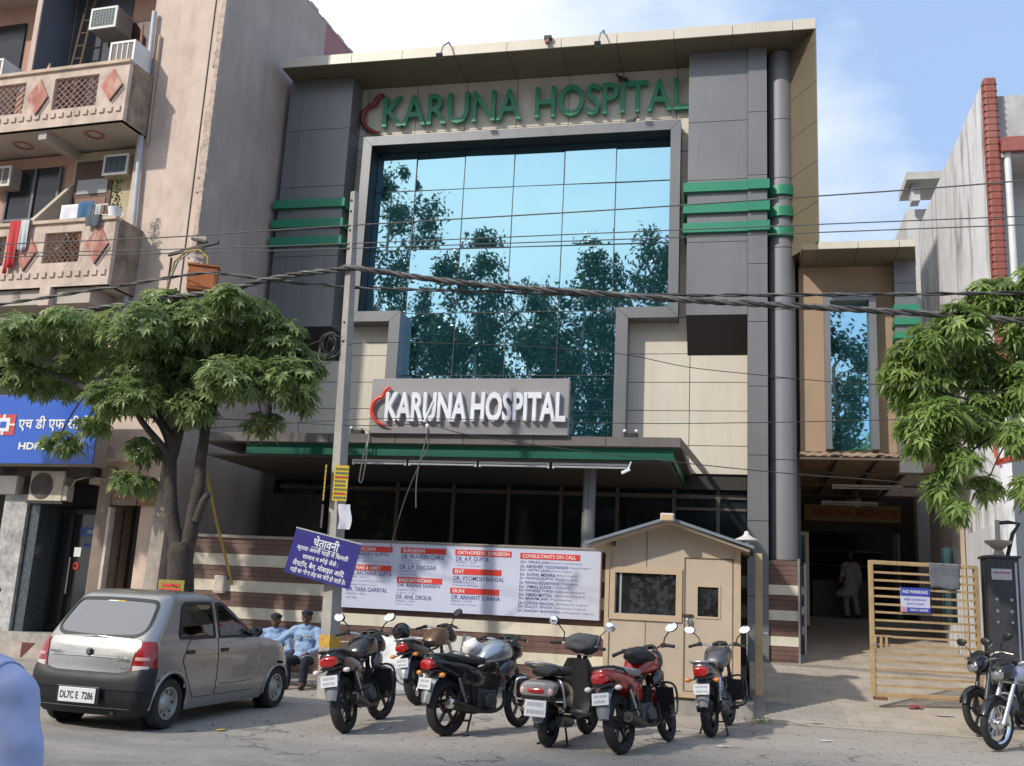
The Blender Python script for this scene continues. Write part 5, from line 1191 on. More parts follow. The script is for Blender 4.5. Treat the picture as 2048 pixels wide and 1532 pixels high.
cable([(-6.84, 17.0, 4.5), (-6.6, 16.98, 4.42), (-6.58, 16.95, 4.17), (-6.59, 16.95, 3.81), (-6.62, 16.95, 3.54), (-6.65, 16.95, 3.49), (-6.68, 16.95, 3.56), (-6.65, 16.97, 3.95), (-6.60, 16.99, 4.22)], .012, 1, 0, 'pale loop of wire hanging from the canopy edge beside the pole', 'hanging wire ends', mat('wire_pale', (.4, .37, .3), .6))
cable([(-4.58, 14.12, 4.1), (-4.61, 14.3, 4.05), (-4.65, 14.3, 3.79), (-4.72, 14.3, 3.45), (-4.74, 14.3, 3.16), (-4.72, 14.3, 2.82)], .010, 1, 0, 'cut wire end hanging straight down in front of the dark ground floor', 'hanging wire ends', M_CAB2)
cable([(-4.58, 14.12, 4.1), (-4.66, 14.5, 3.94), (-4.7, 14.6, 3.76), (-4.82, 14.6, 3.49), (-5.08, 14.8, 2.96), (-5.40, 15.2, 2.2)], .009, 1, 0, 'wire running obliquely down from the wire joint to the banner', 'hanging wire ends', M_CAB2)
t = thing('wire_joint', 'white insulated wire joint hanging in front of the grey signboard', 'wire joint', (-4.56, 14.1, 4.15), world=True)
b = MB(); b.tube([(-4.62, 14.1, 4.06), (-4.5, 14.1, 4.36)], .022, 8); b.build('sleeve', M_WHITE, t, smooth=60)
b = MB(); b.ell((-4.56, 14.08, 4.0), .03, .03, .035); b.build('knob', M_WHITE, t, smooth=60)
# coil of black wire on the pole
t = thing('wire_coil', 'tangled coil of black wire hung on the left of the concrete pole', 'wire coil', (-6.2, 14.1, 5.2), world=True)
b = MB(); rg = random.Random(8)
for k in range(9):
    pts = []; r0 = rg.uniform(.13, .21); a0 = rg.uniform(0, 6); cx = -6.2+rg.uniform(-.05, .05); cz = 5.22+rg.uniform(-.06, .06)
    for i in range(25): a = a0+i*2*math.pi/24; pts.append((cx+r0*math.cos(a)*.8, 14.08+.04*math.sin(a*2+k), cz+r0*1.1*math.sin(a)))
    b.tube(pts, .011, 5)
b.build('loops', M_CAB, t, smooth=60)
b = MB(); b.tube([(-6.0, 14.03, 5.35), (-6.12, 14.03, 5.38), (-6.6, 14.2, 5.28), (-7.2, 14.8, 5.2)], .008, 5); b.build('tail', M_CAB, t)
t = thing('yellow_pole', 'thin slanting yellow rod behind the fork of the left tree', 'rod', (-8.9, 15.3, 1.8), world=True)
b = MB(); b.tube([(-9.05, 15.5, 4.0), (-8.55, 15.5, 2.6), (-8.15, 15.5, 1.6)], .022, 6); b.build('rod', mat('rod_yellow', (.5, .3, .03), .5), t)

# ================================================================== trees
LEAF_L = leaf_mat('leaf_dark', (.10, .155, .05), (.28, .37, .135), (.52, .60, .29), .52)
LEAF_R = leaf_mat('leaf_fresh', (.13, .21, .055), (.30, .42, .12), (.52, .60, .22), .52)
M_BARK = mat('bark', (.062, .05, .042), .95, 0, .35, 8, bump=1., bscale=16, stain=(.13, .105, .09), st_scale=(2, 2, .5), st_amt=.5)
def rosettes(mb, tl, rg, c, r, n, leaf, wid, cen, droop=.35, nl=(6, 9)):
    """whorls of long leaves scattered in and on an ellipsoid clump"""
    c = Vector(c); r = Vector(r)
    for _ in range(n):
        d = Vector((rg.gauss(0, 1), rg.gauss(0, 1), rg.gauss(0, 1))).normalized()
        k = rg.uniform(.25, 1.08)**.6
        p = c + Vector((d.x*r.x, d.y*r.y, d.z*r.z))*k
        ax = (d*.8 + Vector((rg.uniform(-.6, .6), rg.uniform(-.6, .6), .75))).normalized()
        t0 = ax.orthogonal().normalized(); b0 = ax.cross(t0); tint = min(1, max(0, rg.gauss(.45, .22)))
        a0 = rg.uniform(0, 6.28); m = rg.randint(*nl)
        for i in range(m):
            a = a0 + 2*math.pi*i/m + rg.uniform(-.2, .2); L = leaf*rg.uniform(.7, 1.2)
            o = (t0*math.cos(a)+b0*math.sin(a)); e = rg.uniform(.05, .5)
            d1 = (o + ax*e).normalized(); s = d1.cross(ax).normalized()*wid*L
            q1 = p + d1*L*.5 + Vector((0, 0, -droop*L*.12)); q2 = p + d1*L + Vector((0, 0, -droop*L*.6))
            nrm = s.cross(d1).normalized()*wid*L*.35
            v = [p, q1+s+nrm, q2, q1-s+nrm, q1]
            k0 = len(mb.v); mb.v += [tuple(x) for x in v]
            mb.f += [(k0, k0+4, k0+1), (k0+4, k0+2, k0+1), (k0, k0+3, k0+4), (k0+4, k0+3, k0+2)]; mb.mi += [0]*4
            tt = min(1, max(0, tint+rg.gauss(0, .1))); tl += [tt]*4
def finish_leaves(mb, tl, m, parent, name='crown'):
    o = mb.build(name, m, parent, recalc=False)
    at = o.data.attributes.new('tint', 'FLOAT', 'FACE'); at.data.foreach_set('value', tl); return o
rg = random.Random(21)
LT = thing('street_tree', 'broad leafy tree with a forked trunk beside the blue bank sign', 'tree', (-8.6, 14.8, .1), world=True)
CL = [(-12.12, 5.7, .7, .41), (-11.26, 5.86, .68, .27), (-12.3, 5.03, .5, .4), (-11.56, 4.83, .77, .35), (-10.69, 5.38, .85, .53), (-9.8, 5.74, .93, .44), (-9.58, 6.2, .42, .27), (-8.88, 5.8, .82, .5), (-7.99, 5.94, .53, .35), (-7.4, 5.52, .52, .43), (-9.68, 4.94, .83, .52), (-8.77, 5.03, .81, .51), (-10.37, 4.56, .47, .35), (-9.24, 4.43, .54, .38), (-7.16, 4.86, .52, .41), (-6.9, 5.1, .34, .34), (-7.51, 4.12, .39, .2), (-11.1, 3.78, .42, .2), (-9.6, 3.68, .36, .25), (-9.8, 3.18, .23, .21), (-9.5, 3.11, .22, .18), (-8.09, 5.36, .53, .43), (-6.95, 4.53, .3, .24), (-8.39, 6.26, .37, .22), (-8.2, 4.9, .6, .4), (-8.8, 4.4, .45, .3), (-9.9, 4.6, .5, .3), (-9.3, 5.4, .8, .5), (-7.7, 4.9, .4, .35), (-12.9, 5.3, .6, .5), (-13.3, 5.0, .6, .5), (-10.6, 4.05, .25, .2)]
mb = MB(); tl = []
for i, (x, z, rx, rz_) in enumerate(CL):
    small_ = z < 4.2; yc = 14.7 + (rg.uniform(-.75, .5) if not small_ else rg.uniform(-.3, .2)); f = 1 + (yc-14.8)/14.8
    n = int(215*(rx*rz_)**.85*(2.6 if small_ else 3.4)+8)
    rosettes(mb, tl, rg, (x*f, yc, 1.45+(z-1.45)*f), (rx*.86, max(.33, rx*(.85 if not small_ else .6)), rz_*.86), int(n*.78), .150, .18, None, .6)
finish_leaves(mb, tl, LEAF_L, LT)
# a dry brown spray at the right of the crown
mb = MB(); tl = []
rosettes(mb, tl, rg, (-7.22, 14.5, 4.75), (.12, .2, .3), 16, .12, .15, None, 1.)
finish_leaves(mb, tl, leaf_mat('leaf_dry', (.10, .045, .02), (.17, .08, .03), (.25, .13, .05)), LT, 'dry_leaves')
def limb(mb, P, r0, r1, n=9):
    P = smooth_path(P, 5); k = len(P)
    rr = [r0+(r1-r0)*i/(k-1) for i in range(k)]
    P = [tuple(Vector(p)+Vector((noise.noise(Vector(p)*2.3), noise.noise(Vector(p)*2.3+Vector((9, 0, 0))), 0))*.035) for p in P]
    mb.tube(P, [r*(1+.14*noise.noise(Vector(p)*5)) for r, p in zip(rr, P)], n)
b = MB(); limb(b, [(-8.5, 14.8, -.05), (-8.58, 14.8, .19), (-8.66, 14.8, 1.2), (-8.70, 14.8, 1.9), (-8.72, 14.8, 2.2)], .235, .185, 12); b.build('trunk', M_BARK, LT, smooth=60)
b = MB()
limb(b, [(-8.74, 14.8, 2.0), (-9.0, 14.78, 2.8), (-9.1, 14.75, 3.69), (-9.28, 14.7, 4.1), (-9.57, 14.6, 4.4), (-10.3, 14.5, 5.0)], .125, .04)
limb(b, [(-8.64, 14.82, 2.05), (-8.56, 14.8, 2.89), (-8.54, 14.8, 3.53), (-8.54, 14.8, 4.27), (-8.45, 14.8, 4.9), (-8.0, 14.8, 5.6)], .125, .04)
limb(b, [(-9.1, 14.75, 3.5), (-9.02, 14.8, 4.0), (-8.95, 14.9, 4.5), (-8.85, 14.9, 5.4)], .12, .04)
limb(b, [(-8.54, 14.8, 3.9), (-8.2, 14.6, 4.6), (-7.6, 14.7, 5.1), (-7.0, 14.8, 4.9)], .04, .012, 6)
limb(b, [(-9.5, 14.6, 4.3), (-10.5, 14.4, 4.6), (-11.6, 14.6, 5.0), (-12.5, 14.8, 5.3)], .07, .02, 6)
limb(b, [(-9.1, 14.7, 3.6), (-9.6, 14.4, 4.3), (-9.8, 14.2, 5.4)], .07, .02, 6)
limb(b, [(-8.5, 14.75, 2.55), (-8.40, 14.72, 2.85), (-8.30, 14.7, 2.98)], .075, .05, 8)
limb(b, [(-10.5, 14.4, 4.6), (-10.8, 14.4, 4.1), (-11.1, 14.6, 3.8)], .02, .008, 5); limb(b, [(-9.1, 14.75, 3.6), (-9.5, 14.7, 3.5), (-9.6, 14.7, 3.1)], .02, .008, 5)
limb(b, [(-7.9, 14.5, 4.9), (-7.6, 14.6, 4.5), (-7.5, 14.7, 4.15)], .015, .008, 5)
b.build('limb', M_BARK, LT, smooth=60)
t = thing('tree_sign', 'small yellow and red painted board at the foot of the left tree', 'sign', (-8.6, 14.45, 1.5), world=True)
b = MB(); b.box(-8.86, -8.42, 14.48, 14.5, 1.32, 1.62); b.build('board', mat('ad_yellow2', (.30, .235, .045), .6, 0, .15, 6), t)  # yellow dimmed to hold the shadow lying on the board
m = MB()
for i, (w, z) in enumerate(((.3, 1.52), (.34, 1.45), (.25, 1.38))): m.box(-8.64-w/2, -8.64+w/2, 14.472, 14.479, z, z+.04)
m.build('print', M_FRED, t)

RT = thing('street_tree', 'tree with drooping bright green leaf whorls at the right picture edge', 'tree', (4.05, 14.6, .1), world=True)
CR = [(2.05, 4.85, .3, .3), (2.2, 5.15, .3, .25), (2.25, 4.15, .3, .25), (3.35, 5.98, .44, .32), (2.88, 5.62, .36, .34), (3.7, 5.58, .38, .43), (2.45, 5.36, .3, .27), (3.04, 5.02, .51, .43), (2.42, 4.81, .42, .32), (2.17, 4.53, .27, .2), (2.6, 4.32, .42, .28), (3.6, 4.74, .37, .42), (3.08, 4.32, .37, .35), (2.38, 3.92, .3, .26), (2.8, 3.71, .35, .25), (3.5, 4.05, .2, .3), (2.53, 3.38, .22, .25), (3.1, 3.37, .25, .2), (2.71, 3.05, .17, .17), (3.6, 3.32, .14, .26), (3.99, 6.22, .38, .29), (4.11, 5.09, .37, .56), (4.0, 3.99, .25, .35), (4.7, 5.6, .6, .6), (4.8, 4.6, .5, .5)]
mb = MB(); tl = []
for i, (x, z, rx, rz_) in enumerate(CR):
    yc = 14.6+rg.uniform(-.45, .5); f = 1+(yc-14.6)/14.6; low = z < 4.1
    n = int(215*(rx*rz_)**.85*(2.2 if low else 3.4)+6)
    rosettes(mb, tl, rg, (x*f, yc, 1.45+(z-1.45)*f), (rx*.86, max(.28, rx*.85), rz_*.86), int(n*.9), .165, .15, None, .7, (7, 10))
finish_leaves(mb, tl, LEAF_R, RT)
b = MB(); limb(b, [(4.0, 14.75, -.05), (3.98, 14.75, 1.2), (3.95, 14.7, 2.4), (4.1, 14.7, 3.6)], .15, .10, 10); b.build('trunk', mat('bark_dark', (.045, .04, .038), .9, 0, .3, 8, bump=.8, bscale=16), RT, smooth=60)
b = MB()
limb(b, [(4.05, 14.7, 3.4), (3.7, 14.6, 4.2), (3.3, 14.6, 4.8), (3.0, 14.6, 5.5)], .07, .02, 7)
limb(b, [(4.1, 14.7, 3.5), (4.1, 14.6, 4.6), (3.8, 14.6, 5.8)], .08, .02, 7)
limb(b, [(3.6, 14.6, 4.35), (3.0, 14.5, 4.5), (2.3, 14.5, 4.7)], .03, .01, 6)
limb(b, [(3.7, 14.6, 4.1), (3.2, 14.5, 4.0), (2.7, 14.6, 3.6)], .03, .01, 6); limb(b, [(2.9, 14.5, 3.8), (2.7, 14.6, 3.3), (2.65, 14.6, 3.0)], .012, .006, 5); limb(b, [(3.4, 14.5, 4.0), (3.2, 14.6, 3.6), (3.1, 14.6, 3.3)], .012, .006, 5)
b.build('limb', MATS['bark_dark'], RT, smooth=60)

# ---- tall trees across the road, behind the viewer: the blue glass mirrors them
M_FAR = leaf_mat('leaf_far', (.02, .045, .02), (.04, .085, .032), (.08, .14, .055), .3)
def far_tree(x, y, h, seed, label, spread=3.4, dens=1.0, low=.25):
    r_ = random.Random(seed); t = thing('eucalyptus_tree', label, 'tree', (x, y, 0), group='tall trees across the road mirrored in the glass')
    b = MB(); lean = r_.uniform(-.8, .8)
    limb(b, [(0, 0, -.2), (lean*.3, 0, h*.3), (lean*.7, .2, h*.6), (lean, 0, h*.95)], .38, .05, 8)
    b.build('trunk', mat('bark_pale', (.30, .25, .2), .9, 0, .3, 3), t, smooth=60)
    mb = MB(); tl = []; lm = MB()
    n = int(62*dens)
    for i in range(n):
        u = low+(1-low)*((i+r_.random())/n)**1.35; z = h*u; a = r_.uniform(0, 6.28)
        sp = spread*(.55+.6*math.sin(math.pi*min(1, max(0, (u-low+.12)/(1.12-low)))))*r_.uniform(.35, 1)
        c = Vector((lean*u+sp*math.cos(a), sp*math.sin(a)*.7, z))
        if sp > 1: limb(lm, [(lean*u*.9, 0, z-sp*.7), tuple((Vector((lean*u, 0, z-sp*.3))+c)/2), tuple(c)], .07, .02, 5)
        rr = r_.uniform(.7, 1.7)*(1.3-.65*u)
        for _ in range(int(250*rr)):
            d = Vector((r_.gauss(0, .5), r_.gauss(0, .5), r_.gauss(0, .45)))*rr
            p = c+d; L = r_.uniform(.20, .46)
            dv = Vector((r_.uniform(-.7, .7), r_.uniform(-.7, .7), r_.uniform(-1, .25))).normalized()*L
            s = dv.cross(Vector((r_.uniform(-1, 1), r_.uniform(-1, 1), r_.uniform(-1, 1)))).normalized()*L*.24
            k0 = len(mb.v); mb.v += [tuple(p), tuple(p+dv*.5+s), tuple(p+dv), tuple(p+dv*.5-s)]; mb.f.append((k0, k0+1, k0+2, k0+3)); mb.mi.append(0); tl.append(min(1, max(0, r_.gauss(.45, .25))))
    lm.build('limb', MATS['bark_pale'], t, smooth=60)
    finish_leaves(mb, tl, M_FAR, t)
FT = [(-23.5, -20.5, 30.5, 3.3, 1.25, 'tall dense tree across the road, mirrored at the left edge of the blue glass'), (-19.0, -21, 19.5, 3.2, 1.1, 'mid height tree across the road, mirrored left of the centre of the glass'), (-16.0, -20, 24.5, 2.4, .95, 'slender tall tree across the road, mirrored near the centre of the glass'), (-13.0, -22, 21.5, 3.2, 1.0, 'broad tree across the road, mirrored in the centre of the glass'), (-10.2, -20, 24.3, 2.4, .95, 'slender tall tree across the road, mirrored right of the centre'), (-5.9, -20.5, 25.6, 2.8, 1.1, 'tall tree across the road, mirrored at the right edge of the blue glass'), (-2.5, -22, 23, 3.2, 1., 'tree across the road, mirrored in the round column'), (5.2, -21, 21.5, 2.6, .8, 'tree across the road, mirrored in the narrow annexe window'), (-20.5, -28, 23.5, 4.2, .9, 'broad tree in the second row across the road, behind the left mirrored tree'), (-14.5, -28, 24.5, 4.2, .9, 'broad tree in the second row across the road, behind the slender centre tree'), (-8.6, -28, 24.5, 4.2, .9, 'broad tree in the second row across the road, behind the right hand trees'), (-27.5, -22, 24, 3.4, 1., 'tree across the road beyond the left edge of the glass reflection')]
for i, (x, y, h, sp, dn, lab) in enumerate(FT): far_tree(x, y, h, 100+i, lab, sp, dn, .2)
# low scrub under those trees, a single mass
mb = MB(); tl = []; r_ = random.Random(55)
for i in range(16000):
    x = r_.uniform(-34, 14); hh = 9.5+5*noise.noise((x*.22, 0, 0)); z = r_.uniform(0, hh); y = -23+r_.uniform(-1.6, 1.6)
    p = Vector((x, y, z)); L = r_.uniform(.25, .5); dv = Vector((r_.uniform(-1, 1), r_.uniform(-1, 1), r_.uniform(-.6, 1))).normalized()*L
    s = dv.cross(Vector((r_.uniform(-1, 1), r_.uniform(-1, 1), r_.uniform(-1, 1)))).normalized()*L*.35
    k0 = len(mb.v); mb.v += [tuple(p), tuple(p+dv*.5+s), tuple(p+dv), tuple(p+dv*.5-s)]; mb.f.append((k0, k0+1, k0+2, k0+3)); mb.mi.append(0); tl.append(r_.random())
o = finish_leaves(mb, tl, M_FAR, None, 'scrub'); tag(o, 'green scrub growing under the tall trees across the road', 'scrub', kind='stuff')

# ================================================================== silver hatchback
def interp(tab, z):
    if z <= tab[0][0]: return tab[0][1]
    for (a, b), (c, d) in zip(tab, tab[1:]):
        if z <= c: t = (z-a)/(c-a); return b+(d-b)*t
    return tab[-1][1]
W_LO = [(.17, .665), (.24, .70), (.42, .733), (.6, .7375), (.75, .735), (.86, .722), (.94, .702)]
R_LO = [(.17, -.44), (.24, -.52), (.40, -.535), (.55, -.525), (.62, -.505), (.75, -.495), (.86, -.465), (.94, -.425)]
F_LO = [(.17, 2.78), (.24, 2.88), (.42, 2.93), (.58, 2.91), (.75, 2.86), (.94, 2.78)]
W_UP = [(.92, .704), (.97, .699), (1.1, .672), (1.25, .634), (1.36, .602), (1.41, .572), (1.435, .535), (1.448, .48)]
R_UP = [(.92, -.432), (1.0, -.375), (1.15, -.262), (1.3, -.145), (1.37, -.085), (1.41, -.035), (1.435, .03), (1.448, .10)]
F_UP = [(.92, 2.0), (1.1, 1.70), (1.3, 1.36), (1.37, 1.22), (1.41, 1.10), (1.435, .95), (1.448, .8)]
def cdim(z, up, off):
    w = interp(W_UP if up else W_LO, z)+off; yr = interp(R_UP if up else R_LO, z)-off; yf = interp(F_UP if up else F_LO, z)+off
    return (w, yr, yf) + ((.135, .15, .33, .36) if up else (.13, .16, .42, .50))
def drop_z(y, z): return z-max(0, (z-.30))/.64*(.20*max(0, (y-1.72)/1.2)**1.25)
def bulge(x, w): return .035*(x/w)**2
def outline(z, up, off=0.):
    w, yr, yf, rx, ry, fx, fy = cdim(z, up, off); P = []
    for i in range(28): P.append((w, yf-fy+(yr+ry-yf+fy)*i/28))
    for i in range(12): a = math.pi/2*i/12; P.append((w-rx+rx*math.cos(a), yr+ry-ry*math.sin(a)))
    for i in range(24): x = (w-rx)*(1-2*i/24); P.append((x, yr))
    for i in range(12): a = math.pi/2*i/12; P.append((-w+rx-rx*math.sin(a), yr+ry-ry*math.cos(a)))
    for i in range(28): P.append((-w, yr+ry+(yf-fy-yr-ry)*i/28))
    for i in range(12): a = math.pi/2*i/12; P.append((-w+fx-fx*math.cos(a), yf-fy+fy*math.sin(a)))
    for i in range(20): x = -(w-fx)*(1-2*i/20); P.append((x, yf))
    for i in range(12): a = math.pi/2*i/12; P.append((w-fx+fx*math.sin(a), yf-fy+fy*math.cos(a)))
    out = []
    for x, y in P:
        if y < yr+ry+.01: y += bulge(x, w)
        out.append(Vector((x, y, z if up else drop_z(y, z))))
    return out
NT = len(outline(.5, False))
def side_pt(y, z, up, off=0., sgn=1):
    w, yr, yf, rx, ry, fx, fy = cdim(z, up, off); x = w
    if y < yr+ry: x = w-rx+rx*math.sqrt(max(0, 1-((yr+ry-y)/ry)**2))
    if y > yf-fy: x = w-fx+fx*math.sqrt(max(0, 1-((y-yf+fy)/fy)**2))
    return Vector((sgn*x, y, z if up else drop_z(y, z)))
def end_pt(x, z, up, off=0., rear=True):
    w, yr, yf, rx, ry, fx, fy = cdim(z, up, off); k = abs(x)
    if rear:
        y = yr
        if k > w-rx: y = yr+ry-ry*math.sqrt(max(0, 1-((k-w+rx)/rx)**2))
        y += bulge(x, w)
    else:
        y = yf
        if k > w-fx: y = yf-fy+fy*math.sqrt(max(0, 1-((k-w+fx)/fx)**2))
    return Vector((x, y, z))
def corner_pt(u, z, off=0.):
    """rear right corner: u < 0 on the rear face, 0..1 round the corner, > 1 along the side (metres)"""
    w, yr, yf, rx, ry, fx, fy = cdim(z, False, off)
    if u <= 0: p = (w-rx+u, yr)
    elif u <= 1: a = math.pi/2*u; p = (w-rx+rx*math.sin(a), yr+ry-ry*math.cos(a))
    else: p = (w, yr+ry+(u-1))
    return Vector((p[0], p[1]+(bulge(p[0], w) if u < 1.0001 else bulge(w, w)*max(0, 1-(u-1)/.1)), z))
def round_poly(P, r, k=5):
    out = []; n = len(P)
    for i in range(n):
        a, b, c = Vector(P[i-1]), Vector(P[i]), Vector(P[(i+1) % n])
        rr = r[i] if isinstance(r, (list, tuple)) else r
        d1 = (a-b); d2 = (c-b); l = min(rr, d1.length*.48, d2.length*.48); p = b+d1.normalized()*l; q = b+d2.normalized()*l
        for j in range(k+1):
            t = j/k; out.append((1-t)**2*p+2*t*(1-t)*b+t*t*q)
    return out
def densify(P, mx=.05):
    out = []
    for i in range(len(P)):
        a, b = P[i], P[(i+1) % len(P)]; n = max(1, int((b-a).length/mx))
        for j in range(n): out.append(a+(b-a)*(j/n))
    return out
def patch(poly, fn, inner=None, rings=6):
    """surface patch: polygon in 2d mapped by fn; with inner polygon builds only the ring between"""
    mb = MB(); c = sum(poly, Vector((0, 0)))/len(poly); n = len(poly); vs = []
    if inner is not None:
        vs = [fn(*p) for p in poly]+[fn(*p) for p in inner]
        return mb.add(vs, [(i, (i+1) % n, n+(i+1) % n, n+i) for i in range(n)])
    for k in range(rings+1):
        f = 1-k/rings
        vs += [fn(*(c+(p-c)*f)) for p in poly] if k < rings else [fn(*c)]
    fs = [(k*n+i, k*n+(i+1) % n, (k+1)*n+(i+1) % n, (k+1)*n+i) for k in range(rings-1) for i in range(n)]
    fs += [((rings-1)*n+i, (rings-1)*n+(i+1) % n, rings*n) for i in range(n)]
    return mb.add(vs, fs)
def grow(poly, d):
    c = sum(poly, Vector((0, 0)))/len(poly); out = []
    n = len(poly)
    for i in range(n):
        e = (poly[(i+1) % n]-poly[i-1]); nn = Vector((e.y, -e.x)); nn = nn.normalized() if nn.length else Vector((0, 0))
        if nn.dot(poly[i]-c) < 0: nn = -nn
        out.append(poly[i]+nn*d)
    return out
def inside(p, poly):
    r = False; x, y = p
    for i in range(len(poly)):
        a, b = poly[i-1], poly[i]
        if (a[1] > y) != (b[1] > y) and x < (b[0]-a[0])*(y-a[1])/(b[1]-a[1])+a[0]: r = not r
    return r
M_SILV = mat('silver_paint', (.36, .35, .33), .28, .6, .04, 1.5, coat=.7)
M_CGLASS = see_glass('car_glass', (.33, .36, .36), .10)
M_REARGL = see_glass('car_rear_glass', (.10, .11, .115), .34)
M_TAILR = mat('tail_red', (.30, .010, .010), .15, 0, .06, 20, coat=.8)
CAR = thing('hatchback_car', 'silver hatchback parked with its rear to the viewer', 'car', (-6.74, 10.38, .01), rad(-3.0))
CAR.rotation_euler = (rad(.9), 0, rad(-3.0)); CAR.scale = (.955, 1, .985); CAR.location.x = -6.715
RD = densify(round_poly([Vector(p) for p in ((.10, .955), (.815, .945), (.795, 1.335), (.20, 1.335))], [.04, .03, .03, .1]))
FD = densify(round_poly([Vector(p) for p in ((.905, .945), (1.76, .94), (1.27, 1.32), (.885, 1.335))], [.03, .06, .06, .03]))
RW = densify(round_poly([Vector(p) for p in ((-.605, .985), (.605, .985), (.53, 1.345), (-.53, 1.345))], [.17, .17, .08, .08]))
RW2 = []
for p in RW: RW2.append(Vector((p.x, p.y - (.03*(1-(p.x/.61)**2) if p.y < 1.1 else -.015*(1-(p.x/.54)**2)))))
RW = RW2
WS = densify(round_poly([Vector(p) for p in ((-.58, .965), (.58, .965), (.47, 1.35), (-.47, 1.35))], .08))
def shell(zs, up, skip, caps):
    mb = MB(); rings = [outline(z, up) for z in zs]
    for k, dz in caps:
        top = outline(zs[-1], up); yc = .5 if up else .9
        rings.append([Vector((p.x*k, yc+(p.y-yc)*(k if up else 1), p.z+dz*(1 if up else 1-.3*max(0, p.y-1.8)))) for p in top])
    vs = [p for r in rings for p in r]; fs = []
    for i in range(len(rings)-1):
        for j in range(NT):
            f = (i*NT+j, i*NT+(j+1) % NT, (i+1)*NT+(j+1) % NT, (i+1)*NT+j)
            c = sum((vs[q] for q in f), Vector())/4
            if not skip(c): fs.append(f)
    return mb.add(vs, fs)
def skip_lo(c):
    if abs(c.x) < .5: return False
    return any((c.y-y)**2+(c.z-.27)**2 < .325**2 for y in (0, 2.36))
def skip_up(c):
    if c.z > 1.385: return False
    if inside((c.y, c.z), grow(RD, .0)) or inside((c.y, c.z), FD): return abs(c.x) > .4
    if c.y < .1 and inside((c.x, c.z), RW): return True
    if c.y > 1.0 and inside((c.x, c.z), WS): return True
    return False
lo = shell([.17, .2, .24, .3, .36, .42, .48, .54, .6, .66, .72, .78, .84, .89, .94], False, skip_lo, [(.93, .006), (.75, .014), (.4, .024), (.0, .03)])
lo.build('body', M_SILV, CAR, smooth=40)
up = shell([.92+.02*i for i in range(26)]+[1.428, 1.438, 1.448], True, skip_up, [(.9, .007), (.62, .013), (.3, .017), (0, .018)])
up.build('roof', M_SILV, CAR, smooth=40)
M_SEAL = mat('window_seal', (.02, .02, .02), .5)
for sgn in (1, -1):
    for P, nm_ in ((RD, 'side_window'), (FD, 'side_window')):
        f = lambda y, z, o=.0, s=sgn: side_pt(y, z, True, o, s)
        o = patch(P, lambda y, z: f(y, z, .001)).build(nm_, M_CGLASS, CAR, smooth=60)
        patch(grow(P, .014), lambda y, z: f(y, z, .007), grow(P, -.022)).build('seal', M_SEAL, o, smooth=60)
f = lambda x, z, o=0.: end_pt(x, z, True, o)
o = patch(RW, lambda x, z: f(x, z, .002)).build('rear_window', M_REARGL, CAR, smooth=60)
patch(grow(RW, .012), lambda x, z: f(x, z, .006), grow(RW, -.022)).build('seal', M_SEAL, o, smooth=60)
st = MB()
for x0, x1, mt_ in ((-.13, .0, 0), (.0, .10, 1)):
    P = densify([Vector((x0, 1.325)), Vector((x1, 1.325)), Vector((x1, 1.35)), Vector((x0, 1.35))], .03)
    patch(P, lambda x, z: f(x, z, .004), rings=2).build('window_sticker', [M_WHITE, mat('sticker_orange', (.75, .45, .05), .5)][mt_], o)
f2 = lambda x, z, o=0.: end_pt(x, z, True, o, False)
o = patch(WS, lambda x, z: f2(x, z, .002)).build('windshield', M_CGLASS, CAR, smooth=60)
patch(grow(WS, .014), lambda x, z: f2(x, z, .006), grow(WS, -.022)).build('seal', M_SEAL, o, smooth=60)
# doors with a dark shut line
for sgn in (1, -1):
    for P, hy in (([(.30, .93), (.16, .72), (.30, .48), (.44, .30), (.86, .30), (.855, .935)], .30), ([(.875, .935), (.88, .30), (1.78, .30), (1.86, .6), (1.80, .925)], 1.0)):
        Q = densify(round_poly([Vector(p) for p in P], .04), .06); g = lambda y, z, o=0., s=sgn: side_pt(y, z, False, o, s)
        d = patch(Q, lambda y, z: g(y, z, .005)).build('door', M_SILV, CAR, smooth=40)
        patch(grow(Q, .009), lambda y, z: g(y, z, .003), grow(Q, -.004)).build('shut_line', M_SEAL, d)
        hb = MB(); p = g(hy, .80, .012); hb.obox(p, .02, .15, .045, Matrix.Rotation(0, 3, 'Z')); hb.build('handle', M_BLK, d, bevel=.012)
        if hy > .5:
            rb = MB(); rb.tube([g(.95, .42, .007), g(1.3, .41, .007), g(1.72, .42, .007)], .006, 5); rb.build('crease', mat('silver_dark', (.25, .235, .215), .4, .5), d)
# tailgate shut line, tail lamps, bumper
TG = densify(round_poly([Vector(p) for p in ((-.53, .60), (.53, .60), (.56, .9), (.55, .94), (-.55, .94), (-.56, .9))], .05), .05)
g = lambda x, z, o=0.: end_pt(x, z, False, o)
tg = patch(TG, lambda x, z: g(x, z, .006)).build('tailgate', M_SILV, CAR, smooth=40)
cr_ = MB(); cr_.tube([g(x/10, .752-.0006*abs(x)**1.5, .007) for x in range(-5, 6)], .007, 5); cr_.build('crease', M_SILV, tg, smooth=60)
def lamp(sgn, z0, z1, u0, u1, m_, name_, parent, off=.012):
    vs = []; K, J = 16, 8
    for j in range(J+1):
        v = j/J; z = z0+(z1-z0)*v; a, b_ = u0(v), u1(v)
        for k in range(K+1):
            p = corner_pt(a+(b_-a)*k/K, z, off); vs.append(Vector((sgn*p.x, p.y, p.z)))
    mb = MB(); mb.add(vs, [(j*(K+1)+k, j*(K+1)+k+1, (j+1)*(K+1)+k+1, (j+1)*(K+1)+k) for j in range(J) for k in range(K)])
    return mb.build(name_, m_, parent, smooth=60)
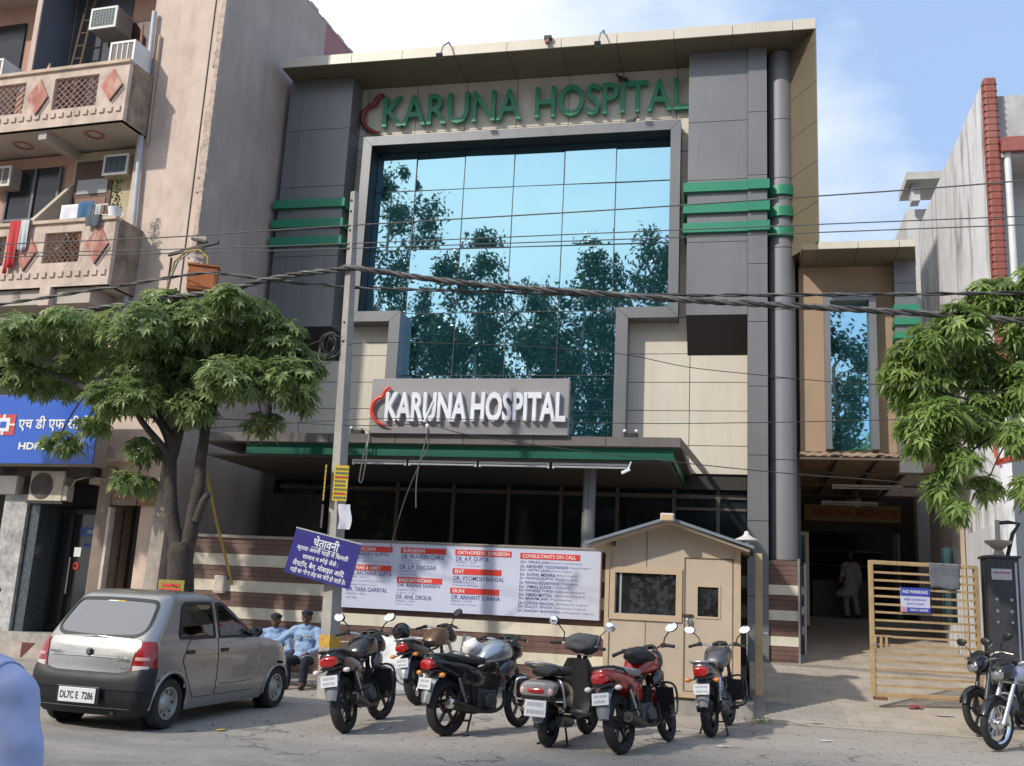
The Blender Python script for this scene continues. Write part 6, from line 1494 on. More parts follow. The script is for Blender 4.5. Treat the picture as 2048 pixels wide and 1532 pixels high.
for sgn in (1, -1):
    tl_ = lamp(sgn, .60, .93, lambda v: -.09+.07*v+.12*max(0, v-.6)**1.5*1.5, lambda v: .98-.25*v**3, M_TAILR, 'tail_light', CAR)
    lamp(sgn, .622, .682, lambda v: -.06, lambda v: .55, mat('lamp_clear', (.62, .56, .55), .15, 0, .1, 30, coat=.6), 'reverse_lens', tl_, .016)
    lamp(sgn, .735, .77, lambda v: -.04, lambda v: .55, mat('lamp_pinkish', (.55, .28, .25), .2, coat=.6), 'indicator_lens', tl_, .016)
vs = []; ZB = [.155, .26, .34, .42, .43, .50, .56, .60, .635]; KU = [-.6+.6*i/14 for i in range(15)]+[i/10 for i in range(1, 11)]+[1+.035*i for i in range(1, 4)]
full = [(-1, u) for u in KU[::-1]]+[(1, u) for u in KU[1:]]; K = len(full)-1
for i, z in enumerate(ZB):
    off = [.0, .015, .02, .02, .03, .03, .028, .022, .008][i]
    for sg_, u in full:
        w = interp(W_LO, z)-.13
        p = corner_pt(u if u > 0 else u*(w+off)/.6, z, off); p.x *= sg_
        if z > .5: p.z += (.035*min(1, (abs(p.x)/.68)**6) - .03*(1-min(1, (abs(p.x)/.56)**8)))*((z-.5)/.135)
        if u > 1: p.x -= sg_*.03*((u-1)/.1)**2
        vs.append(p)
mb = MB(); mb.add(vs, [(j*(K+1)+k, j*(K+1)+k+1, (j+1)*(K+1)+k+1, (j+1)*(K+1)+k) for j in range(len(ZB)-1) for k in range(K)])
bp = mb.build('rear_bumper', mat('bumper_black', (.016, .016, .017), .5, 0, .15, 5, spec=.35), CAR, smooth=40)
b = MB(); b.box(-.28, .26, -.60, -.575, .27, .45); b.build('plate_recess', M_BLK, bp, bevel=.008)
b = MB(); b.box(-.245, .225, -.612, -.604, .285, .435); npl = b.build('number_plate', mat('plate_white', (.72, .72, .70), .4, 0, .08, 8), CAR, bevel=.006)
m = MB(); merge(m, fit_text('DL7C E  7286', .42, .075, 0, .018), T(-.22, -.6145, .322)); m.build('plate_lettering', M_BLK, npl, recalc=False)
b = MB(); b.lathe([(0, -.012), (.03, -.012), (.038, -.006), (.038, .01), (0, .01)], (0.0, -.505, .80), 'y', 20)
b.build('emblem', mat('emblem_dark', (.05, .05, .055), .25, .6), tg, smooth=40)
m = MB(); merge(m, fit_text('S', .035, .042, .002, .004), T(-.0175, -.518, .779)); m.build('emblem_mark', M_CHROME, tg)
m = MB(); merge(m, fit_text('Alto', .14, .042, .003, .006), T(.36, -.515, .735)); merge(m, fit_text('LXi', .09, .026, .002, .004), T(.41, -.517, .66)); m.build('badge', M_CHROME, tg)
m = MB(); merge(m, fit_text('MARUTI', .13, .022, .002, .004), T(-.50, -.512, .775)); m.build('badge', mat('badge_grey', (.12, .12, .12), .4, .3), tg)
# wheels
def car_wheel(x, y, sgn):
    tw = thing('wheel', '', '', (0, 0, 0)); bpy.data.objects.remove(tw)
    b = MB(); b.lathe([(.165, -.06), (.20, -.075), (.245, -.078), (.266, -.055), (.27, -.02), (.27, .02), (.266, .055), (.245, .078), (.20, .075), (.165, .06)], (x, y, .27), 'x', 36)
    w = b.build('wheel', M_RUB, CAR, smooth=50)
    s = sgn; b = MB(); X = x
    prof = [(.175, X+s*.055), (.17, X+s*.068), (.155, X+s*.066), (.145, X+s*.035), (.10, X+s*.028), (.075, X+s*.05), (.05, X+s*.055), (.03, X+s*.07), (0, X+s*.072)]
    b.lathe(prof, (0, y, .27), 'x', 36); b.build('rim', mat('wheel_silver', (.42, .42, .41), .4, .7, .15, 8), w, smooth=35)
    b = MB()
    for k in range(8):
        a = k*math.pi/4; b.lathe([(0, X+s*.0385), (.016, X+s*.0385)], (0, y+.122*math.cos(a), .27+.122*math.sin(a)), 'x', 10)
    b.build('vent_hole', M_BLACK, w)
    b = MB(); b.lathe([(.30, -.12), (.335, -.12), (.335, .06), (.30, .06)], (x-s*.005, y, .275), 'x', 36, a0=.0, a1=math.pi); b.build('wheel_well', M_BLK, CAR, smooth=50)
    b = MB(); b.lathe([(0, x-s*.09), (.33, x-s*.09)], (0, y, .275), 'x', 30); b.build('inner_well', M_BLACK, CAR)
    b = MB(); pts = []
    for k in range(25):
        a = -.12+(math.pi+.24)*k/24; yy, zz = y+.33*math.cos(a), .27+.33*math.sin(a); pts.append(side_pt(yy, max(.17, zz), False, .0, s))
    b.tube(pts, .02, 8); b.build('arch_lip', M_SILV, CAR, smooth=60)
for s in (1, -1):
    for y in (0, 2.36): car_wheel(s*.645, y, s)
b = MB(); b.box(-.6, .6, -.35, 2.6, .16, .2); b.build('underbody', M_BLACK, CAR)
b = MB(); b.tube([(.33, -.1, .22), (.36, -.42, .2), (.37, -.5, .19)], .02, 8); b.build('exhaust', M_IRON, CAR)
M_SEAT = mat('seat_cloth', (.035, .034, .036), .9, 0, .2, 6)
b = MB(); b.box(-.58, .58, .05, .5, .35, .58); b.build('rear_seat', M_SEAT, CAR, bevel=.04)
for x in (-.31, .31):
    b = MB(); b.prism([(.04, .55), (.16, .55), (.06, 1.0), (-.04, 1.0)], 'x', x-.26, x+.26); b.build('rear_seat', M_SEAT, CAR, bevel=.03)
    b = MB(); b.prism([(.80, .5), (.94, .5), (.84, 1.04), (.74, 1.04)], 'x', x-.23, x+.23); s_ = b.build('front_seat', M_SEAT, CAR, bevel=.04)
    b = MB(); b.box(x-.23, x+.23, .85, 1.3, .4, .56); b.build('cushion', M_SEAT, s_, bevel=.04)
    b = MB(); b.ell((x, .76, 1.14), .13, .055, .10, 14, 10); b.build('headrest', M_SEAT, s_, smooth=60)
b = MB(); b.box(-.6, .6, 1.55, 1.85, .75, .95); b.build('dashboard', M_SEAT, CAR, bevel=.04)
b = MB(); pts = [(.32+.17*math.cos(a), 1.42-.05*math.sin(a), .93+.16*math.sin(a)) for a in [i*2*math.pi/20 for i in range(21)]]; b.tube(pts, .014, 6); b.build('steering_wheel', M_BLK, CAR, smooth=60)
b = MB(); b.obox((0, 1.2, 1.3), .2, .03, .06); b.build('rear_view_mirror', M_BLK, CAR, bevel=.01)
for s in (1, -1):
    b = MB(); b.ell((s*.80, 1.60, 1.0), .085, .045, .065, 14, 10); b.tube([(s*.69, 1.62, .95), (s*.76, 1.61, .98)], .03, 8); mr = b.build('wing_mirror', M_BLK, CAR, smooth=60)
    b = MB(); b.lathe([(0, -.002), (.055, 0)], (s*.80, 1.553, 1.0), 'y', 16); b.build('mirror_glass', M_CHROME, mr)
b = MB(); b.obox(side_pt(2.05, .70, False, .006, 1), .012, .05, .025); b.build('side_indicator', mat('indicator_orange', (.8, .25, .02), .25, coat=.5), CAR, bevel=.005)
for s in (1, -1):
    b = MB(); b.ell((s*.45, 2.80, .56), .13, .06, .07); b.build('headlight', mat('headlight', (.6, .6, .62), .1), CAR, smooth=60)
b = MB(); b.tube([(-.02, 1.0, 1.49), (-.02, .86, 1.53)], .006, 5); b.build('aerial_base', M_BLK, CAR)

# ================================================================== two wheelers
M_ENG = mat('engine_alloy', (.10, .10, .105), .45, .6, .3, 12); M_ENGD = mat('engine_black', (.025, .025, .026), .5, .2, .3, 12)
M_SEATL = mat('seat_leather', (.022, .021, .021), .55, 0, .2, 14); M_TAIL = mat('bike_tail_red', (.40, .012, .012), .12, 0, .08, 30, coat=1)
M_AMBER = mat('amber_lens', (.72, .22, .015), .15, 0, .08, 30, coat=.8); M_CLEARL = mat('clear_lens', (.72, .66, .62), .15, 0, .08, 30, coat=.8)
M_PLATE = mat('bike_plate', (.62, .62, .62), .35, 0, .06, 20); M_GREYP = mat('grey_plastic', (.20, .20, .205), .5, 0, .15, 6)
M_MIRG = glass_mat('mirror_glass', (.85, .88, .92), .02)
GRP = 'two wheelers parked in front of the hospital wall'
def rr_ring(y, hw, zc, hh, n=16, e=2.8):
    return [(hw*math.copysign(abs(math.cos(a))**(2/e), math.cos(a)), y, zc+hh*math.copysign(abs(math.sin(a))**(2/e), math.sin(a))) for a in [2*math.pi*k/n for k in range(n)]]
def loft_y(st, e=2.8, n=16):
    b = MB(); R = [rr_ring(y, hw, zc, hh, n, e) for y, hw, zc, hh in st]
    return b.loft(R)
def tyre(b, c, R, w, n=36):
    h = w/2; b.lathe([(R-.085, -h*.55), (R-.06, -h*.85), (R-.03, -h), (R-.008, -h*.62), (R, -h*.2), (R, h*.2), (R-.008, h*.62), (R-.03, h), (R-.06, h*.85), (R-.085, h*.55)], c, 'x', n); return b
def wheel(parent, y, R, w, spokes, mx, rimm):
    b = tyre(MB(), (0, y, R), R, w); 
    if mx: b.xform(mx)
    o = b.build('wheel', M_RUB, parent, smooth=60)
    b = MB(); b.lathe([(R-.10, -w*.28), (R-.075, -w*.42), (R-.075, w*.42), (R-.10, w*.28)], (0, y, R), 'x', 32)
    if spokes == 'wire':
        for k in range(18):
            a = k*math.pi/9; s = .022 if k % 2 else -.022
            b.tube([(s, y+.04*math.cos(a+.5), R+.04*math.sin(a+.5)), (0, y+(R-.085)*math.cos(a), R+(R-.085)*math.sin(a))], .003, 4)
    else:
        for k in range(spokes):
            a = 2*math.pi*k/spokes+.3; m = Matrix.Rotation(a, 3, 'X')
            b.obox((0, y+.13*math.cos(a), R+.13*math.sin(a)), .03, R-.13, .028, m)
    b.lathe([(0, -.05), (.055, -.05), (.065, -.03), (.065, .03), (.055, .05), (0, .05)], (0, y, R), 'x', 18)
    if mx: b.xform(mx)
    b.build('rim', rimm, o, smooth=40); return o
def plate_marks(b, x0, x1, y, z0, z1, rg, rows=2):
    h = (z1-z0)/rows
    for r in range(rows):
        x = x0+.02
        while x < x1-.03:
            w = rg.uniform(.010, .02); b.box(x, x+w, y-.0015, y, z0+h*r+h*.24, z0+h*(r+1)-h*.22); x += w+.009
def motorcycle(rear, psi, lean, label, body, tank, seat=None, steer=0., ind=None, ex='black', guard=False, rail='black', mud=None, rimm=None, spokes=5, stand='side', mirrors=(1, 1), cowl=None, sares=False, knee=None, tail_w=1., seed=1, cl_tip=False, pitch=rad(1.2), front=None):
    z0 = gz(rear[1]); rg = random.Random(seed)
    t = thing('motorcycle', label, 'motorcycle', (rear[0], rear[1], z0), 0, GRP); t.rotation_euler = (pitch, rad(lean), rad(-psi))
    seat = seat or M_SEATL; ind = ind or M_AMBER; mud = mud or M_GREYP; rimm = rimm or M_ENGD; cowl = cowl or body
    R = .302; WB = 1.27
    axis_p = Vector((0, .98, .93)); ax = (Vector((0, 1.24, .34))-axis_p).normalized()
    S = Matrix.Translation(axis_p) @ Matrix.Rotation(rad(-steer), 4, ax) @ Matrix.Translation(-axis_p)
    # wheels
    wheel(t, 0, R, .12, spokes, None, rimm); wheel(t, WB, R, .085, spokes, S, rimm)
    # engine and frame
    b = MB(); b.obox((0, .56, .36), .22, .32, .22); b.lathe([(0, -.155), (.09, -.155), (.105, -.13), (.105, .13), (.09, .155), (0, .155)], (0, .60, .34), 'x', 20)
    o = b.build('engine', M_ENG, t, bevel=.015)
    b = MB(); m = Matrix.Rotation(-.5, 3, 'X')
    for k in range(7): b.obox(Vector((0, .66, .44))+m @ Vector((0, 0, k*.032)), .17-.004*k, .15, .02, m)
    b.obox(Vector((0, .66, .44))+m @ Vector((0, 0, .1)), .13, .12, .2, m); b.build('cylinder', M_ENGD, o)
    b = MB(); b.tube([(0, .96, .86), (0, .88, .55), (0, .80, .30), (0, .55, .23), (0, .3, .26)], .022, 8)
    for s in (-1, 1):
        b.tube([(s*.03, .96, .84), (s*.09, .6, .74), (s*.11, .2, .70), (s*.10, -.22, .74)], .016, 7); b.tube([(s*.10, .34, .30), (s*.09, .0, .302)], .022, 8); b.tube([(s*.1, .34, .28), (s*.11, .25, .68)], .018, 7)
    b.build('frame', M_ENGD, t, smooth=60)
    for s in (-1, 1):
        b = MB(); b.tube([(s*.135, .0, .32), (s*.13, .07, .50)], .022, 8); b.tube([(s*.13, .07, .5), (s*.125, .13, .68)], .03, 8)
        for k in range(6): f = k/5; b.lathe([(.034, -.008), (.042, 0), (.034, .008)], (s*(.134-.006*f), .04+.07*f, .42+.19*f), 'z', 10)
        b.build('rear_shock', M_ENGD if rail == 'black' else M_STEEL, t, smooth=50)
    # body panels, tank, seat, tail
    tw = tail_w
    b = loft_y([(-.345, .05*tw, .83, .03), (-.31, .10*tw, .815, .062), (-.18, .118*tw, .785, .085), (.0, .125*tw, .735, .115), (.2, .128*tw, .665, .15), (.4, .12*tw, .61, .15), (.52, .09*tw, .60, .10)])
    b.build('side_panel', body, t, smooth=50)
    b = loft_y([(.48, .08, .80, .05), (.54, .115, .84, .09), (.64, .148, .875, .125), (.77, .168, .895, .142), (.9, .158, .895, .13), (.99, .12, .88, .10), (1.05, .06, .865, .05)], 2.5, 20)
    o = b.build('fuel_tank', tank, t, smooth=60)
    b = MB(); b.lathe([(0, .012), (.032, .012), (.036, 0), (.036, -.02)], (0, .80, 1.0), 'z', 16); b.build('filler_cap', M_CHROME, o, smooth=40)
    if knee:
        for s in (-1, 1):
            b = loft_y([(.72, .02, .70, .03), (.8, .05, .72, .08), (.92, .055, .74, .09), (1.02, .03, .76, .05)]); b.xform(T(s*.125, 0, -.02)); b.build('tank_shroud', knee, t, smooth=50)
    b = loft_y([(-.27, .07, .865, .02), (-.22, .10, .862, .035), (-.05, .128, .850, .042), (.10, .132, .835, .045), (.22, .13, .815, .045), (.4, .125, .795, .045), (.52, .10, .805, .045), (.60, .07, .83, .035)])
    b.build('seat', seat, t, smooth=60)
    b = MB(); b.tube([(-.105, .12, .80), (-.135, -.02, .85), (-.135, -.25, .885), (-.08, -.345, .89), (.08, -.345, .89), (.135, -.25, .885), (.135, -.02, .85), (.105, .12, .80)], .014, 8)
    b.build('grab_rail', M_STEEL if rail == 'steel' else M_BLK, t, smooth=60)
    # tail lamp, indicators, mudguard, number plate
    b = loft_y([(-.385, .055*tw, .775, .035), (-.375, .082*tw, .775, .054), (-.33, .092*tw, .782, .06), (-.27, .09*tw, .79, .05)]); b.build('tail_light', M_TAIL, t, smooth=50)
    b = loft_y([(-.36, .085*tw, .705, .018), (-.28, .10*tw, .71, .03), (-.15, .09*tw, .71, .03)]); b.build('tail_base', M_BLK, t, smooth=50)
    for s in (-1, 1):
        b = MB(); b.tube([(s*.08, -.27, .685), (s*.15, -.28, .675)], .011, 6); o = b.build('indicator', M_BLK, t)
        b = MB(); b.ell((s*.175, -.285, .675), .042, .03, .028, 12, 8); b.build('lens', ind, o, smooth=60)
    b = MB(); st = []
    for (y, z, hw) in ((-.10, .70, .085), (-.24, .655, .085), (-.315, .56, .082), (-.345, .46, .075), (-.36, .37, .055)):
        st.append([(-hw, y, z), (-hw*.6, y-.02, z+.008), (0, y-.027, z+.01), (hw*.6, y-.02, z+.008), (hw, y, z), (hw*.9, y+.02, z-.01), (0, y+.0, z), (-hw*.9, y+.02, z-.01)])
    b.loft(st); b.build('rear_mudguard', mud, t, smooth=50)
    b = MB(); b.box(-.095, .095, -.006, .006, -.06, .06); M_ = T(0, -.375, .575) @ RX(rad(-12)); b.xform(M_); npo = b.build('number_plate', M_PLATE, t)
    b = MB(); plate_marks(b, -.09, .09, -.0065, -.052, .052, rg); b.xform(M_); b.build('plate_marks', mat('plate_ink', (.30, .31, .35), .6), npo)
    b = MB(); K = 14; vs = []
    for k in range(K+1):
        a = rad(25)+rad(135)*k/K
        for j in range(7): u = -1+j/3; vs.append((u*.072, (R+.045-.02*abs(u)**2.5)*math.cos(a), R+(R+.045-.02*abs(u)**2.5)*math.sin(a)))
    b.add(vs, [(k*7+j, k*7+j+1, (k+1)*7+j+1, (k+1)*7+j) for k in range(K) for j in range(6)]); b.build('inner_mudguard', M_BLK, t, smooth=60)
    b = MB(); b.obox((0, .30, .47), .20, .26, .26); b.build('battery_box', M_BLK, t, bevel=.03)
    # exhaust on the right
    P = [(.10, .86, .46), (.12, .84, .30), (.14, .66, .235), (.15, .42, .25), (.165, .2, .285), (.185, -.05, .345), (.19, -.17, .375)]
    b = MB(); b.tube(smooth_path(P, 3), [.02]*9+[.022, .03, .045, .05, .055, .057, .057, .057, .057, .056][:10], 14); exo = b.build('exhaust', mat('exhaust_black', (.035, .033, .032), .4, .5, .2, 8), t, smooth=50)
    if ex != 'black' or cl_tip:
        b = MB(); b.lathe([(.03, -.02), (.05, -.02), (.06, -.005), (.06, .03)], (0, 0, 0), 'y', 18); b.xform(T(.19, -.175, .376) @ RX(rad(-14))); b.build('exhaust_tip', M_CHROME, exo, smooth=40)
    b = MB(); b.lathe([(0, -.001), (.028, -.001)], (0, 0, 0), 'y', 14); b.xform(T(.19, -.1785 - (.018 if ex != 'black' or cl_tip else 0), .378) @ RX(rad(-14))); b.build('outlet', M_BLACK, exo)
    b = MB(); b.obox((.185, .05, .50), .012, .03, .30, Matrix.Rotation(.45, 3, 'X')); b.build('exhaust_bracket', M_STEEL, exo)
    b = MB(); b.obox((-.12, .2, .33), .04, .55, .09); b.build('chain_cover', M_BLK, t, bevel=.015)
    # stand and pegs
    b = MB()
    if stand == 'centre':
        for s in (-1, 1): b.tube([(s*.10, .32, .26), (s*.145, .22, .12), (s*.17, .16, .012)], .013, 6); b.tube([(s*.17, .20, .008), (s*.17, .10, .008)], .012, 6)
        b.tube([(-.13, .24, .15), (.13, .24, .15)], .011, 6)
    else: b.tube([(-.12, .50, .24), (-.24, .42, .015-.0*lean)], .013, 6)
    b.build('stand', M_IRON, t)
    b = MB()
    for s in (-1, 1): b.tube([(s*.12, .52, .28), (s*.27, .53, .29)], .016, 6); b.tube([(s*.12, .12, .42), (s*.24, .10, .43)], .014, 6)
    b.build('footrest', M_RUB, t)
    if guard:
        for s in (-1, 1):
            if guard == 'black': b = MB(); b.prism([(s*.08, .33), (s*.28, .36), (s*.29, .60), (s*.08, .62)], 'y', .90, .912); b.build('leg_cover', M_BLK, t)
            b = MB(); b.tube(smooth_path([(s*.05, .86, .62), (s*.22, .90, .66), (s*.31, .92, .60), (s*.32, .90, .42), (s*.28, .84, .30), (s*.05, .80, .28)], 4), .013, 7); b.build('leg_guard', M_BLK if guard == 'black' else M_STEEL, t, smooth=60)
    if sares:
        b = MB(); b.tube(smooth_path([(-.14, .25, .62), (-.24, .2, .60), (-.26, .0, .56), (-.26, -.1, .40), (-.22, .05, .28), (-.16, .2, .30)], 4), .01, 6); b.tube([(-.25, .1, .58), (-.23, .08, .29)], .008, 6); b.build('side_guard', M_STEEL, t, smooth=60)
    # steering assembly
    b = MB()
    for s in (-1, 1): b.tube([(s*.085, .955, .98), (s*.085, 1.10, .66)], .024, 8); b.tube([(s*.085, 1.09, .68), (s*.08, WB, R)], .030, 8)
    b.obox((0, .965, .96), .22, .07, .03, Matrix.Rotation(.42, 3, 'X')); b.obox((0, 1.04, .80), .22, .07, .03, Matrix.Rotation(.42, 3, 'X'))
    fk = b.xform(S).build('fork', M_ENG if ex == 'black' else M_STEEL, t, smooth=50)
    b = MB(); vs = []; K = 16
    for k in range(K+1):
        a = rad(20)+rad(135)*k/K
        for j in range(7): u = -1+j/3; vs.append((u*.058, WB+(R+.035-.022*abs(u)**2.5)*math.cos(a), R+(R+.035-.022*abs(u)**2.5)*math.sin(a)))
    b.add(vs, [(k*7+j, k*7+j+1, (k+1)*7+j+1, (k+1)*7+j) for k in range(K) for j in range(6)]); b.xform(S).build('front_mudguard', body if mud is not M_STEEL else M_STEEL, t, smooth=60)
    b = loft_y([(1.00, .08, .97, .05), (1.06, .12, .95, .10), (1.14, .125, .92, .115), (1.22, .10, .89, .09), (1.27, .05, .87, .05)], 2.4); b.xform(S); hl = b.build('headlight_cowl', cowl, t, smooth=60)
    b = loft_y([(1.245, .085, .87, .07), (1.278, .05, .86, .04)], 2.2); b.xform(S); b.build('headlight', mat('headlamp_glass', (.30, .31, .32), .08, .5), hl, smooth=60)
    b = MB(); b.obox((0, .99, 1.03), .20, .05, .09, Matrix.Rotation(-.7, 3, 'X')); b.xform(S).build('instruments', M_BLK, hl, bevel=.02)
    b = MB(); 
    for s in (-1, 1): b.lathe([(0, -.004), (.035, -.004)], (0, 0, 0), 'z', 14); b.v[-28:] = [tuple((T(s*.05, .965, 1.065) @ RX(-.72 + math.pi/2 - .85)) @ Vector(v)) for v in b.v[-28:]]
    b.xform(S).build('dial', mat('dial_pale', (.5, .5, .4), .3), hl)
    b = loft_y([(1.0, .05, 1.06, .015), (1.06, .09, 1.04, .05), (1.13, .09, 1.01, .04)]); b.xform(S).build('visor', M_BLK, hl, smooth=60)
    b = MB(); H = [(-.37, .84, 1.02), (-.25, .885, 1.05), (-.15, .95, 1.04), (-.07, .975, 1.0), (.07, .975, 1.0), (.15, .95, 1.04), (.25, .885, 1.05), (.37, .84, 1.02)]
    b.tube(smooth_path(H, 3), .012, 8); hb = b.xform(S).build('handlebar', M_CHROME, t, smooth=60)
    for s in (-1, 1):
        b = MB(); b.tube([(s*.375, .838, 1.019), (s*.26, .881, 1.048)], .019, 10); b.obox((s*.235, .895, 1.05), .05, .05, .05); b.xform(S).build('grip', M_RUB, hb, smooth=50)
        b = MB(); b.tube([(s*.22, .92, 1.05), (s*.30, .92, 1.03), (s*.39, .885, 1.0)], .007, 6); b.xform(S).build('lever', M_STEEL, hb)
        if mirrors[0 if s < 0 else 1]:
            b = MB(); b.tube([(s*.235, .90, 1.06), (s*.255, .93, 1.13), (s*.33, .92, 1.20)], .008, 6); b.ell((s*.365, .915, 1.235), .075, .022, .052, 14, 8, Matrix.Rotation(-s*.25, 3, 'Y')); mo = b.xform(S).build('mirror', M_BLK, hb, smooth=60)
            TM = Matrix.Rotation(rad(-24), 3, 'X') @ Matrix.Rotation(-s*.25, 3, 'Y')
            b = MB(); vs = [tuple(Vector((s*.365, .884, 1.235)))]+[tuple(Vector((s*.365, .884, 1.235))+TM @ Vector((.070*math.cos(a), 0, .048*math.sin(a)))) for a in [2*math.pi*k/18 for k in range(18)]]
            b.add(vs, [(0, 1+k, 1+(k+1) % 18) for k in range(18)]); b.xform(S).build('mirror_glass', M_MIRG, mo)
    return t, S
MB_BLK = mat('gloss_black', (.012, .012, .013), .22, 0, .1, 4, coat=.6); MB_GREY = mat('gunmetal_paint', (.13, .13, .14), .32, .6, .1, 4, coat=.5)
MB_SIL = mat('bike_silver', (.47, .49, .52), .26, .7, .08, 4, coat=.5); MB_RED = mat('bike_red', (.36, .016, .012), .22, .1, .1, 4, coat=.7)
t1, S1 = motorcycle((-4.30, 11.14), -1, -10, 'black motorcycle nearest the silver car, with a black leg guard and a tall right mirror', MB_BLK, MB_BLK, steer=-16, ind=M_CLEARL, guard='black', seed=1, knee=MB_GREY, mud=M_GREYP, tail_w=1.12)
motorcycle((-4.42, 14.1), 9, -10, 'dark motorcycle behind the others, standing by the metal sheets with a helmet on its handlebar', MB_BLK, mat('bike_brown', (.16, .09, .05), .4, .2, .15, 4, coat=.3), steer=-12, guard='steel', rail='steel', seed=2, sares=True, ex='chrome', mud=M_STEEL, mirrors=(0, 1))
motorcycle((-3.27, 11.52), 27, 0, 'silver tanked motorcycle on its centre stand with a chrome tipped exhaust', MB_BLK, MB_SIL, steer=8, stand='centre', cl_tip=True, seed=3, rail='black', mud=mat('mudguard_shiny', (.5, .5, .5), .25, .7, .3, 20), rimm=mat('rim_dark_red', (.05, .03, .03), .4, .3, .2, 6), spokes=5, cowl=MB_BLK, knee=MB_GREY, mirrors=(0, 0))
motorcycle((-1.26, 11.23), 18, -9, 'red and black motorcycle with a pale seat cover parked beside the scooter', MB_RED, MB_RED, mat('seat_cover_pale', (.33, .31, .28), .9, 0, .4, 18), steer=6, ind=M_CLEARL, seed=5, guard='black', knee=MB_BLK, mud=M_GREYP, cowl=MB_BLK, mirrors=(0, 1))
motorcycle((-.41, 13.12), 9, -5, 'grey black motorcycle parked right in front of the guard booth door', MB_GREY, MB_GREY, steer=-4, seed=6, guard='black', rail='steel', mud=M_GREYP, cowl=MB_BLK, stand='centre')
a7 = rad(-122); d7 = Vector((math.sin(a7), math.cos(a7))); r7 = Vector((2.93, 13.75))-d7*1.27
motorcycle((r7.x, r7.y), -122, 4, 'silver blue motorcycle with wire spoke wheels cut by the right picture edge', MB_BLK, mat('bike_blue_silver', (.40, .43, .52), .25, .6, .1, 5, coat=.5, stain=(.05, .07, .3), st_scale=(.6, 3, 3), st_amt=.8), steer=14, seed=7, spokes='wire', rimm=M_CHROME, rail='steel', ex='chrome', guard='steel', pitch=0, mud=M_ENG, cowl=MB_BLK, stand='centre')
a8 = rad(-140); d8 = Vector((math.sin(a8), math.cos(a8))); r8 = Vector((3.02, 15.1))-d8*1.27
motorcycle((r8.x, r8.y), -140, 5, 'black motorcycle facing the street behind the silver blue one at the right edge', MB_BLK, MB_BLK, steer=-10, seed=8, pitch=0, rail='steel')
# cloth and bag on the red motorcycle, bag and cloth on the silver one
def lump(name, c, r, m, label, cat, seed, rz=0):
    b = MB(); b.ell((0, 0, 0), *r, 18, 12); o = b.build(name, m, smooth=70)
    for v in o.data.vertices:
        q = Vector((v.co.x/r[0], v.co.y/r[1], v.co.z/r[2]))*1.3+Vector((seed*3.1, 0, 0))
        v.co = v.co*(1+.38*noise.noise(q*1.4))+Vector((0, 0, -.06*max(0, -v.co.z)))
    o.location = c; o.rotation_euler = (0, 0, rz); tag(o, label, cat); return o
lump('black_bag', (-1.16, 11.72, 1.02), (.15, .24, .085), mat('bag_black', (.016, .016, .018), .7, 0, .3, 8), 'limp black bag lying on the tank of the red motorcycle', 'bag', 2, rad(-18))
lump('white_cloth', (-3.14, 12.0, .98), (.11, .13, .10), mat('cloth_white', (.7, .66, .63), .9, 0, .1, 8), 'white cloth bundled on the tank of the silver motorcycle', 'cloth', 6, rad(-35))
# helmet
hx = Vector((-4.87, 14.5, 1.04)); t = thing('helmet', 'glossy black helmet hung on the handlebar of the motorcycle by the metal sheets', 'helmet', tuple(hx), rad(150))
b = MB(); b.ell((0, 0, .0), .125, .145, .135, 22, 14); b.build('shell', mat('helmet_black', (.015, .015, .017), .15, 0, .1, 4, coat=.8), t, smooth=70)
b = MB(); b.lathe([(.128, -.05), (.134, 0), (.128, .05)], (0, .012, .01), 'z', 24, a0=.35, a1=math.pi-.35); b.build('visor', mat('helmet_visor', (.03, .03, .035), .08, .3), t, smooth=60)
b = MB(); b.obox((0, -.1, .06), .12, .07, .03, Matrix.Rotation(.6, 3, 'X')); b.build('graphic', mat('helmet_grey', (.4, .4, .42), .3), t, bevel=.01)

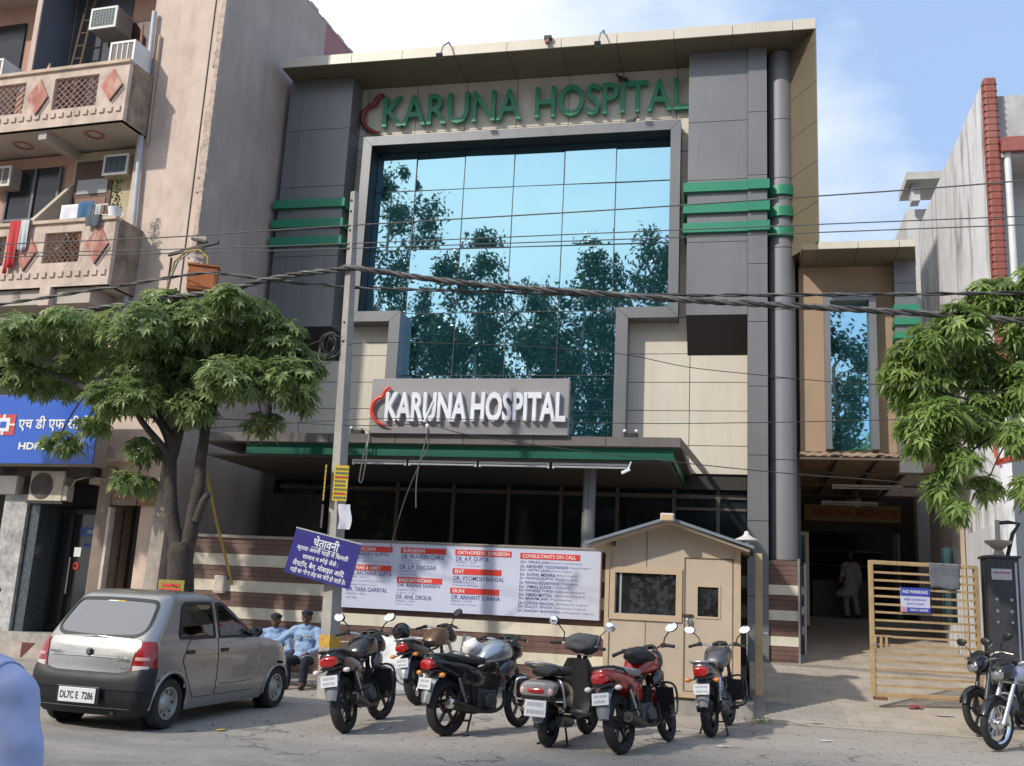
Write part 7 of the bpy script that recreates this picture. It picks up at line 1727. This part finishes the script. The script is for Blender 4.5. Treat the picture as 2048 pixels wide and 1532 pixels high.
# ---- scooter
def scooter(rear, psi):
    t = thing('scooter', 'black scooter with chrome side rails, dark cover over its handlebars and grey tail lamps', 'scooter', (rear[0], rear[1], gz(rear[1])), 0, GRP); t.rotation_euler = (rad(1.2), 0, rad(-psi))
    R = .225; WB = 1.24; ax = Vector((0, .28, -.9)).normalized(); ap = Vector((0, .98, .95)); S = Matrix.Translation(ap) @ Matrix.Rotation(rad(10), 4, ax) @ Matrix.Translation(-ap)
    wheel(t, 0, R, .11, 5, None, M_ENGD); wheel(t, WB, R, .10, 5, S, M_ENGD)
    b = loft_y([(-.36, .09, .60, .06), (-.33, .15, .60, .10), (-.2, .20, .58, .14), (.0, .215, .56, .17), (.2, .20, .53, .18), (.38, .15, .50, .18), (.46, .10, .48, .16)], 2.5, 24); b.build('rear_body', MB_BLK, t, smooth=60)
    b = loft_y([(-.25, .10, .775, .03), (-.18, .14, .78, .05), (.05, .155, .785, .055), (.25, .15, .77, .055), (.42, .12, .76, .05), (.5, .07, .75, .03)], 2.6, 20); b.build('seat', M_SEATL, t, smooth=60)
    b = loft_y([(-.40, .13, .60, .04), (-.385, .185, .61, .075), (-.33, .205, .62, .085), (-.25, .19, .63, .08)], 3, 24); tl_ = b.build('tail_lamp_housing', mat('tail_grey', (.30, .27, .27), .2, .2, .15, 12, coat=.7), t, smooth=50)
    b = loft_y([(-.41, .09, .605, .02), (-.395, .10, .605, .035), (-.36, .1, .605, .035)], 3); b.build('brake_lens', M_TAIL, tl_, smooth=50)
    for s in (-1, 1):
        b = MB(); b.ell((s*.155, -.375, .60), .035, .03, .045); b.build('indicator_lens', mat('lens_pinkish', (.6, .38, .33), .15, coat=.7), tl_, smooth=60)
    b = loft_y([(-.40, .17, .535, .02), (-.34, .19, .52, .05), (-.2, .17, .5, .06)], 3, 20); b.build('tail_valance', MB_BLK, t, smooth=50)
    b = MB(); b.box(-.12, .12, -.006, .006, -.085, .085); M_ = T(0, -.40, .43) @ RX(rad(-8)); b.xform(M_); o = b.build('number_plate', M_PLATE, t, bevel=.003)
    b = MB(); plate_marks(b, -.11, .11, -.0065, -.075, .075, random.Random(11)); b.xform(M_); b.build('plate_marks', MATS['plate_ink'], o)
    b = MB(); st = []
    for (y, z, hw) in ((-.15, .50, .09), (-.26, .42, .085), (-.31, .34, .075), (-.325, .28, .05)): st.append([(-hw, y, z), (-hw*.6, y-.02, z), (0, y-.028, z), (hw*.6, y-.02, z), (hw, y, z), (0, y+.01, z)])
    b.loft(st); b.build('rear_mudguard', M_GREYP, t, smooth=50)
    b = MB(); b.tube(smooth_path([(-.13, .0, .80), (-.17, -.18, .84), (-.14, -.36, .875), (0, -.40, .885), (.14, -.36, .875), (.17, -.18, .84), (.13, 0, .80)], 3), .017, 8); b.build('grab_rail', mat('rail_grey', (.25, .25, .255), .4, .5), t, smooth=60)
    for s in (-1, 1):
        b = MB(); b.tube(smooth_path([(s*.18, -.25, .72), (s*.25, -.32, .70), (s*.275, -.30, .58), (s*.27, -.24, .45), (s*.22, -.18, .38), (s*.20, .1, .34)], 4), .012, 7); b.tube([(s*.26, -.28, .50), (s*.19, -.3, .5)], .009, 6); b.build('side_rail', M_CHROME, t, smooth=60)
        b = MB(); b.lathe([(0, 0), (.02, 0), (.02, .03), (0, .03)], (s*.26-.015, -.24, .44), 'x', 8); b.build('rail_foot', M_RUB, t)
    b = MB(); b.box(-.17, .17, .40, .92, .25, .30); b.build('floorboard', M_BLK, t, bevel=.02)
    b = MB(); st = []
    for z, y, hw, d in ((.22, .92, .15, .04), (.35, .97, .19, .05), (.55, .96, .21, .06), (.75, .93, .20, .07), (.88, .92, .13, .07)): st.append([(hw*math.cos(a), y+d*math.sin(a)+.06*(abs(math.cos(a))**2)*-1, z) for a in [2*math.pi*k/18 for k in range(18)]])
    b.loft(st); b.build('leg_shield', MB_BLK, t, smooth=60)
    b = loft_y([(.90, .08, .98, .05), (.95, .16, 1.0, .07), (1.03, .17, .99, .08), (1.12, .10, .95, .07)], 2.4, 20); b.xform(S); hc = b.build('handlebar_cover', MB_BLK, t, smooth=60)
    b = MB(); b.tube([(-.36, .86, 1.02), (-.2, .93, 1.03), (.2, .93, 1.03), (.36, .86, 1.02)], .014, 8); b.xform(S); hb = b.build('handlebar', M_CHROME, t, smooth=60)
    for s in (-1, 1):
        b = MB(); b.tube([(s*.365, .858, 1.02), (s*.24, .915, 1.03)], .019, 10); b.xform(S).build('grip', M_RUB, hb, smooth=50)
        b = MB(); b.tube([(s*.22, .93, 1.04), (s*.24, .96, 1.15), (s*.33, .95, 1.24)], .008, 6); b.ell((s*.375, .94, 1.27), .075, .03, .055, 14, 8); mo = b.xform(S).build('mirror', M_CHROME if s > 0 else M_BLK, hb, smooth=60)
        b = MB(); b.lathe([(0, -.001), (.055, .002)], (s*.375, .912, 1.27), 'y', 16); b.xform(S).build('mirror_glass', M_MIRG, mo)
    b = MB(); b.tube([(.04, 1.0, .9), (.05, WB, R)], .028, 8); b.tube([(-.04, 1.0, .9), (-.05, WB, R)], .028, 8); b.xform(S).build('fork', M_ENGD, t, smooth=50)
    b = MB(); b.lathe([(R+.05, -.07), (R+.065, 0), (R+.05, .07)], (0, WB, R), 'x', 20, a0=.2, a1=2.6); b.xform(S).build('front_mudguard', MB_BLK, t, smooth=60)
    b = MB(); b.tube([(.16, .3, .24), (.19, .1, .26), (.20, -.2, .30)], [.03, .055, .055], 12); b.build('exhaust', MATS['exhaust_black'], t, smooth=50)
    b = MB(); b.lathe([(.0, -.003), (.1, -.003), (.11, .02)], (.165, .05, .32), 'x', 20); b.obox((-.11, .15, .26), .10, .4, .16); b.build('engine_case', M_ENGD, t, bevel=.012)
    b = MB()
    for s in (-1, 1): b.tube([(s*.10, .25, .18), (s*.16, .17, .01)], .012, 6); b.tube([(s*.16, .22, .008), (s*.16, .08, .008)], .011, 6)
    b.build('stand', M_IRON, t)
    b = MB(); b.lathe([(0, -.004), (.03, -.004)], (.10, .885, .80), 'y', 14); b.build('round_badge', mat('badge_blue_white', (.4, .45, .6), .3), t)
    return t, S
ts_, SS = scooter((-2.07, 11.32), 11)
c_ = ts_.location + Matrix.Rotation(rad(-11), 3, 'Z') @ Vector((0.02, .93, 1.07))
lump('handlebar_cloth', tuple(c_), (.21, .15, .12), mat('cover_grey', (.075, .075, .08), .75, 0, .3, 6, bump=.4, bscale=18), 'dark grey cloth cover tied over the handlebars of the scooter', 'cover', 4, rad(-4))

# ================================================================== people
def fuse(mb, name, m, parent, vox=.012, it=4, wrinkle=0., wfreq=7., seed=0):
    """one continuous skin over overlapping volumes"""
    me = mb.mesh('tmp', None); o = bpy.data.objects.new('tmp', me); COL.objects.link(o)
    r = o.modifiers.new('r', 'REMESH'); r.mode = 'VOXEL'; r.voxel_size = vox
    s = o.modifiers.new('s', 'SMOOTH'); s.factor = .5; s.iterations = it
    dg = bpy.context.evaluated_depsgraph_get(); dg.update()
    out = bpy.data.meshes.new_from_object(o.evaluated_get(dg)); out.name = name
    bpy.data.objects.remove(o); bpy.data.meshes.remove(me)
    if wrinkle:
        out.calc_loop_triangles(); ns = [v.normal.copy() for v in out.vertices]
        for v, n_ in zip(out.vertices, ns):
            c = v.co; k = noise.noise(Vector((c.x*wfreq+seed, c.y*wfreq, c.z*wfreq*1.6+seed)))-.7*abs(noise.noise(Vector((c.x*wfreq*1.5, c.y*wfreq*1.5+seed, c.z*wfreq*.9+c.x*wfreq))))+.5*noise.noise(Vector((c.x*wfreq*2.3, c.y*wfreq*2.3+seed, c.z*wfreq*2.9)))
            v.co += n_*k*wrinkle
    out.materials.clear(); out.materials.append(m); out.polygons.foreach_set('use_smooth', [True]*len(out.polygons))
    o = bpy.data.objects.new(name, out); COL.objects.link(o); o.parent = parent; return o
def seg(mb, a, b, ra, rb, n=12):
    a, b = Vector(a), Vector(b); mb.tube([a, b], [ra, rb], n); mb.ell(a, ra, ra, ra, 10, 8); mb.ell(b, rb, rb, rb, 10, 8)
def hand(mb, w, d, side, palm_n, s=1.):
    """palm, four curled fingers of unequal length and a thumb; w wrist, d direction, palm_n palm normal"""
    w = Vector(w); d = Vector(d).normalized(); pn = Vector(palm_n).normalized(); sd = d.cross(pn).normalized()*side
    p = w+d*.05*s
    m = Matrix((sd, d, pn)).transposed(); mb.ell(p, .040*s, .052*s, .016*s, 10, 8, m)
    for k, (L, off) in enumerate(((.066, .030), (.075, .010), (.070, -.010), (.055, -.029))):
        b0 = w+d*.092*s+sd*off*s; b1 = b0+(d+pn*.25).normalized()*L*.5*s; b2 = b1+(d*.6+pn*.7).normalized()*L*.5*s
        seg(mb, b0, b1, .0092*s, .0085*s, 8); seg(mb, b1, b2, .0085*s, .007*s, 8)
    t0 = w+d*.03*s+sd*.032*s; t1 = t0+(sd*.7+d*.6+pn*.2).normalized()*.04*s; t2 = t1+(d*.9+pn*.4).normalized()*.03*s
    seg(mb, t0, t1, .012*s, .010*s, 8); seg(mb, t1, t2, .010*s, .008*s, 8)
def head_geo(mb, c, fw, sc=1.):
    """head with brow, nose, chin, ears; c centre of the skull, fw facing direction (unit, horizontal)"""
    c = Vector(c); f = Vector(fw).normalized(); r = f.cross(Vector((0, 0, 1))).normalized(); u = Vector((0, 0, 1))
    m = Matrix((r, f, u)).transposed()
    mb.ell(c, .074*sc, .094*sc, .098*sc, 16, 12, m); mb.ell(c-u*.05*sc+f*.022*sc, .058*sc, .068*sc, .072*sc, 14, 10, m)
    mb.ell(c-u*.105*sc+f*.058*sc, .026*sc, .024*sc, .02*sc, 10, 8, m)
    mb.tube([c+f*.088*sc+u*.0*sc, c+f*.112*sc-u*.038*sc], [.008*sc, .017*sc], 8); mb.ell(c+f*.106*sc-u*.04*sc, .017*sc, .013*sc, .011*sc, 8, 6, m)
    mb.ell(c+f*.082*sc+u*.022*sc, .052*sc, .014*sc, .010*sc, 10, 6, m); mb.ell(c+f*.083*sc-u*.070*sc, .026*sc, .014*sc, .010*sc, 10, 6, m)
    for s in (-1, 1): mb.ell(c+r*s*.076*sc-u*.015*sc-f*.005*sc, .010*sc, .022*sc, .032*sc, 8, 8, m)
    return r, f, u
def eyes(c, fw, parent, sc=1.):
    c = Vector(c); f = Vector(fw).normalized(); r = f.cross(Vector((0, 0, 1))).normalized()
    b = MB()
    for s in (-1, 1): b.ell(c+r*s*.031*sc+f*.080*sc-Vector((0, 0, .004)), .013, .011, .009, 10, 8)
    b.build('eyes', mat('eye_white', (.6, .56, .52), .3), parent, smooth=60)
    b = MB()
    for s in (-1, 1): b.ell(c+r*s*.031*sc+f*.088*sc-Vector((0, 0, .004)), .006, .005, .006, 8, 6)
    b.build('pupils', M_BLACK, parent, smooth=60)
M_SKIN = mat('brown_skin', (.13, .065, .04), .5, 0, .12, 9); M_UNI = mat('uniform_blue', (.30, .42, .62), .85, 0, .1, 12, bump=.2, bscale=60)
M_NAVY = mat('navy_trousers', (.02, .022, .04), .85, 0, .2, 10); M_CAPM = mat('cap_dark', (.022, .022, .03), .8, 0, .15, 10); M_SHOE = mat('shoe_black', (.015, .014, .013), .4)
def seated(loc, rz, label, arm_out, sh=.33):
    P = thing('person', label, 'person', loc, rz)
    pel = (0, 0, sh+.09); ch = (0, .03, sh+.43); nk = (0, .02, sh+.60); hd = Vector((0, -.01, sh+.735)); sl = {-1: (-.185, .02, sh+.53), 1: (.185, .02, sh+.53)}
    arms = {1: [sl[1], (.27, -.05, sh+.28), (.12, -.27, sh+.20)], -1: [sl[-1], (-.40, -.02, sh+.36), (-.60, -.12, sh+.28)] if arm_out else [sl[-1], (-.27, -.05, sh+.28), (-.10, -.27, sh+.19)]}
    legs = {s: [(s*.09, -.02, sh+.07), (s*.14, -.42, sh+.09), (s*.12, -.36, .10)] for s in (-1, 1)}
    b = MB(); f = Vector((.12, -1, -.05)).normalized()
    b.ell(pel, .16, .12, .12, 16, 12); b.ell((0, .01, sh+.27), .15, .105, .16, 16, 12); b.ell(ch, .175, .11, .16, 16, 12); seg(b, (0, .03, sh+.52), nk, .06, .052); seg(b, nk, hd, .05, .055)
    head_geo(b, hd, f)
    for s in (-1, 1):
        A = arms[s]; seg(b, A[0], A[1], .048, .040); seg(b, A[1], A[2], .039, .028); dv = (Vector(A[2])-Vector(A[1])).normalized(); hand(b, A[2], dv, s, (0, 0, -1))
        L = legs[s]; seg(b, L[0], L[1], .075, .055); seg(b, L[1], L[2], .052, .038); seg(b, L[2], (s*.12, -.50, .05), .036, .03)
    fuse(b, 'body', M_SKIN, P, .0095, 3)
    b = MB(); b.ell((0, 0, sh+.12), .178, .14, .13, 16, 12); b.ell((0, .01, sh+.28), .168, .125, .17, 16, 12); b.ell(ch, .192, .128, .165, 16, 12)
    for s in (-1, 1): A = arms[s]; seg(b, (s*.10, .03, sh+.56), A[0], .06, .066); seg(b, A[0], A[1], .066, .054); q = Vector(A[1])*.15+Vector(A[2])*.85; seg(b, A[1], q, .054, .043)
    seg(b, (-.05, -.02, sh+.58), (.05, -.02, sh+.58), .055, .055)
    fuse(b, 'shirt', M_UNI, P, .014, 3, .009, 11, loc[0])
    b = MB(); b.box(-.13, -.04, -.128, -.112, sh+.40, sh+.47); b.box(.04, .13, -.128, -.112, sh+.40, sh+.47); b.build('chest_pocket', mat('uniform_blue_dark', (.24, .34, .52), .85), P, bevel=.004)
    b = MB(); b.box(.05, .12, -.136, -.130, sh+.44, sh+.462); b.build('name_tag', mat('tag_gold', (.4, .3, .08), .4), P)
    b = MB(); b.ell(pel, .172, .135, .12, 16, 12)
    for s in (-1, 1): L = legs[s]; seg(b, L[0], L[1], .092, .074); seg(b, L[1], (L[2][0], L[2][1], .13), .072, .062)
    fuse(b, 'trousers', M_NAVY, P, .014, 3, .008, 9, 3)
    for s in (-1, 1):
        b = MB(); b.ell((s*.12, -.42, .045), .045, .12, .042, 14, 10); b.ell((s*.12, -.36, .07), .045, .055, .06, 12, 8); fuse(b, 'shoe', M_SHOE, P, .012, 2)
    b = MB(); r = f.cross(Vector((0, 0, 1))).normalized(); m = Matrix((r, f, Vector((0, 0, 1)))).transposed()
    b.ell(hd+Vector((0, 0, .055))-f*.005, .082, .10, .060, 18, 12, m); b.lathe([(.086, .03), (.094, .075), (.07, .088), (0, .092)], tuple(hd), n=20)
    b.add([tuple(hd+r*x+f*(.085+.055*math.sqrt(max(0, 1-(x/.075)**2)))*q+Vector((0, 0, .035-.012*q+z))) for z in (0, .006) for q in (.75, 1.) for x in [-.07+.02*i for i in range(8)]], [(i, i+1, 8+i+1, 8+i) for i in range(7)]+[(16+i, 16+i+1, 24+i+1, 24+i) for i in range(7)])
    b.build('cap', M_CAPM, P, smooth=50)
    b = MB(); b.ell(hd-f*.025-Vector((0, 0, .02)), .077, .075, .065, 16, 10, m); b.build('hair', mat('hair_black', (.012, .011, .01), .6), P, smooth=60)
    eyes(hd, f, P)
    b = MB(); b.tube([tuple(hd+f*.103-Vector((0, 0, .054))+r*x) for x in (-.028, 0, .028)], [.004, .008, .004], 6); b.build('moustache', MATS['hair_black'], P)
    return P
seated((-6.66, 15.2, .10), rad(8), 'seated guard in light blue shirt and cap, one arm stretched out, next to the pole', True)
seated((-7.32, 15.5, .06), rad(14), 'seated guard in light blue shirt half hidden behind the front of the silver car', False, .29)
t = thing('bench', 'rough wooden bench with a tan side board where the two guards sit', 'bench', (-6.7, 15.25, .1), world=True)
b = MB(); b.box(-7.6, -6.10, 15.0, 15.42, .42, .46); b.build('seat', mat('bench_wood', (.38, .26, .15), .7, 0, .25, 6), t, bevel=.005)
b = MB(); b.box(-6.2, -6.02, 14.9, 15.42, .09, .82); b.build('side_board', mat('bench_tan', (.42, .31, .2), .75, 0, .2, 5, stain=(.28, .2, .13)), t, bevel=.006)
for x in (-7.55,):
    for y in (15.05, 15.38):
        b = MB(); b.box(x-.03, x+.03, y-.03, y+.03, .09, .42); b.build('leg', MATS['bench_wood'], t)

# man in white in the passage, seen from behind, mid stride
P = thing('person', 'man in white loose shirt and trousers walking away into the covered passage', 'person', (2.60, 27.7, ramp(26.9)+.02), rad(12))
b = MB(); f = Vector((-.35, 1, 0)).normalized(); hd = Vector((-.02, .08, 1.555))
legs = {-1: [(-.085, 0, .86), (-.11, .10, .47), (-.12, .02, .07)], 1: [(.085, 0, .86), (.10, .04, .46), (.11, -.14, .09)]}
arms = {-1: [(-.17, .05, 1.33), (-.215, .10, 1.06), (-.20, .26, .90)], 1: [(.17, .02, 1.33), (.225, .0, 1.06), (.225, .08, .82)]}
b.ell((0, 0, .90), .15, .11, .13, 16, 12); b.ell((0, .02, 1.08), .14, .10, .15, 16, 12); b.ell((0, .04, 1.24), .17, .11, .15, 16, 12); seg(b, (0, .05, 1.36), (0, .06, 1.45), .055, .05); seg(b, (0, .06, 1.45), hd, .05, .055); head_geo(b, hd, f)
for s in (-1, 1):
    A = arms[s]; seg(b, A[0], A[1], .045, .038); seg(b, A[1], A[2], .037, .027); hand(b, A[2], Vector(A[2])-Vector(A[1]), s, (-s, .2, 0))
    L = legs[s]; seg(b, L[0], L[1], .075, .052); seg(b, L[1], L[2], .05, .036); seg(b, L[2], (L[2][0], L[2][1]+.15, L[2][2]-.04), .034, .028)
fuse(b, 'body', M_SKIN, P, .0095, 3)
M_KURTA = mat('white_cotton', (.62, .60, .60), .9, 0, .08, 8)
b = MB(); b.ell((0, .04, 1.23), .192, .13, .16, 16, 12); b.ell((0, .01, 1.03), .175, .13, .2, 16, 12); b.ell((-.02, 0, .86), .19, .14, .16, 16, 12)
b.loft([rr_ring(0, .19, 0, .15, 20, 2.2), rr_ring(-.18, .22, 0, .17, 20, 2.2), rr_ring(-.32, .24, 0, .18, 20, 2.2)] and [[(q[0]*k+dx, q[2]*k2-.02, z) for q in rr_ring(0, .19, 0, .14, 20, 2.2)] for z, k, k2, dx in ((.86, 1, 1, 0), (.72, 1.12, 1.1, -.04), (.60, 1.25, 1.15, -.10), (.53, 1.3, 1.1, -.15))])
b.loft([[(x0+r_*math.cos(a), -.04+r_*.5*math.sin(a), z0_+r_*.6*math.sin(a)) for a in [2*math.pi*k/12 for k in range(12)]] for x0, z0_, r_ in ((-.2, .68, .12), (-.33, .62, .07), (-.42, .585, .025))])
for s in (-1, 1): A = arms[s]; seg(b, (s*.08, .05, 1.37), A[0], .055, .055); seg(b, A[0], A[1], .055, .050); seg(b, A[1], Vector(A[1])*.2+Vector(A[2])*.8, .052, .048)
fuse(b, 'long_shirt', M_KURTA, P, .014, 3, .009, 8, 2)
b = MB(); b.ell((0, 0, .88), .16, .12, .12, 14, 10)
for s in (-1, 1): L = legs[s]; seg(b, L[0], L[1], .09, .078); seg(b, L[1], (L[2][0], L[2][1], L[2][2]+.05), .077, .072)
fuse(b, 'trousers', M_KURTA, P, .014, 3, .008, 9, 5)
for s in (-1, 1):
    L = legs[s]; b = MB(); b.ell((L[2][0], L[2][1]+.07, L[2][2]-.035), .042, .115, .035, 12, 8); fuse(b, 'shoe', M_SHOE, P, .012, 2)
b = MB(); m = Matrix((f.cross(Vector((0, 0, 1))), f, Vector((0, 0, 1)))).transposed(); b.ell(hd+Vector((0, 0, .03))-f*.02, .081, .088, .085, 16, 12, m); b.build('hair', mat('hair_grey', (.16, .15, .15), .8), P, smooth=60)
eyes(hd, f, P)

# man in a pale blue shirt close to the viewer, his shoulder just inside the left picture edge
P = thing('person', 'person in pale blue shirt close by, only shoulder and arm inside the left edge', 'person', (-1.70, 1.98, 0), rad(-10)); S_ = .862
def q3(x, y, z): return (x*1.06 if abs(x) > .12 else x*S_, y*S_, z*S_)
b = MB(); f = Vector((0, 1, 0)); hd = Vector(q3(-.03, .02, 1.635))
legs = {s: [q3(s*.09, 0, .90), q3(s*.10, .02, .50), q3(s*.10, -.02, .08)] for s in (-1, 1)}
arms = {s: [q3(s*.195, 0, 1.405), q3(s*.255, -.03, 1.10), q3(s*.235, .12, .86)] for s in (-1, 1)}
b.ell(q3(0, 0, .95), .155, .11, .14, 16, 12); b.ell(q3(0, 0, 1.14), .145, .10, .15, 16, 12); b.ell(q3(0, 0, 1.30), .175, .11, .15, 16, 12); seg(b, q3(0, 0, 1.42), q3(0, 0, 1.53), .06, .052); seg(b, q3(0, 0, 1.52), hd, .05, .055); head_geo(b, hd, f)
for s in (-1, 1):
    A = arms[s]; seg(b, A[0], A[1], .048, .040); seg(b, A[1], A[2], .038, .027); hand(b, A[2], Vector(A[2])-Vector(A[1]), s, (-s, 0, 0))
    L = legs[s]; seg(b, L[0], L[1], .08, .055); seg(b, L[1], L[2], .052, .038); seg(b, L[2], (L[2][0], L[2][1]+.15, .035), .035, .03)
fuse(b, 'body', M_SKIN, P, .0095, 3)
def shirt_mat():
    m = bpy.data.materials.new('pale_blue_cotton'); m.use_nodes = True; nt = m.node_tree; L = nt.links.new; bs = nt.nodes['Principled BSDF']; bs.inputs['Roughness'].default_value = .9
    tc = nt.nodes.new('ShaderNodeTexCoord'); w = nt.nodes.new('ShaderNodeTexWave'); w.inputs['Scale'].default_value = 9; w.inputs['Distortion'].default_value = 6; w.inputs['Detail'].default_value = 3; w.bands_direction = 'X'; L(tc.outputs['Object'], w.inputs[0])
    x = nt.nodes.new('ShaderNodeMix'); x.data_type = 'RGBA'; x.inputs['A'].default_value = (.36, .40, .60, 1); x.inputs['B'].default_value = (.385, .43, .63, 1); L(w.outputs['Fac'], x.inputs['Factor'])
    L(x.outputs['Result'], bs.inputs['Base Color']); n = nt.nodes.new('ShaderNodeTexNoise'); n.inputs['Scale'].default_value = 400; L(tc.outputs['Object'], n.inputs[0])
    bp = nt.nodes.new('ShaderNodeBump'); bp.inputs['Strength'].default_value = .25; bp.inputs['Distance'].default_value = .002; L(n.outputs['Fac'], bp.inputs['Height']); L(bp.outputs[0], bs.inputs['Normal']); return m
M_SH = shirt_mat()
b = MB(); b.ell(q3(0, 0, 1.28), .192, .13, .17, 18, 14); b.ell(q3(0, 0, 1.06), .17, .125, .2, 18, 14); b.ell(q3(0, 0, .92), .175, .13, .12, 18, 14)
for s in (-1, 1):
    A = arms[s]; seg(b, q3(s*.06, 0, 1.475), q3(s*.165, -.005, 1.425), .052, .062, 16); seg(b, q3(s*.165, -.005, 1.425), A[0], .062, .066, 16); seg(b, A[0], Vector(A[0])*.5+Vector(A[1])*.5, .066, .068, 16); seg(b, Vector(A[0])*.5+Vector(A[1])*.5, A[1], .068, .06, 16)
seg(b, q3(-.04, 0, 1.5), q3(.04, 0, 1.5), .06, .06)
so = fuse(b, 'shirt', M_SH, P, .008, 4, .012, 7, 1)
b = MB()
for s in (1, -1):
    pts = []; c_ = Vector((s*.185, 0, 1.20))
    for k in range(19):
        a = math.pi*(-.15+1.3*k/18); d_ = Vector((s*.12*math.sin(a), math.cos(a), math.sin(a))).normalized(); h, loc, nrm, _ = so.ray_cast(c_+d_*.3, -d_)
        if h: pts.append(tuple(loc+nrm*.001))
    if len(pts) > 3: b.tube(pts, .003, 6)
b.build('sleeve_seam', mat('seam_blue', (.22, .27, .5), .9), P, smooth=60)
b = MB(); b.ell(q3(0, 0, .93), .16, .12, .12, 14, 10)
for s in (-1, 1): L = legs[s]; seg(b, L[0], L[1], .092, .078); seg(b, L[1], (L[2][0], L[2][1], .12), .076, .068)
fuse(b, 'trousers', mat('dark_trousers', (.04, .04, .045), .9), P, .014, 3, .007, 9, 4)
for s in (-1, 1):
    b = MB(); b.ell(q3(s*.10, .06, .045), .045, .12, .042, 12, 8); fuse(b, 'shoe', M_SHOE, P, .012, 2)
b = MB(); b.ell(hd+Vector((0, -.015, .03)), .08, .092, .085, 16, 12); b.build('hair', MATS['hair_black'], P, smooth=60)
eyes(hd, f, P)

# ================================================================== litter
def scrap(name, x, y, z, sx, sy, rz, m, label, cat, seed, group=None, lift=.012):
    n = 5; vs = []
    for j in range(n+1):
        for i in range(n+1):
            u, v = i/n-.5, j/n-.5; vs.append((u*sx, v*sy, .004+lift*(.5+.5*noise.noise(Vector((u*3+seed, v*3, seed))))))
    mb = MB(); mb.add(vs, [(j*(n+1)+i, j*(n+1)+i+1, (j+1)*(n+1)+i+1, (j+1)*(n+1)+i) for j in range(n) for i in range(n)])
    o = mb.build(name, m, smooth=60); o.location = (x, y, z); o.rotation_euler = (0, 0, rz); tag(o, label, cat, group); return o
M_PAP = mat('litter_paper', (.75, .73, .74), .8)
scrap('paper_scrap', 2.76, 16.25, ramp(16.25)+.022, .25, .09, .1, M_PAP, 'long white paper slip lying on the paving in front of the driveway gate', 'litter', 1)
scrap('paper_scrap', .94, 13.5, gz(13.5), .14, .12, .5, M_PAP, 'small crumpled white paper on the road right of the guard booth', 'litter', 2)
scrap('paper_scrap', -.25, 12.35, gz(12.35), .14, .10, .2, M_PAP, 'white paper scrap on the road below the motorcycle at the booth door', 'litter', 3)
scrap('wrapper', -5.5, 10.56, .012, .12, .09, .9, mat('litter_yellow', (.6, .5, .05), .5), 'tiny yellow wrapper on the road behind the silver car', 'litter', 4, lift=.02)
scrap('wrapper', 2.42, 16.62, ramp(16.6)+.022, .2, .13, .2, mat('litter_red', (.6, .04, .05), .35, stain=(.8, .75, .75)), 'shiny red packet lying under the driveway gate', 'litter', 5, lift=.06)
b = MB(); rg = random.Random(31); tl = []
for i in range(40):
    c = Vector((.17+rg.gauss(0, .09), 14.85+rg.gauss(0, .05), gz(14.85)+rg.uniform(.005, .04))); d = Vector((rg.uniform(-1, 1), rg.uniform(-1, 1), rg.uniform(0, .5))).normalized()*.07; s = d.cross(Vector((0, 0, 1))).normalized()*.016
    b.quad(c, c+d*.5+s, c+d, c+d*.5-s); tl.append(rg.uniform(.5, 1))
o = finish_leaves(b, tl, LEAF_R, None, 'fallen_leaves'); tag(o, 'small heap of fallen green leaves on the ground beside the guard booth', 'leaves')
# grit, pebbles and dry leaves strewn over the verge
rg = random.Random(77); mb = MB()
for i in range(1500):
    y = rg.choice((rg.uniform(9.6, 16.4), rg.gauss(15.9, .4))); x = rg.uniform(-11, 4.2)
    if y > 16.3: continue
    if x > 0 and y > 14.9: continue
    r = rg.uniform(.005, .014)*(1.7 if rg.random() < .06 else 1); mb.ell((x, y, gz(y)+r*.3), r, r*rg.uniform(.6, 1), r*.6, 5, 3)
o = mb.build('grit', mat('grit', (.27, .235, .2), .95, 0, .4, 2), recalc=False); tag(o, 'loose grit and pebbles strewn over the dusty verge', 'grit', kind='stuff')
rg = random.Random(78); mb = MB()
for i in range(420):
    y = rg.gauss(15.2, 1.0) if rg.random() < .6 else rg.uniform(9.6, 16); x = rg.uniform(-11, 4)
    if y > 16.3 or (x > 0 and y > 14.8): continue
    c = Vector((x, y, gz(y)+.006)); a = rg.uniform(0, 6.28); L = rg.uniform(.02, .06); d = Vector((math.cos(a), math.sin(a), rg.uniform(0, .35)))*L; s = Vector((-d.y, d.x, 0))*.3
    mb.quad(c, c+d*.5+s, c+d, c+d*.5-s)
o = mb.build('dry_leaf_litter', mat('dry_litter', (.19, .13, .075), .9, 0, .5, 3), recalc=False); tag(o, 'scattered dry leaves and scraps on the dusty verge', 'leaf litter', kind='stuff')
